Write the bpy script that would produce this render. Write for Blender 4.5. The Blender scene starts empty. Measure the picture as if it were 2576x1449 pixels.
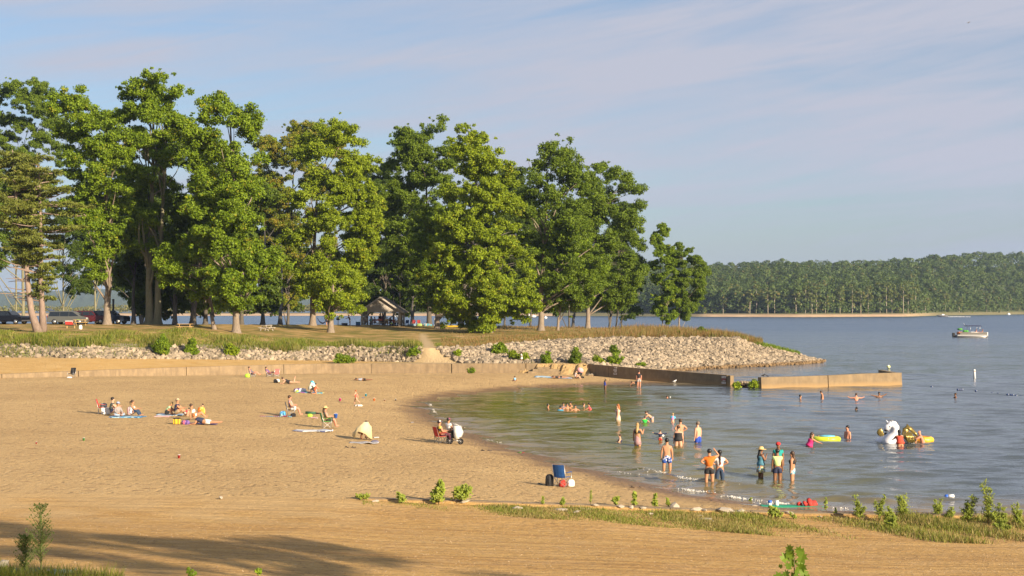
import bpy, math, random
import numpy as np
from mathutils import Vector, Matrix
F=5333.3; CH=8.0; HY=1146.0; CX=1920.0          # focal length, eye height, horizon row, centre column
R=math.radians
rnd=random.Random(7)
scn=bpy.context.scene
C=scn.collection
# ------------------------------------------------------------------ materials
MATS={}
def _new(name):
    m=bpy.data.materials.new(name); m.use_nodes=True
    nt=m.node_tree; b=nt.nodes['Principled BSDF']
    return m,nt,b
def nd(nt,t,**kw):
    n=nt.nodes.new(t)
    for k,v in kw.items():
        if k in n.inputs: n.inputs[k].default_value=v
        else: setattr(n,k,v)
    return n
def L(nt,a,b): nt.links.new(a,b)
def c4(c): return (c[0],c[1],c[2],1)
def ramp(nt,fac,stops):
    r=nt.nodes.new('ShaderNodeValToRGB'); e=r.color_ramp.elements
    while len(e)<len(stops): e.new(0.5)
    for i,(p,c) in enumerate(stops): e[i].position=p; e[i].color=c4(c)
    L(nt,fac,r.inputs[0]); return r.outputs[0]
def mixc(nt,fac,a,b,bt='MIX'):
    m=nt.nodes.new('ShaderNodeMix'); m.data_type='RGBA'; m.blend_type=bt
    if isinstance(fac,(int,float)): m.inputs[0].default_value=fac
    else: L(nt,fac,m.inputs[0])
    for s,v in ((6,a),(7,b)):
        if isinstance(v,tuple): m.inputs[s].default_value=c4(v)
        else: L(nt,v,m.inputs[s])
    return m.outputs[2]
def math_(nt,op,a,b=None,clamp=False):
    m=nt.nodes.new('ShaderNodeMath'); m.operation=op; m.use_clamp=clamp
    for i,v in enumerate((a,b)):
        if v is None: continue
        if isinstance(v,(int,float)): m.inputs[i].default_value=v
        else: L(nt,v,m.inputs[i])
    return m.outputs[0]
def noise(nt,vec,scale,detail=3,rough=.5):
    n=nt.nodes.new('ShaderNodeTexNoise'); n.inputs['Scale'].default_value=scale
    n.inputs['Detail'].default_value=detail; n.inputs['Roughness'].default_value=rough
    if vec is not None: L(nt,vec,n.inputs['Vector'])
    return n.outputs['Fac']
def coords(nt,kind='Object',sc=(1,1,1),rot=(0,0,0)):
    t=nt.nodes.new('ShaderNodeTexCoord'); m=nt.nodes.new('ShaderNodeMapping')
    m.inputs['Scale'].default_value=sc; m.inputs['Rotation'].default_value=rot
    L(nt,t.outputs[kind],m.inputs[0]); return m.outputs[0]
def bump(nt,b,h,strength,dist):
    n=nt.nodes.new('ShaderNodeBump'); n.inputs['Strength'].default_value=strength; n.inputs['Distance'].default_value=dist
    L(nt,h,n.inputs['Height']); L(nt,n.outputs[0],b.inputs['Normal'])
def mat(name,col,rough=.7,var=.18,scale=8,metal=0,bmp=0,spec=.4):
    """plain paint/cloth/plastic with a little mottling"""
    key=name
    if key in MATS: return MATS[key]
    m,nt,b=_new(name); v=coords(nt)
    n=noise(nt,v,scale,4,.6)
    lo=tuple(x*(1-var) for x in col); hi=tuple(min(1,x*(1+var)) for x in col)
    L(nt,ramp(nt,n,[(.3,lo),(.7,hi)]),b.inputs['Base Color'])
    b.inputs['Roughness'].default_value=rough; b.inputs['Metallic'].default_value=metal
    b.inputs['Specular IOR Level'].default_value=spec
    if bmp: bump(nt,b,n,.6,bmp)
    MATS[key]=m; return m
def mat_pattern(name,cols,scale=9,rough=.8):
    """blotchy printed cloth"""
    if name in MATS: return MATS[name]
    m,nt,b=_new(name); v=coords(nt)
    vo=nt.nodes.new('ShaderNodeTexVoronoi'); vo.inputs['Scale'].default_value=scale; L(nt,v,vo.inputs['Vector'])
    sp=nt.nodes.new('ShaderNodeSeparateColor'); L(nt,vo.outputs['Color'],sp.inputs[0])
    r=nt.nodes.new('ShaderNodeValToRGB'); r.color_ramp.interpolation='CONSTANT'; e=r.color_ramp.elements
    while len(e)<len(cols): e.new(.5)
    for i,c in enumerate(cols): e[i].position=i/len(cols); e[i].color=c4(c)
    L(nt,sp.outputs[0],r.inputs[0]); L(nt,r.outputs[0],b.inputs['Base Color'])
    b.inputs['Roughness'].default_value=rough; MATS[name]=m; return m
def mat_stripe(name,c1,c2,scale=8,axis=0,rough=.8,duty=.5,c3=None):
    if name in MATS: return MATS[name]
    m,nt,b=_new(name); v=coords(nt,rot=(0,0,R(90)*axis))
    w=nt.nodes.new('ShaderNodeTexWave'); w.inputs['Scale'].default_value=scale; w.inputs['Distortion'].default_value=.6; L(nt,v,w.inputs['Vector'])
    col=ramp(nt,w.outputs['Fac'],[(duty-.05,c1),(duty+.05,c2)])
    if c3:
        w2=nt.nodes.new('ShaderNodeTexWave'); w2.bands_direction='Z'; w2.inputs['Scale'].default_value=scale; L(nt,v,w2.inputs['Vector'])
        col=mixc(nt,math_(nt,'GREATER_THAN',w2.outputs['Fac'],.6),col,c3)
    L(nt,col,b.inputs['Base Color']); b.inputs['Roughness'].default_value=rough; MATS[name]=m; return m
def mat_leaf(name,lo,hi,accent=None,acc_amt=.12,trans=.35,ns=.35,isl=.65):
    if name in MATS: return MATS[name]
    m,nt,b=_new(name)
    g=nt.nodes.new('ShaderNodeNewGeometry')
    v=coords(nt); n=noise(nt,v,ns,2)
    f=math_(nt,'ADD',math_(nt,'MULTIPLY',g.outputs['Random Per Island'],isl),math_(nt,'MULTIPLY',n,1.05-isl),True)
    col=ramp(nt,f,[(.15,lo),(.85,hi)])
    if accent:
        n2=noise(nt,v,ns*1.4,3)
        a=math_(nt,'GREATER_THAN',math_(nt,'ADD',n2,math_(nt,'MULTIPLY',g.outputs['Random Per Island'],.35)),1-acc_amt*1.4)
        col=mixc(nt,math_(nt,'MULTIPLY',a,.8),col,accent)
    L(nt,col,b.inputs['Base Color']); b.inputs['Roughness'].default_value=.55; b.inputs['Specular IOR Level'].default_value=.25
    t=nt.nodes.new('ShaderNodeBsdfTranslucent'); L(nt,mixc(nt,.5,col,(.25,.30,.02),'MIX'),t.inputs[0])
    mx=nt.nodes.new('ShaderNodeMixShader'); mx.inputs[0].default_value=trans
    L(nt,b.outputs[0],mx.inputs[1]); L(nt,t.outputs[0],mx.inputs[2])
    L(nt,mx.outputs[0],nt.nodes['Material Output'].inputs[0])
    MATS[name]=m; return m
def mat_bark(name,lo,hi,moss=None):
    if name in MATS: return MATS[name]
    m,nt,b=_new(name); v=coords(nt,sc=(6,6,1)); n=noise(nt,v,1.5,6,.7)
    col=ramp(nt,n,[(.3,lo),(.7,hi)])
    if moss: col=mixc(nt,math_(nt,'MULTIPLY',noise(nt,coords(nt),.5,2),.9),col,moss)
    L(nt,col,b.inputs['Base Color']); b.inputs['Roughness'].default_value=.9; bump(nt,b,n,.8,.06); MATS[name]=m; return m
# ------------------------------------------------------------------ mesh building
class MB:
    def __init__(s): s.v=[]; s.f=[]; s.m=[]; s.smooth=[]
    def add(s,vs,fs,mi=0,sm=False):
        o=len(s.v); s.v+= [tuple(p) for p in vs]
        for f in fs: s.f.append(tuple(i+o for i in f)); s.m.append(mi); s.smooth.append(sm)
    def box(s,c,d,rz=0,mi=0,rx=0,ry=0,taper=1):
        M=Matrix.Translation(Vector(c))@Matrix.Rotation(rz,4,'Z')@Matrix.Rotation(ry,4,'Y')@Matrix.Rotation(rx,4,'X')
        x,y,z=d[0]/2,d[1]/2,d[2]/2; vs=[]
        for k in (-1,1):
            t=taper if k>0 else 1
            for (i,j) in ((-1,-1),(1,-1),(1,1),(-1,1)): vs.append(M@Vector((i*x*t,j*y*t,k*z)))
        s.add(vs,[(3,2,1,0),(4,5,6,7),(0,1,5,4),(1,2,6,5),(2,3,7,6),(3,0,4,7)],mi)
    def beam(s,a,b,w,h,mi=0):
        a=Vector(a);b=Vector(b);d=(b-a); l=d.length
        if l<1e-6: return
        q=d.to_track_quat('Z','Y').to_matrix().to_4x4(); M=Matrix.Translation(a)@q
        vs=[M@Vector((i*w/2,j*h/2,k)) for k in (0,l) for (i,j) in ((-1,-1),(1,-1),(1,1),(-1,1))]
        s.add(vs,[(3,2,1,0),(4,5,6,7),(0,1,5,4),(1,2,6,5),(2,3,7,6),(3,0,4,7)],mi)
    def tube(s,pts,rs,n=8,mi=0,cap=True,flat=1.0):
        pts=[Vector(p) for p in pts]
        if not hasattr(rs,'__len__'): rs=[rs]*len(pts)
        vs=[];fs=[]; up=Vector((0,0,1))
        for i,p in enumerate(pts):
            d=(pts[min(i+1,len(pts)-1)]-pts[max(i-1,0)]);
            if d.length<1e-7: d=Vector((0,0,1))
            d.normalize(); u=Vector((1,0,0)) if abs(d.x)<.8 else Vector((0,1,0))
            a=(u-d*u.dot(d)).normalized(); b=d.cross(a)
            for k in range(n):
                t=2*math.pi*k/n; vs.append(p+a*math.cos(t)*rs[i]+b*math.sin(t)*rs[i]*flat)
        for i in range(len(pts)-1):
            for k in range(n): fs.append((i*n+k,i*n+(k+1)%n,(i+1)*n+(k+1)%n,(i+1)*n+k))
        if cap: fs.append(tuple(range(n-1,-1,-1))); fs.append(tuple((len(pts)-1)*n+k for k in range(n)))
        s.add(vs,fs,mi,True)
    def lathe(s,prof,c=(0,0,0),n=16,mi=0,sx=1,sy=1,M=None):
        vs=[];fs=[]
        for (r,z) in prof:
            for k in range(n):
                t=2*math.pi*k/n; p=Vector((r*math.cos(t)*sx,r*math.sin(t)*sy,z)); p=(M@p) if M else p; vs.append(p+Vector(c))
        for i in range(len(prof)-1):
            for k in range(n): fs.append((i*n+k,i*n+(k+1)%n,(i+1)*n+(k+1)%n,(i+1)*n+k))
        fs.append(tuple(range(n-1,-1,-1))); fs.append(tuple((len(prof)-1)*n+k for k in range(n)))
        s.add(vs,fs,mi,True)
    def ball(s,c,r,n=10,mi=0,M=None):
        if not hasattr(r,'__len__'): r=(r,r,r)
        k=max(4,n//2); prof=[(max(1e-3,math.sin(math.pi*i/k)),-math.cos(math.pi*i/k)) for i in range(k+1)]
        T=Matrix.Diagonal((r[0],r[1],r[2],1)); 
        s.lathe(prof,c,n,mi,M=(M@T) if M else T)
    def prism(s,poly,y0,y1,mi=0):
        """polygon in xz extruded along y"""
        n=len(poly); vs=[(x,y0,z) for x,z in poly]+[(x,y1,z) for x,z in poly]
        s.add(vs,[tuple(range(n)),tuple(range(2*n-1,n-1,-1))]+[(i,i+n,(i+1)%n+n,(i+1)%n) for i in range(n)],mi)
    def build(s,name,mats,parent=None,loc=(0,0,0),rz=0,bevel=0):
        me=bpy.data.meshes.new(name); me.from_pydata(s.v,[],s.f)
        if not isinstance(mats,(list,tuple)): mats=[mats]
        for m in mats: me.materials.append(m)
        me.polygons.foreach_set('material_index',s.m); me.polygons.foreach_set('use_smooth',s.smooth); me.update()
        o=bpy.data.objects.new(name,me); C.objects.link(o); o.parent=parent; o.location=loc; o.rotation_euler=(0,0,rz)
        if bevel:
            b=o.modifiers.new('bevel','BEVEL'); b.width=bevel; b.segments=2; b.limit_method='ANGLE'
        return o
def np_obj(name,V,faces,mats,parent=None,loc=(0,0,0),mi=None,smooth=False):
    """V (n,3), faces (m,k) numpy"""
    me=bpy.data.meshes.new(name); k=faces.shape[1]
    me.vertices.add(len(V)); me.vertices.foreach_set('co',np.ascontiguousarray(V,dtype=np.float32).ravel())
    me.loops.add(faces.size); me.loops.foreach_set('vertex_index',np.ascontiguousarray(faces,dtype=np.int32).ravel())
    me.polygons.add(len(faces)); me.polygons.foreach_set('loop_start',np.arange(0,faces.size,k,dtype=np.int32))
    me.polygons.foreach_set('loop_total',np.full(len(faces),k,dtype=np.int32))
    if mi is not None: me.polygons.foreach_set('material_index',np.asarray(mi,dtype=np.int32))
    me.polygons.foreach_set('use_smooth',np.full(len(faces),smooth))
    me.update(calc_edges=True)
    if not isinstance(mats,(list,tuple)): mats=[mats]
    for m in mats: me.materials.append(m)
    o=bpy.data.objects.new(name,me); C.objects.link(o); o.parent=parent; o.location=loc
    return o
def tag(o,label,cat,group=None):
    o['label']=label; o['category']=cat
    if group: o['group']=group
    return o
def thing(name,label,cat,loc,rz=0,group=None):
    o=bpy.data.objects.new(name,None); C.objects.link(o); o.location=loc; o.rotation_euler=(0,0,rz)
    o.empty_display_size=.2
    return tag(o,label,cat,group)
def structure(o): o['kind']='structure'; return o
def stuff(o,label,cat): tag(o,label,cat); o['kind']='stuff'; return o
def dup(o,loc,rz=None,label=None,sc=None):
    r=o.copy(); C.objects.link(r); r.location=loc
    if rz is not None: r.rotation_euler=(0,0,rz)
    if sc: r.scale=(sc,)*3 if not hasattr(sc,'__len__') else sc
    if label: r['label']=label
    for ch in list(o.children):
        c=ch.copy(); C.objects.link(c); c.parent=r
        for g in list(ch.children):
            d=g.copy(); C.objects.link(d); d.parent=c
    return r
# ------------------------------------------------------------------ where things stand
def at(px,py,z):
    D=F*(CH-z)/(py-HY); return Vector(((px-CX)/F*D,D,z))
def atD(px,D,z=0): return Vector(((px-CX)/F*D,D,z))
def S(px,py,z=0): return (py-HY)/(CH-z)          # pixels per metre there
# tables over image columns: crest of the far lawn, lawn front, top and foot of the rock slope, wall, wall toe
def tab(d):
    k=sorted(d); return np.array(k,float),np.array([d[i] for i in k],float)
def yz(dy,dz):
    ky,vy=tab(dy); kz,vz=tab(dz)
    return lambda x:(F*(CH-np.interp(x,kz,vz))/(np.interp(x,ky,vy)-HY),np.interp(x,kz,vz))
N1=yz({-2500:1212,0:1213,400:1214,1500:1219,2000:1226,2200:1230,2500:1240,2700:1258,2850:1281,2928:1306,2990:1324,3080:1352,3200:1362},{-2500:5.6,700:5.55,1200:5.05,1500:4.8,2000:4.3,2200:4.0,2500:3.8,2700:3.5,2850:2.75,2928:1.9,2990:1.2,3080:.12,3110:-.8,3200:-1.5})
N2=yz({-2500:1245,1600:1245,2000:1246,2200:1247,2500:1255,2700:1264,2850:1289,2928:1312,2990:1328,3080:1354,3200:1364},{-2500:4.9,700:4.85,1200:4.35,1500:4.15,1600:4.1,2000:4.05,2200:3.95,2500:3.7,2700:3.5,2850:2.6,2928:1.75,2990:1.1,3080:.1,3110:-.8,3200:-1.5})
N3=yz({-2500:1280,0:1284,300:1288,700:1292,1100:1300,1450:1302,1600:1305,1750:1308,1900:1292,2100:1279,2300:1269,2766:1269,2835:1296,2928:1317,2990:1331,3080:1355,3200:1366},{-2500:3.9,300:3.8,700:3.5,1060:3.2,1200:3.1,1450:3.1,1600:3.1,1750:3.0,1900:3.25,2100:3.4,2300:3.6,2766:3.55,2835:2.45,2928:1.62,2990:1.05,3080:.1,3110:-.8,3200:-1.5})
N4=yz({-2500:1338,0:1340,700:1347,1200:1352,1500:1357,1700:1361,2200:1368,2350:1378,2555:1390,2648:1381,2804:1375,2990:1365,3080:1357,3200:1367},{-2500:2.5,300:2.35,700:2.0,1060:1.7,1300:1.5,2200:1.42,2350:.8,2555:.0,3080:0,3110:-.8,3200:-1.5})
WX=[(-2500,90.),(-600,121.),(0,135.),(350,143.),(700,150.5),(1060,157.),(1300,160.),(2180,160.)]
def walltop_z(px): return 1.5
_wk=np.array([a for a,b in WX]+[2400,2731,2760,3400],float); _wd=np.array([b for a,b in WX]+[151.4,142.0,141.,141.],float)
_tk,_tv=tab({-2500:1.25,0:1.12,400:.85,700:.6,1060:.47,1392:.36,1970:.42,2190:.22,2400:.06,2540:-.02,2740:-.5,2790:-1.3,3400:-1.5})
_bk,_bv=tab({-2500:1.46,2180:1.44,2300:1.2,2400:.5,2500:-.2,2740:-1.2,3400:-1.5})
# bay shoreline, column/row of the still water edge
SHORE=[(2700,1437),(2540,1437),(2400,1438),(2270,1443),(2100,1450),(1980,1457),(1863,1466),(1714,1483),(1640,1497),(1608,1511),(1598,1528),(1606,1545),(1640,1567),(1729,1611),(1863,1662),(2087,1729),(2236,1770),(2385,1804),(2534,1841),(2683,1871),(2832,1891),(2980,1905),(3077,1912),(3439,1920),(3804,1925),(4600,1930),(6500,1935)]
SP=np.array([[*at(x,y,0)[:2]] for x,y in SHORE])
def shore_dist(X,D):
    """signed distance to the bay's edge, positive on sand"""
    X=np.asarray(X,float); D=np.asarray(D,float)
    best=np.full(X.shape,1e9)
    for (ax,ay),(bx,by) in zip(SP[:-1],SP[1:]):
        dx,dy=bx-ax,by-ay; t=np.clip(((X-ax)*dx+(D-ay)*dy)/(dx*dx+dy*dy),0,1)
        best=np.minimum(best,np.hypot(X-ax-t*dx,D-ay-t*dy))
    # water polygon: the bay plus the open lake right of it
    poly=np.vstack([SP,[[9000,60],[9000,9000],[SP[0,0],9000]]])
    ins=np.zeros(X.shape,bool); n=len(poly); j=n-1
    for i in range(n):
        xi,yi=poly[i]; xj,yj=poly[j]
        c=((yi>D)!=(yj>D))&(X<(xj-xi)*(D-yi)/((yj-yi) if yj!=yi else 1e-9)+xi); ins^=c; j=i
    return np.where(ins,-best,best)
_rs=np.random.RandomState(3)
_ph=_rs.rand(14,3)*6.28; _kk=_rs.randn(14,2)*.9
def wob(X,D):
    s=0
    for (a,b,c),(kx,ky) in zip(_ph,_kk): s=s+np.sin(kx*X+ky*D+a)
    return s/14
def H(X,D):
    X=np.asarray(X,float); D=np.asarray(D,float)
    px=CX+F*X/np.maximum(D,6.); px=np.clip(px,-2500,6500)
    dw=np.interp(px,_wk,_wd); toe=np.interp(px,_tk,_tv); back=np.interp(px,_bk,_bv)
    sd=shore_dist(X,D)
    zb=np.where(sd>0,1.15*(1-np.exp(-sd/13.)),np.maximum(sd*.09,-1.6))
    zt=toe+.03*(dw-D)
    zb=np.where((px<2800)&(D>100),np.minimum(zb,np.maximum(zt,toe)),zb)
    zb=zb+np.where(sd>.5,wob(X,D)*.035*np.clip(sd/6,0,1),0)
    # kerb and the sandy track in front of it
    s53=shore_dist(X,np.full(np.shape(X),53.01)); z53=1.15*(1-np.exp(-np.maximum(s53,.0)/13.))+wob(X,np.full(np.shape(X),53.01))*.035*np.clip(s53/6,0,1)
    kz=np.minimum(np.clip((X+6.5)/3,0,1)*.10,z53*.5)
    up=np.interp(53-D,[0,2,6,10,16,22,33,48,53,120],[0,.02,.14,.42,.95,1.45,3.0,5.6,6.3,6.5])*1.0
    zf=z53-kz*np.clip((53-D)/.05,0,1)+up+wob(X*.7+3,D*1.3)*.03*np.clip((53-D)/3,0,1)
    zn=np.where(D<53,zf,zb)
    # far side
    pts=[(dw+.3,back),N4(px),N3(px),N2(px),N1(px)]
    z=np.where(D<dw,zn,pts[0][1])
    for (d0,z0),(d1,z1) in zip(pts[:-1],pts[1:]):
        d1=np.maximum(d1,d0+.2); t=np.clip((D-d0)/(d1-d0),0,1); z=np.where(D>=d0,z0+t*(z1-z0),z)
    d,zz=pts[-1]; z=np.where(D>d,np.maximum(zz-(D-d)*.28,-2.),z)
    z=np.where((px>3110)&(D>60)&(D>dw-20),-2.,z)
    return z
def path_c(y): return np.interp(y,[1262,1290,1310,1335,1357,1366],[1588,1600,1613,1628,1640,1645])
def path_w(y): return np.interp(y,[1250,1262,1290,1310,1335,1357,1366],[7,12,23,31,50,85,110])
def row(X,D,z): return HY+F*(CH-z)/D
def on_path(X,D,z,f=1.0):
    y=row(X,D,z); px=CX+F*X/D; return (np.abs(px-path_c(y)+6*np.sin(y*.5))<path_w(y)*f)&(y>1258)&(y<1372)
def G(px,py):
    """the point of the ground seen at that place of the photograph"""
    D=np.arange(24,300,.1); X=(px-CX)/F*D; z=H(X,D); y=HY+F*(CH-z)/D
    k=np.nonzero(y<=py)[0]; i=int(k[0]) if len(k) else len(D)-1
    return Vector((float(X[i]),float(D[i]),float(z[i])))
# ------------------------------------------------------------------ camera, sun, sky
cam=bpy.data.cameras.new('camera'); co=bpy.data.objects.new('camera',cam); C.objects.link(co); scn.camera=co
co.location=(0,0,CH); co.rotation_euler=(R(90),0,0)
cam.sensor_width=36; cam.lens=F/3840*36; cam.shift_y=(HY-1080)/3840; cam.clip_start=.5; cam.clip_end=20000
SUN_EL=R(19.5); SAZ=math.atan2(.69,-.72)       # towards the sun: right of and behind the camera
sx,sy=math.sin(SAZ),math.cos(SAZ)
ld=bpy.data.lights.new('sun','SUN'); ld.energy=5.0; ld.angle=R(.6); ld.color=(1,.83,.61)
lo=bpy.data.objects.new('sun',ld); C.objects.link(lo)
tos=Vector((sx*math.cos(SUN_EL),sy*math.cos(SUN_EL),math.sin(SUN_EL)))
lo.rotation_euler=(-tos).to_track_quat('-Z','Y').to_euler(); lo.location=tos*60
w=bpy.data.worlds.new('World'); scn.world=w; w.use_nodes=True; nt=w.node_tree
bg=nt.nodes['Background']; sky=nt.nodes.new('ShaderNodeTexSky'); sky.sky_type='NISHITA'; sky.sun_disc=False
sky.sun_elevation=SUN_EL; sky.sun_rotation=SAZ; sky.air_density=1.0; sky.dust_density=1.2; sky.ozone_density=3.5
tc=nt.nodes.new('ShaderNodeTexCoord'); sep=nt.nodes.new('ShaderNodeSeparateXYZ'); L(nt,tc.outputs['Generated'],sep.inputs[0])
zz=math_(nt,'ADD',math_(nt,'MAXIMUM',sep.outputs[2],0.0),.10)
cx=math_(nt,'DIVIDE',sep.outputs[0],zz); cy=math_(nt,'DIVIDE',sep.outputs[1],zz)
cmb=nt.nodes.new('ShaderNodeCombineXYZ'); L(nt,cx,cmb.inputs[0]); L(nt,cy,cmb.inputs[1])
def cl(rot,sc,scale,det,loc=(0,0,0)):
    mp=nt.nodes.new('ShaderNodeMapping'); mp.inputs['Rotation'].default_value=(0,0,R(rot)); mp.inputs['Scale'].default_value=sc; mp.inputs['Location'].default_value=loc
    L(nt,cmb.outputs[0],mp.inputs[0]); return noise(nt,mp.outputs[0],scale,det,.55)
def cd(rot,su,sv,det,off,dist=.4):
    a=R(rot); cm=nt.nodes.new('ShaderNodeCombineXYZ')
    u=math_(nt,'ADD',math_(nt,'MULTIPLY',sep.outputs[0],math.cos(a)*su),math_(nt,'MULTIPLY',sep.outputs[2],math.sin(a)*su)); v_=math_(nt,'ADD',math_(nt,'MULTIPLY',sep.outputs[0],-math.sin(a)*sv),math_(nt,'MULTIPLY',sep.outputs[2],math.cos(a)*sv))
    L(nt,math_(nt,'ADD',u,off),cm.inputs[0]); L(nt,v_,cm.inputs[1]); L(nt,math_(nt,'MULTIPLY',sep.outputs[1],su*.5),cm.inputs[2]); o=noise(nt,cm.outputs[0],1,det,.55); nt.nodes[-1].inputs['Distortion'].default_value=dist; return o
n1=cd(7,1.8,13,3,5.7); n2=cd(5,4.0,36,6,9.1,.8); n3=cd(13,6,80,6,1.3,.6)
cf=math_(nt,'ADD',math_(nt,'ADD',math_(nt,'MULTIPLY',n1,.44),math_(nt,'MULTIPLY',n2,.36)),math_(nt,'MULTIPLY',n3,.22))
mr=nt.nodes.new('ShaderNodeMapRange'); mr.inputs[1].default_value=.41; mr.inputs[2].default_value=.59; mr.inputs[3].default_value=.26; mr.inputs[4].default_value=1.0; L(nt,cf,mr.inputs[0])
hz=nt.nodes.new('ShaderNodeMapRange'); hz.inputs[1].default_value=0; hz.inputs[2].default_value=.085; hz.inputs[3].default_value=1; hz.inputs[4].default_value=0; L(nt,sep.outputs[2],hz.inputs[0])
cloudcol=mixc(nt,hz.outputs[0],(3.85,4.02,4.78),(2.8,3.25,3.95))
skyc=mixc(nt,math_(nt,'MAXIMUM',mr.outputs[0],math_(nt,'MULTIPLY',hz.outputs[0],.9)),sky.outputs[0],cloudcol)
L(nt,skyc,bg.inputs['Color']); bg.inputs['Strength'].default_value=.062
scn.view_settings.view_transform='Standard'; scn.view_settings.look='None'; scn.view_settings.exposure=1.15; scn.view_settings.gamma=1
scn.render.engine='CYCLES'
# ------------------------------------------------------------------ ground sheets
def zone_attr(o,cols):
    a=o.data.color_attributes.new('zone','FLOAT_COLOR','POINT')
    a.data.foreach_set('color',np.ascontiguousarray(cols,dtype=np.float32).ravel())
def gridfaces(nr,nc):
    i=np.arange(nr-1)[:,None]*nc+np.arange(nc-1)[None,:]; i=i.ravel()
    return np.stack([i,i+1,i+nc+1,i+nc],1)
def sand_mat(name,lo,hi,track=False):
    m,nt,b=_new(name); v=coords(nt)
    za=nt.nodes.new('ShaderNodeAttribute'); za.attribute_name='zone'; sp=nt.nodes.new('ShaderNodeSeparateColor'); L(nt,za.outputs['Color'],sp.inputs[0])
    big=noise(nt,v,.12,4,.6); mid=noise(nt,v,1.1,5,.65); fine=noise(nt,v,26,3,.7)
    f=math_(nt,'ADD',math_(nt,'MULTIPLY',big,.45),math_(nt,'ADD',math_(nt,'MULTIPLY',mid,.3),math_(nt,'MULTIPLY',fine,.3)))
    col=ramp(nt,f,[(.36,lo),(.66,hi)])
    # pebbles and dark grit
    vo=nt.nodes.new('ShaderNodeTexVoronoi'); vo.inputs['Scale'].default_value=9; L(nt,v,vo.inputs['Vector'])
    vs=nt.nodes.new('ShaderNodeSeparateColor'); L(nt,vo.outputs['Color'],vs.inputs[0])
    near=math_(nt,'LESS_THAN',vo.outputs['Distance'],.30)
    pk=math_(nt,'MULTIPLY',near,math_(nt,'GREATER_THAN',vs.outputs[0],.90))
    dk=math_(nt,'MULTIPLY',near,math_(nt,'LESS_THAN',vs.outputs[0],.10))
    col=mixc(nt,math_(nt,'MULTIPLY',pk,.6),col,(.62,.52,.38)); col=mixc(nt,math_(nt,'MULTIPLY',dk,.55),col,(.14,.09,.05))
    if not track:  # shade inside footprints, painted into the sand colour as dark spots
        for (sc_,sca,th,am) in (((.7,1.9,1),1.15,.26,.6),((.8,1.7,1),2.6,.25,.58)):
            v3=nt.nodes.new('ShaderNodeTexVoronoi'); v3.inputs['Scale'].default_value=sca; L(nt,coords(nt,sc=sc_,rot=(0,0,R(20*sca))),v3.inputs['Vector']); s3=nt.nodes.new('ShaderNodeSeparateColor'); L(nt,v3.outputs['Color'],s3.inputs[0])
            footprint_shade=math_(nt,'MULTIPLY',math_(nt,'LESS_THAN',math_(nt,'ADD',v3.outputs['Distance'],math_(nt,'MULTIPLY',noise(nt,v,5,2),.12)),th+.06),math_(nt,'GREATER_THAN',s3.outputs[1],.55)); col=mixc(nt,math_(nt,'MULTIPLY',footprint_shade,am),col,(.22,.13,.06))
    if track:
        vt=coords(nt,sc=(.09,1.3,1),rot=(0,0,R(5))); st=noise(nt,vt,1.0,6,.65); nt.nodes[-1].inputs['Distortion'].default_value=1.2
        col=mixc(nt,math_(nt,'MULTIPLY',ramp(nt,st,[(.46,(0,0,0)),(.62,(1,1,1))]),.75),col,(.36,.20,.065))
        bl=noise(nt,v,.8,5,.7); col=mixc(nt,math_(nt,'MULTIPLY',ramp(nt,bl,[(.5,(0,0,0)),(.62,(1,1,1))]),.3),col,(.55,.36,.17)); bl2=noise(nt,v,4.5,4,.7); col=mixc(nt,math_(nt,'MULTIPLY',ramp(nt,bl2,[(.56,(0,0,0)),(.62,(1,1,1))]),.5),col,(.17,.10,.045))
        st2=noise(nt,coords(nt,sc=(.16,3.6,1),rot=(0,0,R(7))),1.2,5,.7)
        col=mixc(nt,math_(nt,'MULTIPLY',ramp(nt,st2,[(.55,(0,0,0)),(.68,(1,1,1))]),.6),col,(.22,.12,.05))
    if track: col=mixc(nt,sp.outputs[0],col,mixc(nt,.85,col,ramp(nt,f,[(.36,(.39,.255,.112)),(.66,(.55,.375,.172))])))
    wet=mixc(nt,sp.outputs[1],col,(.20,.115,.05)); col=wet
    L(nt,col,b.inputs['Base Color'])
    rr=nt.nodes.new('ShaderNodeMapRange'); rr.inputs[3].default_value=.92; rr.inputs[4].default_value=.35; L(nt,sp.outputs[1],rr.inputs[0]); L(nt,rr.outputs[0],b.inputs['Roughness'])
    b.inputs['Specular IOR Level'].default_value=.25
    # footprints: dimples
    v2=nt.nodes.new('ShaderNodeTexVoronoi'); v2.inputs['Scale'].default_value=1.7; L(nt,coords(nt,sc=(1.35,.8,1)),v2.inputs['Vector'])
    hgt=math_(nt,'ADD',math_(nt,'MULTIPLY',ramp(nt,v2.outputs['Distance'],[(.12,(0,0,0)),(.30,(1,1,1))]),.45 if not track else .12),math_(nt,'ADD',math_(nt,'MULTIPLY',noise(nt,v,3.2,5,.7),1.1),math_(nt,'MULTIPLY',fine,.25)))
    if track: hgt=math_(nt,'ADD',hgt,math_(nt,'MULTIPLY',st,2.2)); hgt=math_(nt,'SUBTRACT',hgt,math_(nt,'MULTIPLY',st2,1.0))
    bump(nt,b,hgt,1,.16 if not track else .09)
    return m
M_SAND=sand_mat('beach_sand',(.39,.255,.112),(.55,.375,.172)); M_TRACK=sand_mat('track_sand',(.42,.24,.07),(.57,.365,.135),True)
pxs=np.concatenate([np.arange(-2500,-420,80),np.arange(-420,4300,14),np.arange(4300,6501,80)]).astype(float)
def wet_of(X,D):
    sd=shore_dist(X,D); j=wob(X*1.7,D*1.7)*1.5
    return np.clip(1-(sd+j-.7)/2.2,0,1)*(sd<6)
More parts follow.
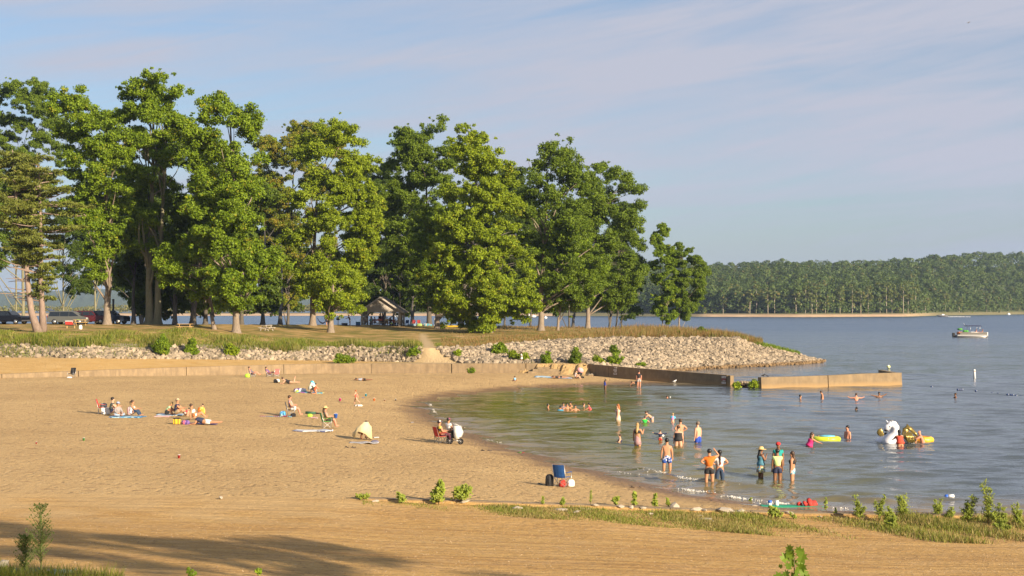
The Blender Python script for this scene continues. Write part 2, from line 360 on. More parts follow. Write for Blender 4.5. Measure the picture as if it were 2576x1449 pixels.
# track in front of the kerb
Ds=np.concatenate([np.arange(-60,20,2.),np.arange(20,44,.22),np.arange(44,52.9,.16),[52.999]])
Wd=np.where(Ds>24,Ds,24+(24-Ds)*1.5)
DD,PP=np.meshgrid(Ds,pxs,indexing='ij'); XX=(PP-CX)/F*np.where(DD>24,DD,24+(24-DD)*1.5)
ZZ=H(XX,DD); o=np_obj('sand_track',np.stack([XX,DD,ZZ],-1).reshape(-1,3),gridfaces(*DD.shape),M_TRACK,smooth=True); structure(o)
z=np.zeros((DD.size,4)); z[:,0]=(np.clip(1.15-(53-DD)/8+wob(XX*1.3,DD*1.3)*1.3,0,1)*np.clip((-3.5-XX)/3,0,1)).ravel(); zone_attr(o,z)
# beach up to the wall
T=np.linspace(0,1,330)**1.25
dwc=np.interp(pxs,_wk,_wd); DD=53.001+T[:,None]*(dwc[None,:]-53.002); PP=np.broadcast_to(pxs[None,:],DD.shape); XX=(PP-CX)/F*DD
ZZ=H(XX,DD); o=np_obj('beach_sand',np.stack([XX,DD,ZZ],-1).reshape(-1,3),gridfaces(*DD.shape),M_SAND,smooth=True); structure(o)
z=np.zeros((DD.size,4)); z[:,1]=wet_of(XX.ravel(),DD.ravel()); zone_attr(o,z)
# land behind the wall
n1,n2_,n3_,n4_=N1(pxs),N2(pxs),N3(pxs),N4(pxs); rows=[]
def seg(a,b,n): return [a+(b-a)*t for t in np.linspace(0,1,n,endpoint=False)]
d4=np.maximum(n4_[0],dwc+.5); d3=np.maximum(n3_[0],d4+.3); d2=np.maximum(n2_[0],d3+.3); d1=np.maximum(n1[0],d2+.3)
rows=seg(dwc+.01,d4,16)+seg(d4,d3,24)+seg(d3,d2,40)+seg(d2,d1,40)+seg(d1,d1+24,16)+[d1+24]
DD=np.array(rows); PP=np.broadcast_to(pxs[None,:],DD.shape); XX=(PP-CX)/F*DD; ZZ=H(XX,DD)
ZZ=ZZ+np.clip((DD-n3_[0])/4,0,1)*wob(XX,DD)*.12
# zone: R = rock slope, G = sandy strip, B = path
rk=np.zeros(DD.shape); rk[16:42]=1; strip=np.zeros(DD.shape); strip[:16]=1; strip[16:19]=.5
rowv=HY+F*(CH-ZZ)/DD; pth=np.clip(1.5-np.abs(PP-path_c(rowv))/path_w(rowv),0,1)*(rowv>1250)*(rowv<1380)
m,nt,b=_new('lawn'); v=coords(nt)
za=nt.nodes.new('ShaderNodeAttribute'); za.attribute_name='zone'; sp=nt.nodes.new('ShaderNodeSeparateColor'); L(nt,za.outputs['Color'],sp.inputs[0])
g=ramp(nt,math_(nt,'ADD',math_(nt,'MULTIPLY',noise(nt,v,.35,5,.65),.7),math_(nt,'MULTIPLY',noise(nt,coords(nt,sc=(.25,1.3,1)),.6,4,.6),.3)),[(.32,(.10,.115,.022)),(.46,(.21,.17,.05)),(.56,(.36,.235,.095)),(.70,(.52,.37,.20))])
col=mixc(nt,sp.outputs[0],g,(.26,.22,.16))
so=ramp(nt,noise(nt,v,.5,4,.6),[(.3,(.46,.28,.095)),(.7,(.54,.36,.15))])
col=mixc(nt,sp.outputs[1],col,so); col=mixc(nt,sp.outputs[2],col,(.43,.32,.18))
L(nt,col,b.inputs['Base Color']); b.inputs['Roughness'].default_value=.95; b.inputs['Specular IOR Level'].default_value=.15
bump(nt,b,noise(nt,v,2.5,6,.7),1,.12); M_LAWN=m
o=np_obj('lawn',np.stack([XX,DD,ZZ],-1).reshape(-1,3),gridfaces(*DD.shape),M_LAWN,smooth=True); structure(o)
z=np.zeros((DD.size,4)); z[:,0]=(rk*(1-pth)).ravel(); z[:,1]=(strip*np.clip((1640-PP)/300,0,1)).ravel(); z[:,2]=np.maximum(pth,.75*strip*np.clip((PP-1340)/300,0,1)).ravel(); zone_attr(o,z)
# ------------------------------------------------------------------ water
def pl(pts): return np.array([[*at(x,y,0)[:2]] for x,y in pts])
RID=[(pl([(2395,1762),(2475,1779),(2560,1800),(2650,1814)]),.13,.38),(pl([(2660,1812),(2730,1820),(2800,1824),(2900,1836),(3050,1856),(3180,1872),(3330,1884)]),.17,.55),
     (pl([(2560,1838),(2640,1851),(2760,1871),(2880,1888),(2990,1899),(3090,1906)]),.07,.3),(pl([(1618,1502),(1612,1520),(1628,1548),(1690,1588),(1760,1618)]),.06,.3),
     (pl([(1800,1640),(1880,1660),(1990,1693),(2150,1735),(2300,1770)]),.05,.3),(pl([(3180,1740),(3400,1765),(3600,1760)]),.05,.8),(pl([(2960,1730),(3100,1755),(3260,1775)]),.05,.5)]
def pdist(P,X,D):
    best=np.full(X.shape,1e9)
    for (ax,ay),(bx,by) in zip(P[:-1],P[1:]):
        dx,dy=bx-ax,by-ay; t=np.clip(((X-ax)*dx+(D-ay)*dy)/(dx*dx+dy*dy),0,1)
        best=np.minimum(best,np.hypot(X-ax-t*dx,D-ay-t*dy))
    return best
Ds=np.concatenate([np.arange(51.5,75,.11),np.arange(75,110,.25),np.arange(110,165,.45),165*np.cumprod(np.full(150,1.03)),[16000]])
px2=np.concatenate([np.arange(-3500,1200,130),np.arange(1200,3960,10),np.arange(3960,7600,130)]).astype(float)
DD,PP=np.meshgrid(Ds,px2,indexing='ij'); XX=(PP-CX)/F*DD; ZZ=np.zeros(DD.shape)
fade=np.clip((400-DD)/200,0,1); rs=np.random.RandomState(5)
for i in range(26):
    a=rs.normal(1.3,.5); k=rs.uniform(1.0,5.2); A=.028/k*rs.uniform(.5,1.3)
    if k>2.2: fd=fade*np.clip((130-DD)/60,0,1)
    else: fd=fade
    ZZ+=A*np.sin(k*(XX*math.cos(a)+DD*math.sin(a))+rs.rand()*6.28+.8*np.sin(.13*XX+.17*DD+i))*fd
for P,h,wd in RID:
    d=pdist(P,XX,DD); ZZ+=h*np.exp(-(d/wd)**2)*(.75+.25*np.sin(XX*2.1+DD))
def WN(nt,b,bn):
    def slope(sc,rot,scale,amp):
        n=nt.nodes.new('ShaderNodeTexNoise'); n.inputs['Scale'].default_value=scale; n.inputs['Detail'].default_value=2.5; L(nt,coords(nt,sc=sc,rot=(0,0,R(rot))),n.inputs['Vector'])
        a=nt.nodes.new('ShaderNodeVectorMath'); a.operation='SUBTRACT'; a.inputs[1].default_value=(.5,.5,.5); L(nt,n.outputs['Color'],a.inputs[0])
        c=nt.nodes.new('ShaderNodeVectorMath'); c.operation='MULTIPLY'; c.inputs[1].default_value=(amp*.45,amp,0); L(nt,a.outputs[0],c.inputs[0])
        za=nt.nodes.new('ShaderNodeAttribute'); za.attribute_name='zone'; sp=nt.nodes.new('ShaderNodeSeparateColor'); L(nt,za.outputs['Color'],sp.inputs[0]); e=nt.nodes.new('ShaderNodeVectorMath'); e.operation='SCALE'; L(nt,c.outputs[0],e.inputs[0]); L(nt,math_(nt,'ADD',math_(nt,'MULTIPLY',sp.outputs[2],2.2),1.0),e.inputs['Scale']); return e.outputs[0]
    acc=bn.outputs[0]
    for q in (slope((.6,1.5,1),8,.9,.26),slope((.5,1.2,1),-6,.28,.17),slope((.35,1,1),4,.05,.10)):
        a=nt.nodes.new('ShaderNodeVectorMath'); a.operation='ADD'; L(nt,acc,a.inputs[0]); L(nt,q,a.inputs[1]); acc=a.outputs[0]
    n=nt.nodes.new('ShaderNodeVectorMath'); n.operation='NORMALIZE'; L(nt,acc,n.inputs[0]); L(nt,n.outputs[0],b.inputs['Normal'])
m,nt,b=_new('lake_water')
b.inputs['Base Color'].default_value=(.11,.105,.05,1); b.inputs['Roughness'].default_value=.09; b.inputs['IOR'].default_value=1.33; b.inputs['Specular IOR Level'].default_value=.5
v=coords(nt,sc=(.55,1.25,1),rot=(0,0,R(9)))
h=math_(nt,'ADD',math_(nt,'ADD',math_(nt,'MULTIPLY',noise(nt,v,1.7,3,.55),.8),math_(nt,'MULTIPLY',noise(nt,v,.55,3,.5),1.6)),math_(nt,'MULTIPLY',noise(nt,v,.12,2,.5),.7))
bn=nt.nodes.new('ShaderNodeBump'); bn.inputs['Strength'].default_value=1; bn.inputs['Distance'].default_value=.07; L(nt,h,bn.inputs['Height'])
WN(nt,b,bn)
za=nt.nodes.new('ShaderNodeAttribute'); za.attribute_name='zone'; sp=nt.nodes.new('ShaderNodeSeparateColor'); L(nt,za.outputs['Color'],sp.inputs[0])
L(nt,mixc(nt,sp.outputs[0],mixc(nt,sp.outputs[1],mixc(nt,sp.outputs[2],(.06,.075,.08),(.03,.065,.12)),(.125,.115,.018)),(.20,.15,.085)),b.inputs['Base Color'])  # tree reflections painted into the bay's murky olive, sky reflection into the far blue
L(nt,math_(nt,'ADD',math_(nt,'MULTIPLY',sp.outputs[2],.16),.09),b.inputs['Roughness'])
o=np_obj('water',np.stack([XX,DD,ZZ],-1).reshape(-1,3),gridfaces(*DD.shape),m,smooth=True); structure(o)
z=np.zeros((DD.size,4)); sdw=shore_dist(XX.ravel(),DD.ravel()); z[:,0]=np.clip(1+sdw/6,0,1)**1.3*np.clip((170-DD.ravel())/10,0,1); z[:,2]=np.clip((DD.ravel()-130)/350,0,1); z[:,1]=np.clip(1-(XX.ravel()-7)/14,0,1)*np.clip((150-DD.ravel())/15,0,1); zone_attr(o,z)
M_WATER=m
# foam along the little breakers: one frothy mass of small bubbles and flecks
def foam(name,lines,dens,label):
    V=[];Fc=[]; r=np.random.RandomState(len(label)); n=0
    for pts,hh,wd,am in lines:
        P=pl(pts)
        for (a,b2) in zip(P[:-1],P[1:]):
            l=np.hypot(*(b2-a)); k=int(l*dens*am)
            for _ in range(k):
                t=r.rand(); c=a+(b2-a)*t
                gate=math.sin(c[0]*2.3)+math.sin(c[0]*5.1+c[1]*3)+.9
                if r.rand()*2.2>gate*.6+1.0: continue
                q=c+r.randn(2)*wd*(.6+.7*abs(math.sin(c[0]*1.7))); s=r.uniform(.005,.014)*(1.0+.5*am); zc=hh*math.exp(-(np.hypot(*(q-c))/.45)**2)*r.uniform(.7,1.1)+.02
                ang=r.rand(6)*.5+np.arange(6)*1.047
                top=np.array([[q[0]+math.cos(g_)*s*r.uniform(.6,1.6),q[1]+math.sin(g_)*s*r.uniform(.6,1.6),zc-.025] for g_ in ang]+[[q[0],q[1],zc+s*.5],[q[0],q[1],zc-.04]])
                V.append(top)
                for i in range(6): Fc.append((n+i,n+(i+1)%6,n+6)); Fc.append((n+(i+1)%6,n+i,n+7))
                n+=8
    o=np_obj(name,np.vstack(V),np.array(Fc),mat('foam_white',(.62,.60,.55),.6,.1)); return o
o=foam('wave_foam',[([(2405,1763),(2475,1779),(2560,1800),(2650,1814)],.13,.10,1.0),([(2690,1813),(2735,1820),(2780,1826)],.16,.22,2.2),
  ([(2560,1838),(2640,1851),(2760,1871),(2880,1888),(2960,1896)],.07,.14,1.7),([(3100,1905),(3145,1908),(3175,1911)],.05,.25,1.2),
  ([(1612,1512),(1616,1530),(1640,1556)],.04,.05,.35),([(1699,1589),(1733,1605)],.05,.07,.8),([(1822,1650),(1885,1663)],.04,.05,.5),([(2290,1768),(2400,1783)],.03,.1,.25)],60,'x')
stuff(o,'white foam along the small waves breaking at the curved shoreline','foam')
# ------------------------------------------------------------------ concrete
def concrete(name,lo,hi,stain=(.30,.19,.08),zs=0.25):
    m,nt,b=_new(name); v=coords(nt); n=noise(nt,v,1.3,6,.65)
    col=ramp(nt,n,[(.3,lo),(.7,hi)])
    col=mixc(nt,math_(nt,'MULTIPLY',ramp(nt,noise(nt,coords(nt,sc=(2,2,.35)),1.5,4,.6),[(.46,(0,0,0)),(.64,(1,1,1))]),.6),col,(.15,.11,.065))
    g=nt.nodes.new('ShaderNodeNewGeometry'); s=nt.nodes.new('ShaderNodeSeparateXYZ'); L(nt,g.outputs['Position'],s.inputs[0])
    mr=nt.nodes.new('ShaderNodeMapRange'); mr.inputs[1].default_value=zs+.25; mr.inputs[2].default_value=zs-.15; L(nt,math_(nt,'ADD',s.outputs[2],math_(nt,'MULTIPLY',n,.3)),mr.inputs[0])
    col=mixc(nt,math_(nt,'MULTIPLY',mr.outputs[0],.85),col,stain)
    L(nt,col,b.inputs['Base Color']); b.inputs['Roughness'].default_value=.9; bump(nt,b,noise(nt,v,9,5,.7),.6,.03); return m
M_CONC=concrete('wall_concrete',(.175,.125,.07),(.275,.20,.115),zs=-.8); M_CONCW=concrete('harbour_concrete',(.16,.112,.06),(.25,.18,.10),zs=.36)
def wallseg(mb,P,zt,zb,th=.35,mi=0,batter=.06):
    """P: plan points; zt top heights"""
    n=len(P); vs=[];fs=[]
    for i,(x,y) in enumerate(P):
        a=P[max(i-1,0)]; c=P[min(i+1,n-1)]; dx,dy=c[0]-a[0],c[1]-a[1]; l=math.hypot(dx,dy); nx,ny=-dy/l,dx/l
        z0=zb[i] if hasattr(zb,'__len__') else zb
        for s_,z_,e in ((-1,z0,batter),(-1,zt[i],0),(1,zt[i],0),(1,z0,batter)): vs.append((x+nx*s_*(th/2+e),y+ny*s_*(th/2+e),z_))
    for i in range(n-1):
        for k in range(4): fs.append((i*4+k,(i+1)*4+k,(i+1)*4+(k+1)%4,i*4+(k+1)%4))
    fs.append((0,1,2,3)); fs.append(tuple((n-1)*4+k for k in (3,2,1,0))); mb.add(vs,fs,mi)
def wcol(px): return float(np.interp(px,_wk,_wd))
root=thing('retaining_wall','long low tan concrete retaining wall across the back of the beach','wall',(-20,155,0))
joints=[-2500,-600,0,288,694,1060,1392,1694,1972,2183]
for a,b2 in zip(joints[:-1],joints[1:]):
    k=max(3,int((b2-a)/120)); xs=np.linspace(a,b2,k); P=[]
    for j,x in enumerate(xs):
        d=wcol(x); P.append([(x-CX)/F*d+20,d-155])
    P[0][0]+=.05; P[-1][0]-=.05
    mb=MB(); wallseg(mb,P,[1.5]*k,-.6,.55); mb.build('wall_panel',M_CONC,root)
# three steps at the corner
def pt(px,D): return ((px-CX)/F*D,D)
root=thing('concrete_steps','short flight of broad tan concrete steps at the wall corner','steps',(*pt(2080,157.5),.2))
ox,oy=pt(2080,157.5)
for i,(l_,r_,d_,zt) in enumerate([(2038,2150,159.55,1.36),(2016,2160,159.2,1.12),(1998,2170,158.85,.9),(1981,2186,158.5,.66)]):
    xa=(l_-CX)/F*158; xb=(r_-CX)/F*158; mb=MB(); mb.box(((xa+xb)/2-ox,(d_+159.9)/2-oy-.08,(zt-.8)/2-.2),(xb-xa,159.7-d_,zt+.8)); mb.build('step',M_CONC,root)
# wall running out towards the viewer, in its own shade
cw=[(2190,160.0,1.5),(2290,155.4,1.42),(2400,151.4,1.33),(2520,148.0,1.24),(2640,144.6,1.13),(2733,142.0,1.06)]
root=thing('breakwater_wall','shaded grey concrete wall sloping down from the steps into the water','wall',(13,150,0))
for a,b2 in ((0,1),(1,3),(3,5)):
    seg_=cw[a:b2+1]; P=[[(x-CX)/F*d-13+.0,d-150] for x,d,z in seg_]; dx=P[-1][0]-P[0][0]; P[-1][0]-=.02; P[-1][1]+=.04
    mb=MB(); wallseg(mb,P,[z for x,d,z in seg_],-.9,.5,0,.09); mb.build('wall_panel',M_CONCW,root)
ex,ey=pt(2745,141.2); mb=MB(); mb.box((ex-13-.12,ey-150+.2,.2),(.62,.5,1.72),rz=R(-62),taper=.8); mb.build('end_pier',M_CONCW,root)
# pale stencilled marks on its face
def face_pt(px,off=.36):
    i=[k for k in range(len(cw)-1) if cw[k][0]<=px<=cw[k+1][0]][0]; a,b2=cw[i],cw[i+1]
    # intersect view ray with wall plan line
    A=Vector(pt(a[0],a[1])); B=Vector(pt(b2[0],b2[1])); dv=(B-A).normalized(); nn=Vector((dv.y,-dv.x)); nn=nn if nn.x<0 else -nn
    A=A+nn*off; B=B+nn*off; r=Vector(((px-CX)/F,1.)); t=(A.x*dv.y-A.y*dv.x)/(r.x*dv.y-r.y*dv.x)
    return r*t,dv,nn
M_PAINT=mat('stencil_paint',(.62,.56,.50),.8,.1); M_RED=mat('stencil_red',(.40,.08,.06),.8,.1)
for pxm,tilt,rows_,lab in ((2307,0,[(.00,'bar'),(.20,'box'),(.44,'bar'),(.60,'cup')],'pale stencilled marks painted halfway along the shaded wall'),(2714,0,[(.02,'box'),(.26,'red'),(.40,'bar'),(.58,'box')],'white and red stencilled depth marks painted near the wall end')):
    p,dv,nn=face_pt(pxm); ztop=float(np.interp(pxm,[c_[0] for c_ in cw],[c_[2] for c_ in cw]))-.10
    root=thing('painted_marking',lab,'marking',(p.x,p.y,ztop),math.atan2(dv.y,dv.x))
    mb=MB(); mr_=MB()
    for dz,kd in rows_:
        z=-dz; w_=.52; tgt=mr_ if kd=='red' else mb
        def bar(x,z,w,h,tgt=tgt): tgt.box((x,-.0+.012*0,z-h/2),(w,.03,h))
        if kd in('box','red'): bar(0,z,w_,.05); bar(0,z-.15,w_,.05); bar(-w_*.42,z-.05,.1,.10); bar(w_*.42,z-.05,.1,.10); bar(0,z-.05,.1,.10)
        elif kd=='bar': bar(.05,z,w_*.7,.09)
        else: bar(0,z-.13,w_,.06); bar(-w_*.42,z,.1,.13); bar(w_*.42,z,.1,.13); bar(.02,z,.12,.05)
    mb.build('lettering',M_PAINT,root)
    if mr_.v: mr_.build('lettering',M_RED,root)
# sunlit detached breakwater
jw=[(2846,138.0,1.05),(2960,139.2,1.05),(3097,140.6,1.10),(3240,142.4,1.2),(3374,144.0,1.22)]
root=thing('breakwater','sunlit tan concrete breakwater standing alone in the water with a dark crack','wall',(31,141,0))
for a,b2 in ((0,2),(2,4)):
    seg_=jw[a:b2+1]; P=[[(x-CX)/F*d-31,d-141] for x,d,z in seg_]; P[0][0]+=.06
    mb=MB(); wallseg(mb,P,[z for x,d,z in seg_],-.9,.6,0,.16); mb.build('wall_panel',M_CONCW,root)
e0=pt(3374,144.0); e1=pt(3303,150.5); mb=MB(); wallseg(mb,[[e0[0]-31-.35,e0[1]-141+.42],[e1[0]-31,e1[1]-141]],[1.2,1.2],-.9,.5); mb.build('return_wall',M_CONCW,root)
# low kerb in front of the beach
root=thing('concrete_kerb','low weathered concrete kerb between the beach and the weedy strip','kerb',(0,53,0)); xs=[-5.6,-2.2,.4,3.1,5.9,8.9,12,16,21,27,34]
for a,b2 in zip(xs[:-1],xs[1:]):
    P=[[a+.015,.16],[(a+b2)/2,.16],[b2-.015,.16]]; zt=[float(H(p[0],53.1))+.045+rnd.uniform(-.01,.01) for p in P]
    mb=MB(); wallseg(mb,P,zt,-.5,.34,0,.0); mb.build('kerb_block',M_CONC,root)
# ------------------------------------------------------------------ rocks
PHI=(1+5**.5)/2
ICO=np.array([(-1,PHI,0),(1,PHI,0),(-1,-PHI,0),(1,-PHI,0),(0,-1,PHI),(0,1,PHI),(0,-1,-PHI),(0,1,-PHI),(PHI,0,-1),(PHI,0,1),(-PHI,0,-1),(-PHI,0,1)])/math.hypot(1,PHI)
ICOF=np.array([(0,11,5),(0,5,1),(0,1,7),(0,7,10),(0,10,11),(1,5,9),(5,11,4),(11,10,2),(10,7,6),(7,1,8),(3,9,4),(3,4,2),(3,2,6),(3,6,8),(3,8,9),(4,9,5),(2,4,11),(6,2,10),(8,6,7),(9,8,1)])
def rocks(P,S_,r):
    n=len(P); V=np.repeat(ICO[None],n,0)*(1+r.uniform(-.28,.28,(n,12,1)))
    V=V*(S_[:,None,None]*r.uniform(.55,1.25,(n,1,3))*np.array([1,1,.75]))
    a=r.rand(n)*6.28; t=r.normal(0,.5,n); ca,sa=np.cos(a),np.sin(a); ct,st=np.cos(t),np.sin(t)
    y=V[:,:,1]*ct[:,None]-V[:,:,2]*st[:,None]; z=V[:,:,1]*st[:,None]+V[:,:,2]*ct[:,None]; x=V[:,:,0]
    V=np.stack([x*ca[:,None]-y*sa[:,None],x*sa[:,None]+y*ca[:,None],z],-1)+P[:,None,:]
    Fc=(ICOF[None]+np.arange(n)[:,None,None]*12).reshape(-1,3); return V.reshape(-1,3),Fc
def rock_mat(name,lo,hi,wl=True):
    m,nt,b=_new(name); g=nt.nodes.new('ShaderNodeNewGeometry'); n=noise(nt,coords(nt),2.5,5,.6)
    col=ramp(nt,math_(nt,'ADD',math_(nt,'MULTIPLY',g.outputs['Random Per Island'],.7),math_(nt,'MULTIPLY',n,.4)),[(.2,lo),(.8,hi)])
    if wl:
        s=nt.nodes.new('ShaderNodeSeparateXYZ'); L(nt,g.outputs['Position'],s.inputs[0]); mr=nt.nodes.new('ShaderNodeMapRange'); mr.inputs[1].default_value=.42; mr.inputs[2].default_value=.28; L(nt,s.outputs[2],mr.inputs[0])
        col=mixc(nt,math_(nt,'MULTIPLY',mr.outputs[0],.85),col,(.16,.095,.035))
    L(nt,col,b.inputs['Base Color']); b.inputs['Roughness'].default_value=.85; return m
M_ROCK=rock_mat('riprap_stone',(.11,.088,.06),(.34,.272,.19)); M_BOULD=rock_mat('boulder_stone',(.24,.20,.15),(.38,.33,.26),False)
def scatter_slope(px0,px1,n,r,t0=-.02,t1=1.04,keep=None):
    px=r.uniform(px0,px1,n); t=r.uniform(t0,t1,n); a,b2=N4(px),N3(px); D=a[0]+(b2[0]-a[0])*t
    X=(px-CX)/F*D; ok=~on_path(X,D,H(X,D),1.05)&((D>np.interp(px,_wk,_wd)+.55)|(px>2200))
    if keep is not None: ok&=keep(px,t,r)
    X,D,px,t=X[ok],D[ok],px[ok],t[ok]; return X,D,px,t
r=np.random.RandomState(11)
def keepL(px,t,r): # left bank partly overgrown
    q=np.sin(px*.021)+np.sin(px*.0087+2)+np.sin(px*.05+t*4); f=np.interp(px,[-600,100,430,700,1600],[.12,.22,.6,1.,1.])
    return (r.rand(len(px))<f)&(t<np.interp(px,[0,1000,1600],[.75,.72,1.0])+.1*q)
X,D,px,t=scatter_slope(-700,1640,9000,r,keep=keepL); P=np.stack([X,D,H(X,D)+.03],-1); V1,F1=rocks(P,r.uniform(.10,.31,len(P))*r.choice([.8,1,1,1.45],len(P)),r)
o=np_obj('riprap_bank',V1,F1,M_ROCK); stuff(o,'bank of broken pale stones with weeds left of the sandy path','riprap')
X,D,px,t=scatter_slope(1640,3082,19000,r,t0=-.08); P=np.stack([X,D,np.maximum(H(X,D),-.1)+.05],-1); V1,F1=rocks(P,r.uniform(.10,.30,len(P))*r.choice([.8,1,1,1.5],len(P))*np.interp(t,[0,.3,1],[1.15,1,.9]),r)
px=r.uniform(2560,3088,700); d4_=N4(px)[0]; X=(px-CX)/F*d4_; V2,F2=rocks(np.stack([X,d4_+r.uniform(-1.4,.6,700),r.uniform(-.05,.22,700)],-1),r.uniform(.15,.33,700),r)
o=np_obj('riprap_point',np.vstack([V1,V2]),np.vstack([F1,F2+len(V1)]),M_ROCK); stuff(o,'big slope of broken pale stones forming the point right of the path','riprap')
px=r.uniform(2742,2850,260); D=r.uniform(139.5,143,260); X=(px-CX)/F*D; V1,F1=rocks(np.stack([X,D,-.1+.45*r.rand(260)*np.clip((px-2738)/40,0.3,1)],-1),r.uniform(.12,.26,260),r)
o=np_obj('stone_heap',V1,F1,M_ROCK); stuff(o,'wet stones heaped in the gap between the two concrete walls','riprap')
p=at(2815,1456,.0); V1,F1=rocks(np.array([[p.x,p.y,.12]]),np.array([.42]),r); o=np_obj('boulder',V1,F1,M_BOULD); tag(o,'single pointed tan rock at the foot of the sunlit breakwater','rock')
# ------------------------------------------------------------------ leaf clouds
def cards(P,N,s,r,asp=.62,fold=.25):
    """kite-shaped leaf sprays at P facing roughly N, sizes s"""
    n=len(P); N=N/np.linalg.norm(N,axis=1,keepdims=True); a=r.randn(n,3); U=np.cross(N,a); U/=np.linalg.norm(U,axis=1,keepdims=True)+1e-9; W=np.cross(N,U)
    s=s[:,None]; k=r.uniform(.7,1.25,(n,1)); tip=P+U*s*.6+N*s*r.uniform(-.2,.2,(n,1)); tail=P-U*s*.5; l=P+W*s*asp*.6*k+U*s*.08-N*s*fold; rr=P-W*s*asp*.6*k+U*s*.08-N*s*fold
    V=np.stack([tail,l,tip,rr],1).reshape(-1,3); Fc=np.arange(n*4).reshape(n,4); return V,Fc
def cloud(cen,rad,per,size,r,flat=.8,shell=.5):
    """leaves spread through many clumps"""
    n=len(cen); idx=np.repeat(np.arange(n),np.maximum(3,(per*(rad/rad.mean())**2).astype(int))); d=r.randn(len(idx),3); d/=np.linalg.norm(d,axis=1,keepdims=True)
    q=shell+(1-shell)*r.rand(len(idx))**.6; q*=r.uniform(.75,1.12,len(idx))
    P=cen[idx]+d*(rad[idx]*q)[:,None]*np.array([1,1,flat])
    N=d*.9+r.randn(len(idx),3)*.75+np.array([0,0,.45]); return cards(P,N,size*r.uniform(.6,1.35,len(idx)),r)
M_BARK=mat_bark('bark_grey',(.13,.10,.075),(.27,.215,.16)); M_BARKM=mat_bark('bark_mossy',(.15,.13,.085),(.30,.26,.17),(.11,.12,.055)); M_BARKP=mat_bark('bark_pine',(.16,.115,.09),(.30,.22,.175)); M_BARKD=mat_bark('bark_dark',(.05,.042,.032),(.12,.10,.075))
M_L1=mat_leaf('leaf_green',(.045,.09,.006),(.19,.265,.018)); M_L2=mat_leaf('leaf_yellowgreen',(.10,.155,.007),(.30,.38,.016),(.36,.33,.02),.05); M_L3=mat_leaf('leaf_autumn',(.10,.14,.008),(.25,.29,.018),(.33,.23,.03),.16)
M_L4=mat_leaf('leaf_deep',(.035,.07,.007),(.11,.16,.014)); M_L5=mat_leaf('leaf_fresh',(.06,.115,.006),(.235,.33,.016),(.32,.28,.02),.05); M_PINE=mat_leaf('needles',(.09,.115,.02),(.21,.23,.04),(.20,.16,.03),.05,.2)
def limbs(mb,A,B,r0,r,n=5,sag=.12):
    A=np.array(A);B=np.array(B); l=np.linalg.norm(B-A); pts=[];rs=[]; j=r.randn(3)*l*.06
    for i in range(n):
        t=i/(n-1); p=A+(B-A)*t+j*math.sin(math.pi*t); p[2]+=l*sag*math.sin(math.pi*t)*.5; pts.append(p); rs.append(r0*(1-t)**.8+.02)
    mb.tube(pts,rs,5)
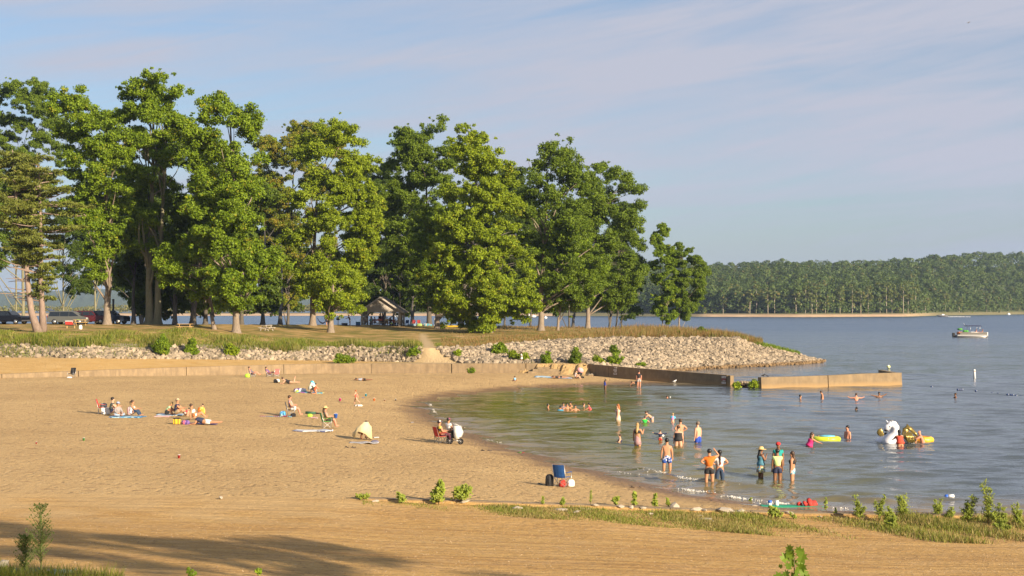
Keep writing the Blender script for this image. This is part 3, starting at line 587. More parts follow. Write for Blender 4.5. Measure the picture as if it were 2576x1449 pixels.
def broadleaf(name,label,prof,Dt,base,leafm,bark,seed,trunkr=.35,dens=1.0,trunks=None,size=.28,gap=.0,group='shade trees on the lawn behind the beach',lower=None,kind='tree',cl=.98,depth=.85,nl=26,per=112,bough=1.0):
    """prof: rows (image row, left column, right column) of the crown at depth Dt; base: (column,row) of the foot"""
    r=np.random.RandomState(seed); bx,by=base; gp=G(bx,by); Dt=gp.y+1+(Dt-208)*.2; k=Dt/F; gz=float(H(gp.x,gp.y)); D0=gp.y
    root=thing(name,label,'tree',(gp.x,gp.y,gz),group=group)
    prof=sorted(prof); ys=np.array([p[0] for p in prof],float); xl=np.array([p[1] for p in prof],float); xr=np.array([p[2] for p in prof],float); mx_=(xl+xr)/2; xl=mx_-(mx_-xl)*1.09; xr=mx_+(xr-mx_)*1.09
    zs=CH+(HY-ys)*k
    n=int(sum((zs[i]-zs[i+1])*((xr[i]-xl[i]+xr[i+1]-xl[i+1])/2*k) for i in range(len(ys)-1))*2.0*dens/(cl*cl)*.9)
    n=int(n*1.12); nb=max(10,n//9); wts=np.interp(np.linspace(ys[0],ys[-1],400),ys,(xr-xl)+10); cdf=np.cumsum(wts)/wts.sum()
    yv=np.interp((np.arange(nb)+r.rand(nb))/nb,cdf,np.linspace(ys[0],ys[-1],400)); a=r.rand(nb)*2*math.pi; a=np.where(np.sin(a)>.2,a*1.0+(r.rand(nb)<.45)*math.pi,a); q=np.where(r.rand(nb)<.80,r.uniform(.72,1.0,nb),r.uniform(.1,.75,nb))
    hw=(np.interp(yv,ys,xr)-np.interp(yv,ys,xl))/2*k; cx_=(np.interp(yv,ys,xr)+np.interp(yv,ys,xl))/2
    Rb=np.minimum(r.uniform(1.3,2.9,nb)*bough,np.maximum(hw*.75,.7)); hwi=np.maximum(hw-Rb*.55,.1)
    BX=(cx_-CX)*k+np.cos(a)*q*hwi; BY=Dt+np.sin(a)*q*np.maximum(hwi*depth,.8); BZ=CH+(HY-yv)*k
    if gap>0:
        g=np.sin(BX*.55+seed)*np.sin(BZ*.62+seed*2)+np.sin(BX*.23+BZ*.31+BY*.3); ok=g>-1.95+gap*1.3; BX,BY,BZ,Rb=BX[ok],BY[ok],BZ[ok],Rb[ok]; nb=len(BX)
    j=r.choice(nb,n,p=Rb**2/np.sum(Rb**2)); d=r.randn(n,3); d/=np.linalg.norm(d,axis=1,keepdims=True); rr_=r.rand(n)**.5
    rad=cl*r.uniform(.5,1.15,n); X=BX[j]+d[:,0]*Rb[j]*rr_; Y=BY[j]+d[:,1]*Rb[j]*rr_; Z=BZ[j]+d[:,2]*Rb[j]*rr_*.62
    ns_=n//4; j=r.randint(0,nb,ns_); d=r.randn(ns_,3); d/=np.linalg.norm(d,axis=1,keepdims=True); q2=r.uniform(.85,1.22,ns_)   # loose sprays at the outside
    X=np.append(X,BX[j]+d[:,0]*Rb[j]*q2); Y=np.append(Y,BY[j]+d[:,1]*Rb[j]*q2); Z=np.append(Z,BZ[j]+d[:,2]*Rb[j]*q2*.7+.2); rad=np.append(rad,r.uniform(.2,.45,ns_)*cl)
    cen=np.stack([X-gp.x,Y-gp.y,Z-gz],-1)
    V,Fc=cloud(cen,rad,per,size,r,.72,.25)
    np_obj('crown',V,Fc,leafm,root)
    mb=MB(); trunks=trunks or [(bx,by,(np.interp(ys[0]+.3*(ys[-1]-ys[0]),ys,(xl+xr)/2)),ys[0]+.22*(ys[-1]-ys[0]),trunkr)]
    for (x0,y0,x1,y1,tr) in trunks:
        g0=G(x0,y0); A=np.array([(x0-CX)*g0.y/F-gp.x,g0.y-gp.y,-.3+float(H(g0.x,g0.y))-gz]); B=np.array([(x1-CX)*k-gp.x,Dt-gp.y+.3,CH+(HY-y1)*k-gz]); l=B[2]-A[2]
        w1=r.randn(2)*.25; pts=[];rs=[]
        for i in range(12):
            t=i/11; p=A+(B-A)*t; p[0]+=math.sin(t*5+seed)*.18; p[1]+=math.sin(t*4)*.2; pts.append(p)
            zt=p[2]; fl=1+.95*math.exp(-max(zt,0)/.55); rs.append(tr*(1-.78*t)*fl)
        # finer foot
        foot=[A+(B-A)*(h_/l) for h_ in (0,.35,.8,1.4,2.4)]; frs=[tr*f_ for f_ in (1.9,1.62,1.28,1.1,1.02)]
        mb.tube(foot+pts[2:],frs+rs[2:],10)
        if len(cen):
            order=r.permutation(len(cen))[:nl]
            for j in order:
                c=cen[j]; t=np.clip((c[2]-A[2])/l-.16-.10*r.rand(),.12,.93); s0=A+(B-A)*t; s0[0]+=math.sin(t*5+seed)*.18
                if c[2]<s0[2]-1.5: continue
                limbs(mb,s0,c,tr*(1-.75*t)*.42,r)
    mb.build('trunk',bark,root)
    return root
def pine(name,label,base,top,spine,fr,seed,tr):
    r=np.random.RandomState(seed); gp=G(*base); gz=gp.z; k=gp.y/F; root=thing(name,label,'tree',gp,group='pines at the left edge of the lawn')
    P=[np.array([(x-CX)*k-gp.x,(y2 or 0),CH+(HY-y)*k-gz]) for x,y,y2 in spine]; P[0][2]-=.3; mb=MB(); n=len(P)
    mb.tube(P,[tr*(1-.88*i/(n-1))*(1.35 if i==0 else 1) for i in range(n)],9)
    zs=np.array([p[2] for p in P]); cen=[];rad=[];nr=[]
    for (z,ang,ln,leaf) in fr:
        zz_=CH+(HY-z)*k-gz; A=np.array([np.interp(zz_,zs,[p[i] for p in P]) for i in range(3)]); A[2]=zz_; dirv=np.array([math.cos(ang),math.sin(ang),r.uniform(-.05,.28)])
        B=A+dirv*ln; limbs(mb,A,B,.045+ln*.008,r,5,-.05)
        if leaf:
            for j in range(int(4+ln*2.6)):
                t=r.uniform(.28,1.05); cen.append(A+(B-A)*t+np.array([r.randn()*.45,r.randn()*.5,r.uniform(-.1,.35)])); rad.append(r.uniform(.35,.75))
    cen=np.array(cen);rad=np.array(rad); idx=np.repeat(np.arange(len(cen)),52); d=r.randn(len(idx),3); d[:,2]*=.6; d/=np.linalg.norm(d,axis=1,keepdims=True)
    Pc=cen[idx]+d*(rad[idx]*r.uniform(.2,1,len(idx)))[:,None]*np.array([1.15,1.15,.5]); V,Fc=cards(Pc,np.cross(d,r.randn(len(idx),3))+np.array([0,0,.6]),r.uniform(.25,.5,len(idx)),r,.26,.05)
    np_obj('crown',V,Fc,M_PINE,root); mb.build('trunk',M_BARKP,root); return root
def fronds(seed,y0,y1,n,lmax,bare=(0,0,0)):
    r=np.random.RandomState(seed); out=[]
    for i in range(n):
        t=(i+r.rand())/n; y=y0+(y1-y0)*t; w_=math.sin(math.pi*min(1,(t*1.05+.06))**.75)*.6+.4*(1-abs(2*t-1)); out.append((y,r.rand()*6.28,lmax*max(.25,w_)*r.uniform(.7,1.1),True))
    for i in range(bare[0]): out.append((r.uniform(bare[1],bare[2]),r.choice([0.1,3.1,2.6,.5,3.6])+r.randn()*.2,r.uniform(2.,4.6),False))
    return out
pine('pine_tree','leaning pine with a bent pinkish trunk at the left edge','x' and (146,1246),None,[(146,1246,0),(118,1170,0),(106,1080,0),(98,1010,.2),(80,900,.3),(62,800,.4),(52,700,.4),(45,600,.4),(42,560,.4)],fronds(1,575,1010,52,4.6,(12,900,1150)),21,.42)
pine('pine_tree','straight pine with lit pinkish trunk beside the leaning pine','x' and (160,1245),None,[(160,1245,.3),(156,1150,.2),(153,1050,0),(154,950,0),(152,850,0),(150,740,0),(146,650,0),(140,575,0)],fronds(2,590,1130,58,5.2,(10,880,1150)),22,.38)
G_='shade trees on the lawn behind the beach'
# front row, left to right (rows are the crown's image rows with its left and right edge)
T_=[
 ('oak_tree','tall dark oak cut by the left edge of the view',[(312,40,150),(350,-30,210),(450,-120,250),(600,-160,240),(760,-150,190),(900,-140,130),(1000,-120,60)],216,(88,1212),M_L1,M_BARKM,31,dict(trunks=[(88,1212,70,600,.42),(60,1212,48,620,.26)],gap=.25)),
 ('maple_tree','slender green tree between the pines and the parked van',[(760,200,300),(860,180,340),(960,190,360),(1050,210,350),(1110,230,330)],222,(230,1212),M_L4,M_BARKM,32,dict(trunks=[(230,1212,240,820,.30)],gap=.5,dens=.8)),
 ('oak_tree','tall tree with straight lit trunk right of the silver van',[(345,250,330),(370,210,420),(430,180,500),(560,190,540),(680,230,520),(800,270,490),(900,300,480),(1000,330,470),(1060,370,460)],204,(402,1218),M_L5,M_BARK,33,dict(trunks=[(402,1218,396,480,.44)],gap=.42,dens=.95)),
 ('maple_tree','thin trunked tree just left of the tall lit trunk',[(560,300,420),(700,290,440),(850,300,430),(960,320,440),(1060,330,420)],226,(360,1212),M_L4,M_BARKM,34,dict(trunks=[(360,1212,352,600,.27)],gap=.5,dens=.7)),
 ('tulip_tree','tallest tree with twin grey trunks left of the picnic lawn',[(284,540,600),(310,460,690),(380,450,720),(470,440,720),(600,450,700),(740,460,680),(860,470,660),(940,500,640)],212,(575,1215),M_L5,M_BARKM,35,dict(trunks=[(560,1215,570,420,.52),(590,1215,620,450,.46)],gap=.22)),
 ('maple_tree','shaded tree behind the twin trunks with a dark trunk',[(640,420,640),(760,400,680),(900,380,700),(1010,400,650),(1100,440,560)],232,(530,1214),M_L4,M_BARKD,36,dict(trunks=[(530,1214,540,700,.42)],gap=.25)),
 ('maple_tree','tall green tree rising above the twisted top left of centre',[(350,840,890),(375,800,930),(440,700,990),(470,690,985),(600,680,1000),(740,700,1040),(860,710,1060),(960,740,1070),(1060,770,1040),(1120,800,980),(1150,840,940)],199,(886,1245),M_L5,M_BARK,37,dict(trunks=[(886,1246,868,470,.40)],gap=.12)),
 ('maple_tree','small leaning tree with bright low leaves and thin trunk',[(870,690,740),(910,650,790),(970,615,800),(1040,605,800),(1090,640,770),(1135,720,790)],205,(805,1236),M_L5,M_BARK,38,dict(trunks=[(805,1236,745,930,.22)],cl=1.0)),
 ('maple_tree','dark tree filling the gap behind the small leaning tree',[(520,640,860),(650,620,900),(800,600,900),(950,610,880),(1080,640,880),(1150,680,900)],228,(722,1218),M_L4,M_BARKD,39,dict(gap=.1)),
 ('maple_tree','bronze topped tree behind the yellow green maple',[(468,1130,1240),(500,1000,1300),(560,960,1340),(640,940,1330),(760,960,1300),(900,990,1280),(1040,1010,1200),(1150,1040,1120)],216,(1090,1216),M_L3,M_BARKD,40,dict(gap=.2,trunks=[(1076,1217,1100,600,.35)])),
 ('maple_tree','big yellow green maple with a pale forked trunk',[(470,1150,1230),(500,1130,1370),(575,1120,1385),(640,1110,1420),(760,1080,1440),(860,1070,1430),(930,1060,1410),(980,1070,1410),(1060,1100,1380),(1130,1130,1350)],203,(1172,1221),M_L2,M_BARK,41,dict(trunks=[(1172,1221,1185,640,.42)],gap=.12)),
 ('maple_tree','low bright maple crown just left of the picnic shelter',[(1000,1200,1320),(1040,1150,1385),(1090,1130,1395),(1130,1130,1385),(1165,1170,1350),(1185,1210,1300)],200,(1240,1246),M_L2,M_BARK,42,dict(trunks=[(1240,1247,1245,1040,.36)],cl=1.05)),
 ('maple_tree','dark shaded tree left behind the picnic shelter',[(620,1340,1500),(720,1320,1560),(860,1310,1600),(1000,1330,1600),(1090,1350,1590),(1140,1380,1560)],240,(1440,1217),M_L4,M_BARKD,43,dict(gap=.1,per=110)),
 ('oak_tree','dark oak with airy top right above the picnic shelter',[(462,1590,1680),(500,1480,1700),(560,1430,1720),(680,1420,1740),(820,1430,1740),(950,1450,1730),(1060,1480,1700),(1140,1500,1660)],222,(1610,1222),M_L1,M_BARKD,44,dict(trunks=[(1610,1222,1600,600,.38),(1500,1219,1490,800,.16)],gap=.3)),
 ('maple_tree','tree with foliage hanging low beside the camp chairs',[(780,1560,1700),(880,1540,1730),(980,1560,1740),(1080,1580,1720),(1160,1600,1700),(1215,1640,1700)],204,(1640,1232),M_L5,M_BARK,45,dict(trunks=[(1640,1234,1640,900,.34)],gap=.15)),
 ('sweetgum_tree','big pyramidal light green tree in the middle of the grove',[(452,1750,1785),(500,1700,1800),(560,1680,1860),(640,1670,1920),(760,1660,1950),(880,1640,1960),(980,1620,1990),(1080,1620,2020),(1150,1640,2010),(1200,1700,1960),(1225,1780,1900)],199,(1832,1247),M_L2,M_BARK,46,dict(trunks=[(1832,1248,1775,560,.45)],gap=.12,dens=1.25,cl=.95)),
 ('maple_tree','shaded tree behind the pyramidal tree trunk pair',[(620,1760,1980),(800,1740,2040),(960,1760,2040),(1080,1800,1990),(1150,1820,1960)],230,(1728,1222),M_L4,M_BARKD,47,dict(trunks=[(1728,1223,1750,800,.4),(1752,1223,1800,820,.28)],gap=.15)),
 ('oak_tree','tall oak with a notched crown right of the pyramidal tree',[(525,2060,2145),(580,2000,2170),(640,1975,2190),(720,1950,2230),(820,1940,2240),(920,1960,2260),(1010,1990,2260),(1090,2020,2240),(1150,2050,2200)],206,(2028,1240),M_L1,M_BARK,48,dict(trunks=[(2028,1240,2050,640,.42)],gap=.22,cl=1.1)),
 ('oak_tree','broad oak with a long bare trunk at the right of the grove',[(612,2230,2290),(650,2170,2360),(720,2150,2410),(800,2150,2405),(880,2160,2400),(960,2170,2440),(1040,2190,2420),(1110,2200,2390),(1160,2240,2340)],210,(2204,1231),M_L1,M_BARK,49,dict(trunks=[(2204,1232,2218,800,.36)],gap=.25,cl=1.1)),
 ('maple_tree','low bright tree between the two right hand oaks',[(860,2080,2200),(930,2050,2240),(1020,2050,2260),(1100,2060,2240),(1160,2090,2180),(1190,2110,2150)],203,(2091,1239),M_L5,M_BARK,50,dict(trunks=[(2091,1240,2110,960,.18)],cl=1.0)),
 ('maple_tree','dark round tree closing the right end of the grove',[(770,2290,2370),(860,2270,2410),(960,2260,2420),(1060,2270,2400),(1130,2280,2380),(1190,2320,2370)],219,(2268,1228),M_L4,M_BARKD,51,dict(trunks=[(2268,1229,2330,900,.34),(2292,1229,2350,950,.24),(2148,1231,2160,1000,.22)],gap=.1)),
 ('sweetgum_tree','slim young tree standing alone with a pointed top',[(836,2465,2490),(880,2440,2510),(930,2420,2520),(990,2440,2560),(1060,2430,2575),(1120,2440,2570),(1170,2460,2560),(1205,2490,2530)],208,(2488,1222),M_L5,M_BARK,52,dict(trunks=[(2488,1224,2478,900,.17)],cl=.7,nl=10,size=.26,bough=.55)),
 ('oak_tree','spreading small oak beside the slim young tree by the water',[(915,2510,2570),(950,2500,2620),(1000,2500,2660),(1050,2510,2650),(1110,2520,2640),(1160,2540,2620),(1190,2560,2610)],212,(2545,1219),M_L1,M_BARK,53,dict(trunks=[(2545,1220,2560,980,.22)],cl=.75,gap=.4,nl=12,size=.26,bough=.6)),
]
FILL=[(655,740,125,'left of the leaning tree'),(770,700,130,'behind the leaning tree'),(905,640,150,'behind the left lit trunk'),(985,700,130,'left of the bronze tree'),(1050,800,120,'under the bronze tree'),(1355,880,110,'left of the shelter roof'),(1475,760,150,'rising above the shelter roof'),(1545,960,120,'right of the shelter roof'),(1690,900,140,'behind the hanging foliage'),(1890,700,150,'behind the pyramidal tree'),(1985,760,120,'between the pyramidal tree and the notched oak'),(2130,760,140,'behind the notched oak'),(2330,960,120,'at the back of the right end'),(500,800,120,'behind the tall straight trunk')]
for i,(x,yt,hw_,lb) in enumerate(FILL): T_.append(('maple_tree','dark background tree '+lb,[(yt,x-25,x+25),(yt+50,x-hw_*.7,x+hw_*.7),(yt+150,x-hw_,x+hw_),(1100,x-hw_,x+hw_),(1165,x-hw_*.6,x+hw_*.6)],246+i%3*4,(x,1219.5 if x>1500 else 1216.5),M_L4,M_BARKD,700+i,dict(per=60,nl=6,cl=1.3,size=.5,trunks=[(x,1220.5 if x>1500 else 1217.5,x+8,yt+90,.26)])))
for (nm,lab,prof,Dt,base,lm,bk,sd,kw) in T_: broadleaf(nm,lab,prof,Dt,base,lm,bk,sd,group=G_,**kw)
# dead bare branches standing out of the pyramidal tree's top
# shade trees outside the frame, right of and behind the viewer: they throw the long shadows on the sand
def offtree(x,y,h,rw,seed):
    r=np.random.RandomState(seed); gz=float(H(x,y)); root=thing('shade_tree','tall tree beside the viewer '+{61:'nearest the track',62:'second from the track',63:'third from the track',64:'fourth from the track'}[seed],'tree',(x,y,gz),group='trees standing behind the viewpoint')
    n=int(60*rw*rw/16); a=r.rand(n)*6.28; q=r.rand(n)**.5; z=r.uniform(.7 if seed in(62,63) else .4,1,n); w_=np.sin(math.pi*(z*.9+.05))**.6
    cen=np.stack([np.cos(a)*q*rw*w_,np.sin(a)*q*rw*w_,z*h],-1); V,Fc=cloud(cen,r.uniform(.7,1.2,n),38,.42,r,.8,.2); np_obj('crown',V,Fc,M_L1,root)
    mb=MB(); mb.tube([(0,0,-.3),(.1,0,h*.3),(0,.1,h*.7)],[.4,.3,.1],8); mb.build('trunk',M_BARK,root)
# ------------------------------------------------------------------ far shore
def shore_row(px): return np.interp(px,[1900,2300,2640,3000,3400,3500,3840,6000],[1184.5,1185.5,1188,1189,1187,1184,1178.5,1176])
def crest_row(px): return np.interp(px,[1500,2100,2400,2650,3000,3200,3400,3600,3700,3840,4500,6000],[1060,1015,1003,992,990,986,976,965,956,948,935,930])
def farD(px): return 8*F/(shore_row(px)-HY)
def farH(px,e):
    """ground height e metres behind the far waterline"""
    D0=farD(px); cr=CH+(HY-crest_row(px))*(D0+420)/F-15
    return np.interp(e,[-30,0,6,14,22],[-3,0,1.0,2.2,3.0])+np.where(e>22,(cr-3)*np.clip((e-22)/400,0,1)**.85,0)+np.where(e>10,np.sin(px*.011)*1.2*np.clip(e/200,0,1),0)
pf=np.concatenate([np.arange(1500,6000,24)]).astype(float); es=np.array([-30,-4,0,3,6,10,14,18,22,40,70,110,160,220,280,340,420,520,700],float)
EE,PP=np.meshgrid(es,pf,indexing='ij'); DD=farD(PP)+EE; XX=(PP-CX)/F*DD; ZZ=farH(PP,EE)
m,nt,b=_new('far_bank'); g=nt.nodes.new('ShaderNodeNewGeometry'); s=nt.nodes.new('ShaderNodeSeparateXYZ'); L(nt,g.outputs['Position'],s.inputs[0])
n=noise(nt,coords(nt,sc=(.25,.25,2)),.5,5,.6); mr=nt.nodes.new('ShaderNodeMapRange'); mr.inputs[1].default_value=1.6; mr.inputs[2].default_value=3.0; L(nt,math_(nt,'ADD',s.outputs[2],math_(nt,'MULTIPLY',n,.9)),mr.inputs[0])
sdx=nt.nodes.new('ShaderNodeMapRange'); sdx.inputs[1].default_value=.125; sdx.inputs[2].default_value=.14; L(nt,math_(nt,'DIVIDE',s.outputs[0],s.outputs[1]),sdx.inputs[0]); sd2=nt.nodes.new('ShaderNodeMapRange'); sd2.inputs[1].default_value=.30; sd2.inputs[2].default_value=.27; L(nt,math_(nt,'DIVIDE',s.outputs[0],s.outputs[1]),sd2.inputs[0])
bare=math_(nt,'MULTIPLY',sdx.outputs[0],sd2.outputs[0]) if True else None
bare=math_(nt,'MAXIMUM',bare,math_(nt,'LESS_THAN',math_(nt,'DIVIDE',s.outputs[0],s.outputs[1]),.03))
L(nt,mixc(nt,math_(nt,'MAXIMUM',mr.outputs[0],math_(nt,'MULTIPLY',math_(nt,'SUBTRACT',1,bare),.8)),ramp(nt,n,[(.3,(.36,.23,.13)),(.7,(.52,.38,.24))]),(.07,.085,.025)),b.inputs['Base Color']); b.inputs['Roughness'].default_value=.95
o=np_obj('far_shore',np.stack([XX,DD,ZZ],-1).reshape(-1,3),gridfaces(*EE.shape),m,smooth=True); structure(o)
M_FOR=mat_leaf('far_forest',(.018,.044,.012),(.095,.135,.02),(.13,.10,.03),.08,.2,ns=.07,isl=.35)
r=np.random.RandomState(77)
def crowns(P,Rr,Hh,per,size):
    n=len(P); idx=np.repeat(np.arange(n),per); d=r.randn(len(idx),3); d/=np.linalg.norm(d,axis=1,keepdims=True); d[:,2]=np.where(d[:,2]<-.3,-d[:,2],d[:,2])
    lump=1+.13*np.sin(d[:,0]*5+idx)*np.cos(d[:,1]*4+idx*1.3)
    Q=P[idx]+d*np.stack([Rr[idx],Rr[idx],Hh[idx]],-1)*(lump*r.uniform(.78,1.08,len(idx)))[:,None]
    return cards(Q,d+r.randn(len(idx),3)*.35,np.asarray(size)*r.uniform(.6,1.3,len(idx)),r,.9,.1)
n=5600; px=r.uniform(1900,5300,n); e=r.uniform(18,470,n)**1.0; e[:520]=r.uniform(16,34,520)
D=farD(px)+e; X=(px-CX)/F*D; gz=farH(px,e); Rr=r.uniform(2.8,5.0,n)*r.choice([1,1,1.45],n); hh=r.uniform(9,20,n); hh[:520]=r.uniform(7,20,520); Hh=Rr*r.uniform(.75,1.15,n)
V,Fc=crowns(np.stack([X,D,gz+hh-Hh],-1),Rr,Hh,105,1.25)
# under-storey down to the bank
k=2600; px=r.uniform(1900,5000,k); e=r.uniform(15,30,k); D=farD(px)+e; X=(px-CX)/F*D; Rr=r.uniform(1.6,3.8,k); V2,F2=crowns(np.stack([X,D,farH(px,e)+r.uniform(.5,7,k)],-1),Rr,Rr*1.4,20,1.3)
o=np_obj('far_forest',np.vstack([V,V2]),np.vstack([Fc,F2+len(V)]),M_FOR); stuff(o,'dense forest covering the hills across the lake','forest')
# the pale-trunked trees of the front row
fr=[(2640,1160,7),(2712,1100,13),(2770,1078,16),(2812,1090,15),(2835,1070,18),(2880,1090,14),(2905,1082,15),(2945,1105,10),(2985,1095,12),(3020,1078,17),(3045,1085,15),(3062,1075,18),(3095,1110,9),(3150,1078,17),(3196,1066,19),(3228,1085,16),(3255,1072,18),(3300,1064,19),(3325,1062,20),(3345,1066,18),(3388,1060,20),(3405,1062,19),(3432,1072,16),(3470,1110,10),(3545,1095,14),(3598,1120,9),(3700,1105,10),(3780,1110,9)]
M_FT=mat_leaf('front_far_leaf',(.05,.08,.018),(.14,.17,.03),(.20,.13,.035),.12,.25); M_BIRCH=mat('pale_trunk',(.42,.36,.28),.9,.2)
side=lambda i:('leftmost' if i==0 else 'rightmost')
for i,(x,yt,h) in enumerate(fr):
    e_=13+(i*7%5); D=float(farD(x))+e_; gz=float(farH(np.array(x),np.array(float(e_)))); k=D/F; h=CH+(HY-yt)*k-gz; X=(x-CX)*k
    lab=('small round pale tree alone at the left end of the far beach' if i==0 else 'pale trunked tree %d of 27 from the left along the far forest'%i)
    root=thing('shore_tree',lab,'tree',(X,D,gz),group='pale trunked trees along the far shore')
    nc=int(10+h); zz_=r.uniform(.42 if i else .2,1,nc)*h; ww=h*.13*np.sin(np.clip((zz_/h-.3)/.75,0.05,1)*math.pi)**.6+.3; a=r.rand(nc)*6.28
    P=np.stack([np.cos(a)*ww,np.sin(a)*ww,zz_],-1); V,Fc=crowns(P,r.uniform(1.0,1.9,nc),r.uniform(.9,1.6,nc),22,.9); np_obj('crown',V,Fc,M_FT,root)
    mb=MB(); mb.tube([(0,0,-.5),(r.randn()*.2,0,h*.5),(r.randn()*.3,0,h*.92)],[.26,.2,.08],6); mb.build('trunk',M_BIRCH,root)
# low scrubby shore seen between the trunks, and blue hills far beyond it
pl_=np.arange(-4500,2110,40).astype(float); es=np.array([-30,0,4,9,14,40,200],float); EE,PP=np.meshgrid(es,pl_,indexing='ij'); DD=1122+EE; XX=(PP-CX)/F*DD; ZZ=np.interp(EE,[-30,0,4,9,14,40,200],[-3,0,.7,1.5,2.0,2.3,1.0])
o=np_obj('far_beach',np.stack([XX,DD,ZZ],-1).reshape(-1,3),gridfaces(*EE.shape),m,smooth=True); structure(o)
n=1500; px=r.uniform(-2500,2090,n); D=1122+r.uniform(10,60,n); X=(px-CX)/F*D; Rr=r.uniform(1.5,3.6,n)*np.interp(np.sin(px*.017)+np.sin(px*.006),[-2,2],[.5,1.3]); V,Fc=crowns(np.stack([X,D,2+Rr*.8],-1),Rr,Rr*1.1,26,1.1)
o=np_obj('far_scrub',V,Fc,mat_leaf('scrub_leaf',(.08,.10,.02),(.17,.18,.045),(.24,.2,.07),.25,.3)); stuff(o,'pale green scrub along the low far shore behind the grove','scrub')
ph=np.arange(-6000,2600,20).astype(float); rowsz=[]
crow=np.interp(ph,[-6000,-800,0,300,700,1200,1700,2200,2600],[1070,1080,1094,1088,1098,1118,1128,1138,1145])+np.sin(ph*.012)*3+np.sin(ph*.031)*1.5
V=[];
for e_,f_ in ((0,0),(150,.25),(400,.55),(700,.8),(1000,1.0),(1400,.8)):
    D=3600+e_; zc=(CH+(HY-crow)*(4600)/F)*f_-(.5 if f_==0 else 0)+rndn if False else (CH+(HY-crow)*4600/F)*f_-.5
    V.append(np.stack([(ph-CX)/F*D,np.full(len(ph),float(D)),zc+(r.rand(len(ph))*5 if f_>.3 else 0)],-1))
m2,nt,b=_new('hill_forest'); n=noise(nt,coords(nt),.035,6,.7); L(nt,ramp(nt,n,[(.3,(.02,.045,.018)),(.7,(.06,.09,.03))]),b.inputs['Base Color']); b.inputs['Roughness'].default_value=1; bump(nt,b,n,1,14)
o=np_obj('hills',np.vstack(V),gridfaces(6,len(ph)),m2); structure(o)
# air
mb=MB(); mb.box((-300,3900,65),(13000,9000,135)); m,nt,b=_new('lake_haze'); nt.nodes.remove(b); pv=nt.nodes.new('ShaderNodeVolumePrincipled'); pv.inputs['Color'].default_value=(.50,.67,1,1); pv.inputs['Density'].default_value=.00007; pv.inputs['Anisotropy'].default_value=0.0
L(nt,pv.outputs[0],nt.nodes['Material Output'].inputs['Volume'])
HAZE=mb.build('haze',m); stuff(HAZE,'thin blue haze in the air over the lake','haze')
# ------------------------------------------------------------------ grass, weeds and bushes
def blades(P,h,wd,r,lean=.25,N=None):
    n=len(P); a=r.rand(n)*6.28; w_=np.stack([np.cos(a),np.sin(a),np.zeros(n)],-1)*wd[:,None]/2; t=r.randn(n,3)*lean*h[:,None]; t[:,2]=h*r.uniform(.8,1.1,n)
    V=np.stack([P-w_,P+w_,P+t*.55+w_*.7,P+t],1).reshape(-1,3); b=np.arange(n)*4; return V,np.stack([b,b+1,b+2,b+3],1)
def M_grass(name,lo,hi,acc=None,aa=.2): return mat_leaf(name,lo,hi,acc,aa,.3)
MG_DRY=M_grass('grass_red',(.15,.085,.03),(.34,.20,.08),(.12,.15,.03),.18); MG_GRN=M_grass('weed_green',(.07,.11,.012),(.24,.26,.03),(.24,.20,.06),.2); MG_STR=M_grass('verge_grass',(.12,.15,.02),(.30,.30,.06),(.30,.22,.09),.25)
r=np.random.RandomState(91)
def region(n,px0,px1,dfun,r):
    px=r.uniform(px0,px1,n); D=dfun(px,r.rand(n)); X=(px-CX)/F*D; return np.stack([X,D,H(X,D)-.03],-1),px
# left bank: weeds above and among the stones
def dl(px,t): a,b2=N4(px)[0],N3(px)[0]; return b2+(t**1.3)*13-1.2
P,px=region(36000,-700,1660,dl,r); ok=~on_path(P[:,0],P[:,1],P[:,2],1.05); P,px=P[ok],px[ok]
q=np.sin(P[:,0]*.9)+np.sin(P[:,0]*.37+P[:,1]*.6)+r.randn(len(P))*.5; h=np.clip(.42+.24*q,.12,1.3)*np.interp(P[:,1]-N3(px)[0],[-1,3,8,13],[1.1,1.1,.6,.25]); V,Fc=blades(P,h,.05+.07*r.rand(len(P)),r)
o=np_obj('bank_weeds',V,Fc,MG_GRN); stuff(o,'green and straw coloured weeds along the top of the left bank','weeds')
def dl2(px,t): a,b2=N4(px)[0],N3(px)[0]; return a+(b2-a)*t
P,px=region(9000,-700,560,dl2,r); q=np.sin(P[:,0]*1.1+P[:,1])+np.sin(P[:,0]*.43); ok=(r.rand(len(P))<np.interp(px,[-700,250,560],[.95,.7,.15])*(.6+.3*q)); P=P[ok]; V,Fc=blades(P,r.uniform(.15,.5,len(P)),.05+.06*r.rand(len(P)),r)
P2,px=region(7000,700,2000,dl2,r); q=np.sin(P2[:,0]*1.7+P2[:,1]*.8)+np.sin(P2[:,0]*.6); ok=(r.rand(len(P2))<.20+.25*np.clip(q,0,2))&~on_path(P2[:,0],P2[:,1],P2[:,2],1.0); P2=P2[ok]; V2,F2=blades(P2,r.uniform(.12,.42,len(P2)),.05+.06*r.rand(len(P2)),r)
o=np_obj('slope_weeds',np.vstack([V,V2]),np.vstack([Fc,F2+len(V)]),MG_GRN); stuff(o,'low weeds growing between the stones of the bank','weeds')
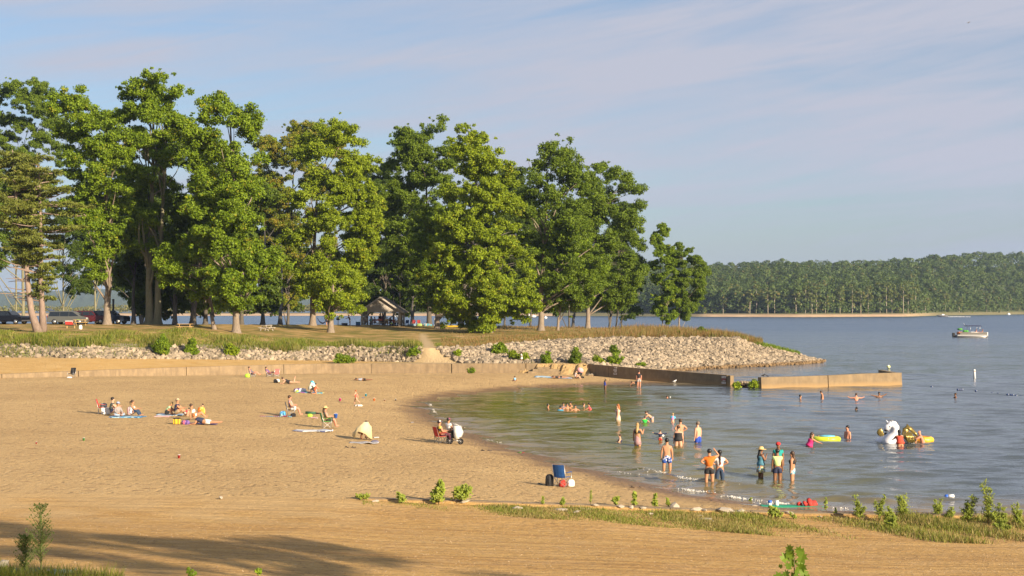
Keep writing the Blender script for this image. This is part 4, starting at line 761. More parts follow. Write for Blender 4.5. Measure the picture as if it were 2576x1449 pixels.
# reddish tall grass on the point
def dr(px,t): a=N3(px)[0]; b2=N1(px)[0]; return a+.4+(b2-a-.2)*t
P,px=region(46000,1655,2860,dr,r); t=(P[:,1]-N3(px)[0])/(N1(px)[0]-N3(px)[0]); kk=np.interp(px,[1655,2250,2380,2760,2860],[.35,.5,1.15,1.2,.8]); ok=~on_path(P[:,0],P[:,1],P[:,2],1.0)&(r.rand(len(P))<np.where(px<2330,np.where((t<.33)|(t>.9),1,.12),1)); P,px,kk,t=P[ok],px[ok],kk[ok],t[ok]
h=kk*(.75+.22*np.sin(P[:,0]*.8+P[:,1]*.35)+.18*r.randn(len(P))); V,Fc=blades(P,np.clip(h,.15,1.8),.035+.05*r.rand(len(P)),r,.16)
o=np_obj('tall_grass',V,Fc,MG_DRY); stuff(o,'tall reddish dry grass covering the point right of the grove','grass')
def dt(px,t): a=N3(px)[0]; return a-.3+3.0*t
P,px=region(2600,2835,3000,dt,r); V,Fc=blades(P,r.uniform(.2,.7,len(P)),.06+.06*r.rand(len(P)),r); o=np_obj('shore_grass',V,Fc,mat_leaf('bright_grass',(.10,.16,.01),(.20,.27,.03))); stuff(o,'bright green grass fringe running down to the tip of the point','grass')
# thin turf in front of the kerb
def strip(px,t): lo=np.interp(px,[1380,1920,2500,2880,3840],[51.6,50.0,48.5,47.4,45.6]); return 52.85-(52.85-lo)*t
def pxX(P): return P
n=88000; px=r.uniform(1360,5200,n); t=r.rand(n)**.9; D=strip(px,t); X=(px-CX)/F*D; q=np.sin(X*2.1+D)+np.sin(X*.9+1)+np.sin(X*.35)+r.randn(n)*.6
ok=(q+1.6-2.6*(t-.45)>r.rand(n)*1.6)&(r.rand(n)<np.interp(px,[1360,1500,2200,3000],[.35,.6,.8,1])); X,D,q,px,t=X[ok],D[ok],q[ok],px[ok],t[ok]
V,Fc=blades(np.stack([X,D,H(X,D)-.02],-1),np.clip(.10+.045*q,.04,.4)*np.interp(px,[1360,2600,3000,3250,3840],[.75,1,1.25,1.9,2.7])*np.interp(t,[0,1],[1.1,.6]),.018+.025*r.rand(len(X)),r,.35)
o=np_obj('verge_grass',V,Fc,MG_STR); stuff(o,'strip of short green and straw grass in front of the kerb','grass')
# track grit: pebbles strewn over the near sand
n=5200; D=r.uniform(30,52,n); px=r.uniform(-100,4000,n); X=(px-CX)/F*D; V,Fc=rocks(np.stack([X,D,H(X,D)+.003],-1),r.uniform(.006,.017,n),r)
o=np_obj('pebbles',V,Fc,rock_mat('pebble',(.16,.09,.04),(.48,.36,.22),False)); stuff(o,'pebbles and grit strewn over the near sandy track','pebbles')
# boulders of the verge
for i,(x,y,s_,lab) in enumerate([(1410,1882,.10,'small white stone near the left end of the kerb'),(1742,1890,.17,'white angular stone beside the yellow bush by the kerb'),(1943,1913,.24,'big white rock on the grass left of the weedy strip middle'),(2104,1917,.17,'flat grey stone lying in the grass below the blue chair'),(2158,1925,.13,'small white stone between grass tufts right of the flat grey stone'),(2180,1912,.14,'grey stone pair member against the kerb'),(2203,1915,.15,'rounded grey stone touching the kerb behind the small white stone'),(2232,1905,.12,'brownish stone lying on the kerb line'),(2330,1905,.15,'grey stone half hidden left of the tall sapling'),(2368,1912,.13,'grey stone at the foot of the tall sapling'),(2415,1908,.12,'stone right of the tall sapling'),(2532,1904,.22,'broad tan rock by the kerb below the swimmers'),(2440,1931,.12,'small stone at the front of the verge'),(2612,1918,.15,'pale round rock of the central rock pair'),(2640,1917,.14,'pale rock right of the pale round rock'),(2628,1940,.14,'pale rock in front of the central rock pair'),(2648,1955,.24,'long flat pale slab at the edge of the track'),(2717,1918,.26,'large flat white rock right of the rock pair'),(2740,1931,.13,'grey stone in front of the large flat white rock'),(2828,1898,.09,'small stone at the left corner of the green mat'),(2960,1932,.14,'grey stone below the green mat'),(3075,1940,.13,'grey stone in weeds right of the green mat'),(3365,1950,.16,'tan stone in the weeds right of the big willow bush'),(2776,1925,.15,'speckled stone in the weeds left of the green mat')]):
    g=G(x,y); rr_=np.random.RandomState(200+i); V,Fc=rocks(np.array([[0,0,s_*.25]]),np.array([s_]),rr_); V[:,2]*=.7; V[:,0]*=1.35; o=np_obj('rock',V,Fc,M_BOULD,loc=g); tag(o,lab,'rock','pale rocks along the weedy strip')
g=G(829,1873); V,Fc=rocks(np.array([[0,0,.05]]),np.array([.085]),r); o=np_obj('stone',V,Fc,M_BOULD,loc=g); tag(o,'round pale stone alone on the sand at lower left','stone')
# bushes
def bush(name,lab,x,y,wpx,hpx,leafm,seed,size=.14,cat='bush',grp='bushes along the stone bank',stem=True,per=60,cl=.22,thin=False,gp=None):
    g=gp or G(x,y); k=g.y/F; W_=wpx*k/2; Hh=hpx*k; r=np.random.RandomState(seed); root=thing(name,lab,cat,g,group=grp)
    n=max(8,int(5.5*W_*Hh/(cl*cl))); z=r.uniform(.12,1,n); a=r.rand(n)*6.28; w_=(np.sin(np.clip(z*.86+.12,0,1)*math.pi)**.7) if not thin else (1.05-z)*.9+.1
    w_=w_*(1+.38*np.sin(a*3+seed)); nb_=5; bi=r.randint(0,nb_,n); bc=r.uniform(-.5,.5,(nb_,2)); bh=np.append(r.uniform(.5,.85,nb_-1),1.0)[bi]; z=z*bh; q=r.uniform(.15,.75,n); cen=np.stack([np.cos(a)*q*W_*w_+bc[bi,0]*W_,np.sin(a)*q*W_*w_*.8+bc[bi,1]*W_*.6,z*Hh*.95],-1); V,Fc=cloud(cen,cl*r.uniform(.6,1.2,n),per,size,r,.9,.2); np_obj('foliage',V,Fc,leafm,root)
    mb=MB()
    for i in range(5):
        c=cen[r.randint(n)]; limbs(mb,(0,0,-.05),c,.02+.012*Hh,r,4,0)
    mb.build('stem',M_BARKD,root); return root
MB_=[M_L5,M_L2,M_L1]
for i,(x,y,w_,h,mi,lab) in enumerate([(612,1334,72,88,0,'tallest bright bush growing in the left stone bank'),(722,1332,50,62,0,'bush with bright leaves second along the left stone bank'),(862,1334,55,52,1,'yellowish bush third along the left stone bank'),(1285,1362,70,38,0,'rounded green bush on the sand behind the wall'),(1548,1334,50,34,0,'small green bush just left of the sandy path'),(1767,1400,26,26,0,'small bush growing out of the foot of the wall'),
  (1920,1350,30,40,1,'yellow green tuft left of the person in white'),(1948,1355,70,30,1,'low grass bush behind the person in white'),(2054,1362,40,48,0,'upright green bush behind the concrete steps'),(2155,1362,50,58,2,'taller olive bush right of the steps'),(2240,1366,46,30,1,'low yellow bush left of the biggest wall bush'),(2305,1370,66,46,0,'widest bush above the shaded wall with yellow foot'),(2308,1330,40,36,2,'sparse bush high in the stones of the point'),(2400,1378,60,16,0,'low creeping bush at the right of the wall bushes'),(1870,1330,60,44,0,'leafy bush among the stones right of the path'),(1718,1338,34,24,1,'small round bush right of the path foot'),(2515,1240,60,34,2,'white flowered bush under the young trees'),(2620,1262,60,34,2,'white flowered bush right of the young trees'),(2550,1262,36,24,2,'small flowering clump between the two flowered bushes'),(2790,1268,26,24,0,'bright green bush at the crest end of the point'),(2765,1452,30,20,1,'tuft of grass in the gap between the walls'),(2828,1452,30,24,1,'tuft of grass against the left end of the sunlit breakwater')]):
    gp=None
    if y>1440: gp=at(x,y,.15)
    bush('bush',lab,x,y,w_,h,MB_[mi],300+i,gp=gp,size=.20,cl=.34,per=48)
# saplings and weeds of the near verge
def leafy(lab,x,y,hpx,wpx,seed,leafm,leaf=.13,n=16,D=None,name='sapling',stems=1,grp='saplings and weeds along the verge',willow=False,base=None):
    g=base or G(x,y); k=g.y/F; Hh=hpx*k; W_=wpx*k/2; r=np.random.RandomState(seed); root=thing(name,lab,'plant',g,group=grp); mb=MB(); P=[];N_=[];S_=[]
    for s_ in range(stems):
        tipx=(r.uniform(-1,1)*W_*.8) if stems>1 else r.uniform(-.15,.15)*W_; tipy=r.uniform(-.5,.5)*W_; hh=Hh*(1 if s_==0 else r.uniform(.5,.95)); pts=[np.array([tipx*t**1.4,tipy*t**1.4,hh*t]) for t in np.linspace(0,1,7)]
        mb.tube(pts,[.012*(1-.75*t)+.002 for t in np.linspace(0,1,7)],5)
        m_=int(n*(3 if willow else 1))
        for i in range(m_):
            t=r.uniform(.22,1.0); b0=np.array([tipx*t**1.4,tipy*t**1.4,hh*t]); a=r.rand()*6.28; el=W_*(1.1-t*.75)*r.uniform(.35,1.0)
            if willow: el*=.9
            b1=b0+np.array([math.cos(a)*el,math.sin(a)*el,el*.55*r.rand()]); 
            if el>.08: mb.tube([b0,b1],[.005,.002],3,cap=False)
            for q in range(3 if not willow else 4):
                tt=r.uniform(.5,1.05) if not willow else r.uniform(.1,1.1); P.append(b0+(b1-b0)*tt+r.randn(3)*.015); N_.append(np.array([math.cos(a)*.6+.5,-.9,.55])+r.randn(3)*.5); S_.append(leaf*r.uniform(.6,1.25))
    V,Fc=cards(np.array(P),np.array(N_),np.array(S_),r,.95 if not willow else .2,.08); np_obj('leaves',V,Fc,leafm,root); mb.build('stem',mat('green_stem',(.12,.10,.04)),root); return root
MW=mat_leaf('willow_leaf',(.14,.20,.022),(.33,.38,.055),(.30,.27,.04),.12)
MB_=[MW,MW,M_L2]
LV=[(1645,1893,92,66,0,1,'broad leaved sapling at the left part of the kerb',.15,26,3),(1728,1892,62,86,1,3,'yellowing bush right of the broad leaved sapling',.085,46,6),(1508,1890,42,44,0,3,'small bush on the kerb left of the broad leaved sapling',.07,26,4),(1358,1876,16,62,0,3,'creeping weed at the left tip of the kerb',.07,26,4),
 (2034,1902,30,18,1,1,'tiny weed on the kerb below the blue chair',.06,12,2),(2108,1905,28,28,1,1,'tiny bushy weed second along the kerb',.06,16,3),(2308,1898,36,34,1,1,'brownish seedling left of the tall sapling',.09,14,2),(2378,1905,60,26,0,1,'tall bright sapling near the middle of the kerb',.13,18,1),(2458,1905,50,30,0,1,'upright pale green sapling right of the tall one',.09,22,2),(2508,1900,30,24,0,1,'small sapling with dark leaves near the broad tan rock',.08,14,2),(2215,1905,58,22,0,2,'thin feathery weed standing over the kerb',.05,24,1),
 (2812,1884,16,20,0,1,'little green weed at the edge of the wet sand',.06,10,2),(3098,1918,50,22,1,1,'thin sapling right of the green mat',.08,12,1),(3133,1938,24,20,1,1,'yellow seedling below the thin sapling',.07,10,1),(2915,1945,44,66,1,3,'yellow weed clump in front of the green mat',.08,30,4),(2975,1948,26,30,1,1,'small yellow seedling below the green mat',.07,10,2)]
for i,(x,y,h,w_,mi,kind,lab,lf,n,st) in enumerate(LV): leafy(lab,x,y,h,w_,400+i,MB_[mi],lf*.85,int(n*1.7),stems=st,willow=(kind==2))
WL=[(3225,1950,84,56,3,'thin leaved willow bush left of the tall poplar seedling'),(3300,1952,88,44,3,'willow with reddish top leaves in the middle of the right verge'),(3335,1962,60,50,3,'low willow in front of the reddish topped one'),(3388,1948,88,74,6,'widest willow bush of the right verge'),(3520,1935,58,46,3,'small willow left of the floating blue and white marker'),(3560,1945,40,46,3,'low green weed under the floating marker'),(3632,1965,104,74,6,'dense willow bush left of the tallest weed'),(3705,1972,160,66,5,'tallest weed of the right verge reaching over the water'),(3745,1975,80,60,4,'yellowish willow right of the tallest weed'),(3815,1975,86,46,4,'willow cut by the right edge of the view'),(3340,1985,50,50,3,'low weed on the turf of the right verge'),(3760,2000,46,60,4,'low bright weed at the lower right of the verge')]
for i,(x,y,h,w_,st,lab) in enumerate(WL): leafy(lab,x,y,h*1.08,w_*1.15,440+i,MW,.11,13,stems=st+1,willow=True,name='willow_bush')
# nearest plants at the bottom edge
def horseweed(lab,x,D,hpx,wpx,seed):
    X=(x-CX)/F*D; g=Vector((X,D,float(H(X,D)))); topz=CH-(1895 if hpx>300 else 2010-0)*0; k=D/F; r=np.random.RandomState(seed); root=thing('horseweed',lab,'plant',g,group='weeds at the lower left corner'); ztop=CH-(hpx-HY)*k-g.z; mb=MB(); mb.tube([(0,0,-.05),(.02,0,ztop*.5),(0,0,ztop)],[.016,.012,.003],6); P=[];N_=[];S_=[]
    for i in range(90):
        t=r.uniform(.22,1); a=r.rand()*6.28; el=wpx*k*.5*(1-abs(t-.5)*1.15)*r.uniform(.6,1.1)+.02; b0=np.array([0,0,ztop*t]); b1=b0+np.array([math.cos(a)*el,math.sin(a)*el,el*1.15]); b1[2]=min(b1[2],ztop*1.02); mb.tube([b0,b1],[.004,.0015],3,cap=False)
        for q in range(13): tt=r.uniform(.15,1.05); P.append(b0+(b1-b0)*tt+r.randn(3)*.012); N_.append(r.randn(3)+[0,-1,.3]); S_.append(r.uniform(.02,.05))
    V,Fc=cards(np.array(P),np.array(N_),np.array(S_),r,.35,.05); np_obj('leaves',V,Fc,mat_leaf('weed_leaf',(.06,.10,.02),(.13,.18,.04)),root); mb.build('stem',mat('weed_stem',(.12,.14,.04)),root)
horseweed('tall feathery horseweed at the lower left corner',152,25.,1898,110,501); horseweed('shorter horseweed left of the tall feathery one',96,25.6,2010,90,502)
r=np.random.RandomState(5)
n=2600; D=r.uniform(24,27.6,n); px=-60+r.rand(n)**1.6*520; X=(px-CX)/F*D; V,Fc=blades(np.stack([X,D,H(X,D)-.02],-1),r.uniform(.08,.36,n),.008+.012*r.rand(n),r,.3); o=np_obj('near_grass',V,Fc,MG_GRN); stuff(o,'long green grass blades at the lower left corner','grass')
for i,(x,y,s_,lab) in enumerate([(12,2125,.13,'white rock among grass at the lower left corner'),(182,2150,.09,'white stone right of the tall horseweed foot')]):
    g=G(x,y); V,Fc=rocks(np.array([[0,0,.03]]),np.array([s_]),r); o=np_obj('rock',V,Fc,M_BOULD,loc=g); tag(o,lab,'rock')
M_SAGE=mat_leaf('sage_leaf',(.16,.22,.17),(.30,.37,.30))
for i,(x,y,w_,lab) in enumerate([(95,2156,110,'grey green leafy plant at the lower left corner'),(230,2160,90,'small grey green plant right of the horseweed')]):
    g=G(x,y); P=np.stack([np.clip(r.randn(420),-1.7,1.7)*w_/2*g.y/F*.5,np.clip(r.randn(420),-2,2)*.09,r.uniform(.0,.10,420)],-1); V,Fc=cards(P,np.stack([r.randn(420)*.4,r.randn(420)*.4-.3,np.ones(420)],-1),r.uniform(.05,.10,420),r,.6,.05); o=np_obj('leafy_weed',V,Fc,M_SAGE,loc=g); tag(o,lab,'plant')
# young sycamore cut by the bottom edge
D=24.; X=(2975-CX)/F*D; g=Vector((X,D,float(H(X,D)))); root=thing('sycamore_sapling','bright large leaved sapling cut by the bottom edge right of centre','plant',g); k=D/F
def lobed(mb,c,s,rot,tilt,mi=0):
    pr=[(0,-.5),(.42,-.42),(.28,-.12),(.62,.02),(.30,.16),(.34,.42),(.10,.30),(0,.62)]; pts=pr+[(-a,b) for a,b in pr[::-1][1:-1]]
    M=Matrix.Translation(c)@Matrix.Rotation(tilt[0],4,'X')@Matrix.Rotation(tilt[1],4,'Z')@Matrix.Rotation(rot,4,'Y'); vs=[M@Vector((a*s,abs(a)*s*-.18+b*s*.05,b*s)) for a,b in pts]+[M@Vector((0,0,0))]; n=len(pts); mb.add(vs,[(i,(i+1)%n,n) for i in range(n)],mi)
mb=MB(); zt=lambda row: CH-(row-HY)*k-g.z
for i,(dx,row,s_) in enumerate([(-12,2060,.17),(18,2062,.16),(32,2088,.19),(-28,2092,.18),(-10,2082,.16),(30,2112,.15),(-22,2120,.14),(34,2128,.17),(0,2110,.15),(-45,2126,.08),(10,2136,.16),(38,2148,.17),(-30,2150,.15),(-58,2158,.16),(6,2158,.14),(52,2166,.15),(-66,2180,.2),(20,2180,.2),(-30,2176,.18),(60,2190,.2)]):
    lobed(mb,Vector((dx*k,rnd.uniform(-.08,.08),zt(row))),s_*1.02,rnd.uniform(-2.2,2.2),(rnd.uniform(-.7,.5),rnd.uniform(-.8,.8)))
lv=mb.build('leaves',mat_leaf('sycamore_leaf',(.09,.16,.012),(.19,.29,.03),None,.1,.45),root); mb=MB(); mb.tube([(0,0,-.05),(.02,0,zt(2120)),(0,0,zt(2060))],[.012,.009,.004],6); mb.build('stem',mat('green_stem',(.12,.10,.04)),root)
for i,(x,y) in enumerate([(718,2158),(968,2155)]):
    leafy(['small weed tip at the bottom edge left of centre','tiny weed tip at the bottom edge centre left'][i],x,y+6,26,30,470+i,M_L5,.07,8,stems=2,grp='weed tips at the bottom edge')
offtree(19.5,5,17.5,3.4,61); offtree(20.5,6.5,12.0,1.7,62); offtree(24.3,6.5,12.0,1.5,63); offtree(15,2,14.5,3.2,64)
# ------------------------------------------------------------------ furniture and small things
def rectm(n,c,rough=.75,**k): return mat(n,c,rough,**k)
M_STEEL=mat('tube_metal',(.50,.50,.50),.35,.1,metal=.8); M_BLACK=mat('black_cloth',(.018,.018,.02),.8); M_WHITE=mat('white_plastic',(.70,.70,.68),.5,.06); M_WOOD=mat_bark('fresh_wood',(.38,.24,.09),(.55,.37,.16)); M_WOODD=mat_bark('old_wood',(.32,.28,.225),(.54,.48,.41)); M_RUB=mat('rubber',(.02,.02,.02),.85)
M_GLASSD=mat('dark_glass',(.012,.016,.02),.08,.1,spec=.8)
def gz(p,dx=0,dy=0): return float(H(p.x+dx,p.y+dy))
def camp_chair(lab,p,rz,cm,grp='folding camp chairs',low=False,frame=None,cup=True):
    fm=frame or M_STEEL; root=thing('camp_chair',lab,'chair',p,rz,grp); s=.26 if low else .44; w_=.27
    mb=MB(); 
    pts=[(x,y,s-.03*math.cos(x/w_*1.5)) for y in (-.23,0,.24) for x in (-w_,-w_/2,0,w_/2,w_)]
    mb.add(pts,[(i*5+j,i*5+j+1,i*5+6+j,i*5+5+j) for i in range(2) for j in range(4)]); o=mb.build('seat',cm,root); m_=o.modifiers.new('t','SOLIDIFY'); m_.thickness=.02
    h=.95 if not low else .80
    mb=MB(); pts=[(x,-.24-(z-s)*.28-.05*(1-(x/w_)**2),z) for z in (s,s+.16,s+.32,h) for x in (-w_,-w_/2,0,w_/2,w_)]
    mb.add(pts,[(i*5+j,i*5+j+1,i*5+6+j,i*5+5+j) for i in range(3) for j in range(4)]); o=mb.build('backrest',cm,root); m_=o.modifiers.new('t','SOLIDIFY'); m_.thickness=.02
    for sx_ in (-1,1):
        mb=MB(); mb.box((sx_*(w_+.05),.0,s+.19),(.07,.46,.02)); mb.build('armrest',cm,root)
        mb=MB(); mb.tube([(sx_*w_,-.24,0),(sx_*w_,-.24-.0,s),(sx_*w_,-.24-(h-s)*.28,h+.01)],.011,6); mb.build('leg',fm,root)
        mb=MB(); mb.tube([(sx_*(w_+.05),.22,0),(sx_*(w_+.05),.22,s+.19)],.011,6); mb.build('leg',fm,root)
        mb=MB(); mb.beam((sx_*w_,-.24,.03),(sx_*w_,.24,s-.02),.018,.018); mb.beam((sx_*w_,.24,.03),(sx_*w_,-.24,s-.02),.018,.018); mb.build('brace',fm,root)
    mb=MB(); mb.beam((-w_,-.24,.03),(w_,-.24,s-.02),.018,.018); mb.beam((w_,-.24,.03),(-w_,-.24,s-.02),.018,.018); mb.beam((-w_,.24,.03),(w_,.24,s-.02),.018,.018); mb.beam((w_,.24,.03),(-w_,.24,s-.02),.018,.018); mb.build('brace',fm,root)
    return root
def towel(lab,x,y,w_,d_,rz,m_,seed=0,rum=.03,cat='towel',name='towel',grp='towels and blankets on the sand',p=None):
    p=p or G(x,y); r=np.random.RandomState(seed+900); nx,ny=22,12; vs=[]; ph=r.rand(6)*6.28
    for j in range(ny):
        for i in range(nx):
            u=(i/(nx-1)-.5)*w_; v=(j/(ny-1)-.5)*d_; u+=.05*math.sin(v*5+ph[0])*w_*.3; v+=.06*math.sin(u*4+ph[1])
            wx=p.x+u*math.cos(rz)-v*math.sin(rz); wy=p.y+u*math.sin(rz)+v*math.cos(rz)
            z=gz(p,wx-p.x,wy-p.y)-p.z+.02+rum*(abs(math.sin(u*5+ph[2]+v*2))+abs(math.sin(v*6+ph[3]+u*3)))*(.6+.5*math.sin(u*2+ph[4])); vs.append((u,v,z))
    mb=MB(); mb.add(vs,[(j*nx+i,j*nx+i+1,(j+1)*nx+i+1,(j+1)*nx+i) for j in range(ny-1) for i in range(nx-1)],0,True); o=mb.build(name,m_,None,p,rz); t=o.modifiers.new('t','SOLIDIFY'); t.thickness=.025; return tag(o,lab,cat,grp)
def bag(name,lab,p,d,m_,rz=0,cat='bag',straps=True,m2=None,round_=.3,grp=None,handle=None):
    root=thing(name,lab,cat,p,rz,grp); mb=MB(); x,y,z=d
    prof=[(.86,0),(1,.12),(1,.55),(.9,.8),(.62,.95),(.2,1)]; n=14; vs=[]
    for (r_,h_) in prof:
        for k in range(n):
            a=2*math.pi*k/n; ca,sa=math.cos(a),math.sin(a); q=(abs(ca)**3+abs(sa)**3)**(-1/3.); vs.append((ca*q*r_*x/2,sa*q*r_*y/2,h_*z))
    fs=[(i*n+k,i*n+(k+1)%n,(i+1)*n+(k+1)%n,(i+1)*n+k) for i in range(len(prof)-1) for k in range(n)]+[tuple(range(n-1,-1,-1)),tuple((len(prof)-1)*n+k for k in range(n))]; mb.add(vs,fs,0,True); mb.build('body',m_,root)
    if straps:
        for sx_ in (-1,1):
            mb=MB(); mb.tube([(sx_*x*.25,-y*.52,z*.2),(sx_*x*.25,-y*.62,z*.6),(sx_*x*.2,-y*.3,z*.97)],.018,6); mb.build('strap',m2 or m_,root)
    return root
def ball_(name,lab,p,r_,m1,m2,cat='ball'):
    root=thing(name,lab,cat,p); mb=MB()
    n=16;k=10
    vs=[(0,0,0)];vs=[]
    for i in range(k+1):
        for j in range(n): a=2*math.pi*j/n; t=math.pi*i/k; vs.append((r_*math.sin(t)*math.cos(a)+0,r_*math.cos(t),r_*math.sin(t)*math.sin(a)+r_))
    for i in range(k):
        for j in range(n): mb.v=mb.v; mb.f.append((i*n+j,i*n+(j+1)%n,(i+1)*n+(j+1)%n,(i+1)*n+j)); mb.m.append((j*6//n)%2); mb.smooth.append(True)
    mb.v=vs; mb.build('shell',[m1,m2],root); mb=MB(); mb.ball((0,-r_*.985,r_),(r_*.12,r_*.03,r_*.12),8); mb.build('valve',m1,root); return root
def bucket(lab,x,y,c,s=.2,grp='toy buckets on the sand'):
    p=G(x,y); root=thing('toy_bucket',lab,'bucket',p,rnd.uniform(0,6),grp); mb=MB(); mb.lathe([(s*.36,0),(s*.5,s*.95),(s*.55,s*.97),(s*.55,s*1.03),(s*.47,s*1.0),(s*.33,.02)],n=16); mb.build('pail',c,root); mb=MB(); mb.tube([(math.cos(a)*s*.5,0,s+math.sin(a)*s*.3) for a in np.linspace(0,math.pi,9)],.008,5); mb.build('handle',M_WHITE,root)
def sandals(lab,x,y,c,dx=.28,rot=0,grp='sandals left on the sand'):
    p0=G(x,y)
    for i,sd in enumerate((-1,1)):
        p=p0+Vector((sd*dx/2,sd*.05,0)); p.z=gz(p); root=thing('sandal',('left' if sd<0 else 'right')+' one of '+lab,'sandal',p,rot+sd*.5,grp); mb=MB(); prof=[(-.03,-.13),(.03,-.13),(.04,-.02),(.05,.08),(.02,.14),(-.02,.14),(-.05,.08),(-.04,-.02)]; n=8
        mb.add([(a,b,.0) for a,b in prof]+[(a,b,.03) for a,b in prof],[tuple(range(n-1,-1,-1)),tuple(range(n,2*n))]+[(k,(k+1)%n,(k+1)%n+n,k+n) for k in range(n)]); mb.build('sole',c,root); mb=MB(); mb.tube([(-.045,.0,.02),(-.01,.07,.07),(.045,.0,.02)],.012,5); mb.build('strap',M_BLACK,root)
def picnic_table(lab,p,rz,m_,grp='wooden picnic tables on the lawn'):
    root=thing('picnic_table',lab,'picnic table',p,rz,grp)
    for k in range(5): mb=MB(); mb.box((0,(k-2)*.148,.75),(1.85,.14,.045)); mb.build('plank',m_,root)
    for s_ in (-1,1):
        mb=MB(); mb.box((0,s_*.68,.445),(1.85,.26,.045)); mb.build('bench',m_,root)
        for t_ in (-1,1): mb=MB(); mb.beam((s_*.62,t_*.62,0),(s_*.62,t_*.22,.73),.05,.10); mb.build('leg',m_,root)
        mb=MB(); mb.box((s_*.68,0,.38),(.05,1.6,.10)); mb.box((s_*.68,0,.69),(.05,.7,.08)); mb.build('crossbar',m_,root)
    return root
# blue chair with its belongings
M_BLUE=mat('blue_cloth',(.012,.07,.24),.7); M_NAVY=mat('navy_cloth',(.018,.022,.06),.8); M_REDC=mat('red_cloth',(.42,.035,.025),.75); M_DRED=mat('dark_red_cloth',(.22,.02,.02),.8); M_GREENC=mat('green_cloth',(.07,.28,.04),.75)
p=G(2108,1826); camp_chair('blue folding camp chair standing empty on the near sand',p,R(-28),M_BLUE)
bag('backpack','black backpack leaning on the left of the blue chair',p+Vector((-.52,.12,0)),(.36,.24,.52),M_BLACK,.3)
bag('drawstring_bag','red bag under the seat of the blue chair',p+Vector((.02,.02,0)),(.30,.24,.30),M_REDC,.2,straps=False); bag('plastic_bag','white plastic bag under the right side of the blue chair',p+Vector((.36,.12,0)),(.32,.28,.30),M_WHITE,.4,straps=False)
sandals('the blue black sandals left of the blue chair',2040,1817,mat('teal_sole',(.03,.10,.12)),.34,1.4)
sandals('the brown and green sandals by the waterline',2388,1830,mat('brown_sole',(.14,.09,.05)),.38,1.3); sandals('the dark sandals right of the stroller',1823,1691,mat('dark_sole',(.05,.04,.035)),.36,1.2); sandals('the dark sandals below the patterned towel',1313,1678,mat('dark_sole',(.05,.04,.035)),.34,1.4)
def cup(lab,x,y,c,s=.12,cat='cup'):
    p=G(x,y); root=thing('cup',lab,cat,p); mb=MB(); mb.lathe([(s*.32,0),(s*.45,s),(s*.48,s),(s*.48,s*1.06),(s*.40,s*1.0),(s*.28,.01)],n=14); mb.build('wall',c,root); mb=MB(); mb.lathe([(s*.5,s*1.04),(s*.5,s*1.1),(s*.2,s*1.11)],n=14); mb.build('rim',M_WHITE,root)
cup('red plastic cup standing alone on the sand at left',671,1719,M_REDC,.15); cup('green can lying far left on the sand',314,1653,M_GREENC,.14,'can'); cup('small red lid lying at the far left of the beach',136,1665,M_REDC,.09)
def spade(lab,x,y,c1,c2,rz=0,l=.36):
    p=G(x,y); root=thing('toy_spade',lab,'toy',p+Vector((0,0,.03)),rz); mb=MB(); mb.tube([(-l/2,0,0),(l*.2,0,0)],.018,6); mb.build('handle',c1,root); mb=MB(); mb.box((l*.38,0,0),(l*.36,.10,.02)); mb.build('blade',c2,root,bevel=.008)
spade('green and red toy spade at the edge of the wet sand',1952,1699,M_GREENC,M_REDC,-.3,.36)
M_MAG=mat('magenta_plastic',(.42,.03,.16),.5); M_TEAL=mat('teal_plastic',(.01,.28,.40),.5); M_ORG=mat('orange_plastic',(.60,.16,.02),.5); M_BLU2=mat('blue_plastic',(.03,.12,.50),.5); M_LIME=mat('lime_plastic',(.32,.60,.04),.5)
bucket('magenta toy bucket left of the running girl',1275,1504,M_MAG); bucket('teal toy bucket right of the running girl',1372,1486,M_TEAL,.18); bucket('orange toy bucket farther right of the running girl',1403,1503,M_ORG,.18); bucket('blue bucket right of the green camp chair',1259,1568,M_BLU2,.26); bucket('brown toy cup at the right of the row of buckets',1442,1504,mat('brown_plastic',(.25,.12,.05)),.12); bucket('small dark bucket at the far right of the row',1484,1503,mat('dark_plastic',(.10,.09,.07)),.12)
spade('blue toy spade beside the teal bucket',1362,1493,M_BLU2,M_NAVY,.1,.22); bag('cloth_heap','white and black cloth heap at the feet of the running girl',G(1344,1524),(.62,.3,.14),mat_pattern('bw_cloth',[(.65,.62,.58),(.02,.02,.02),(.6,.55,.5)],6),0,'cloth',False)
# towels
T_BLUE=mat_pattern('towel_blue',[(.02,.25,.48),(.30,.52,.62),(.02,.12,.30),(.55,.62,.62)],5); T_PINK=mat_stripe('towel_pink',(.60,.55,.52),(.50,.12,.12),9); T_WB=mat_stripe('towel_whiteblue',(.62,.60,.55),(.12,.38,.60),3,1); T_PURP=mat('towel_purple',(.06,.05,.17)); T_ZEB=mat_stripe('towel_zebra',(.62,.60,.58),(.05,.04,.06),14); T_RAIN=mat_stripe('towel_rainbow',(.04,.05,.30),(.25,.55,.35),2.2,0,c3=(.35,.05,.12)); T_WHT=mat_pattern('towel_white',[(.66,.66,.64),(.62,.63,.62),(.55,.58,.60),(.68,.68,.67),(.10,.11,.2)],3); T_AQUA=mat_pattern('towel_aqua',[(.04,.42,.46),(.08,.30,.40),(.60,.60,.10),(.30,.08,.40)],4)
towel('blue patterned blanket under the seated group of three',478,1564,2.1,1.4,0,T_BLUE,1,.02,'blanket','blanket'); towel('pink and white striped towel between the two left groups',610,1562,.95,1.0,.1,T_PINK,2); towel('white and pale blue towel under the capped man',640,1556,1.7,1.3,0,T_WB,3,.02); towel('dark purple towel under the lying man in white shorts',752,1590,1.9,.9,0,T_PURP,4,.01)
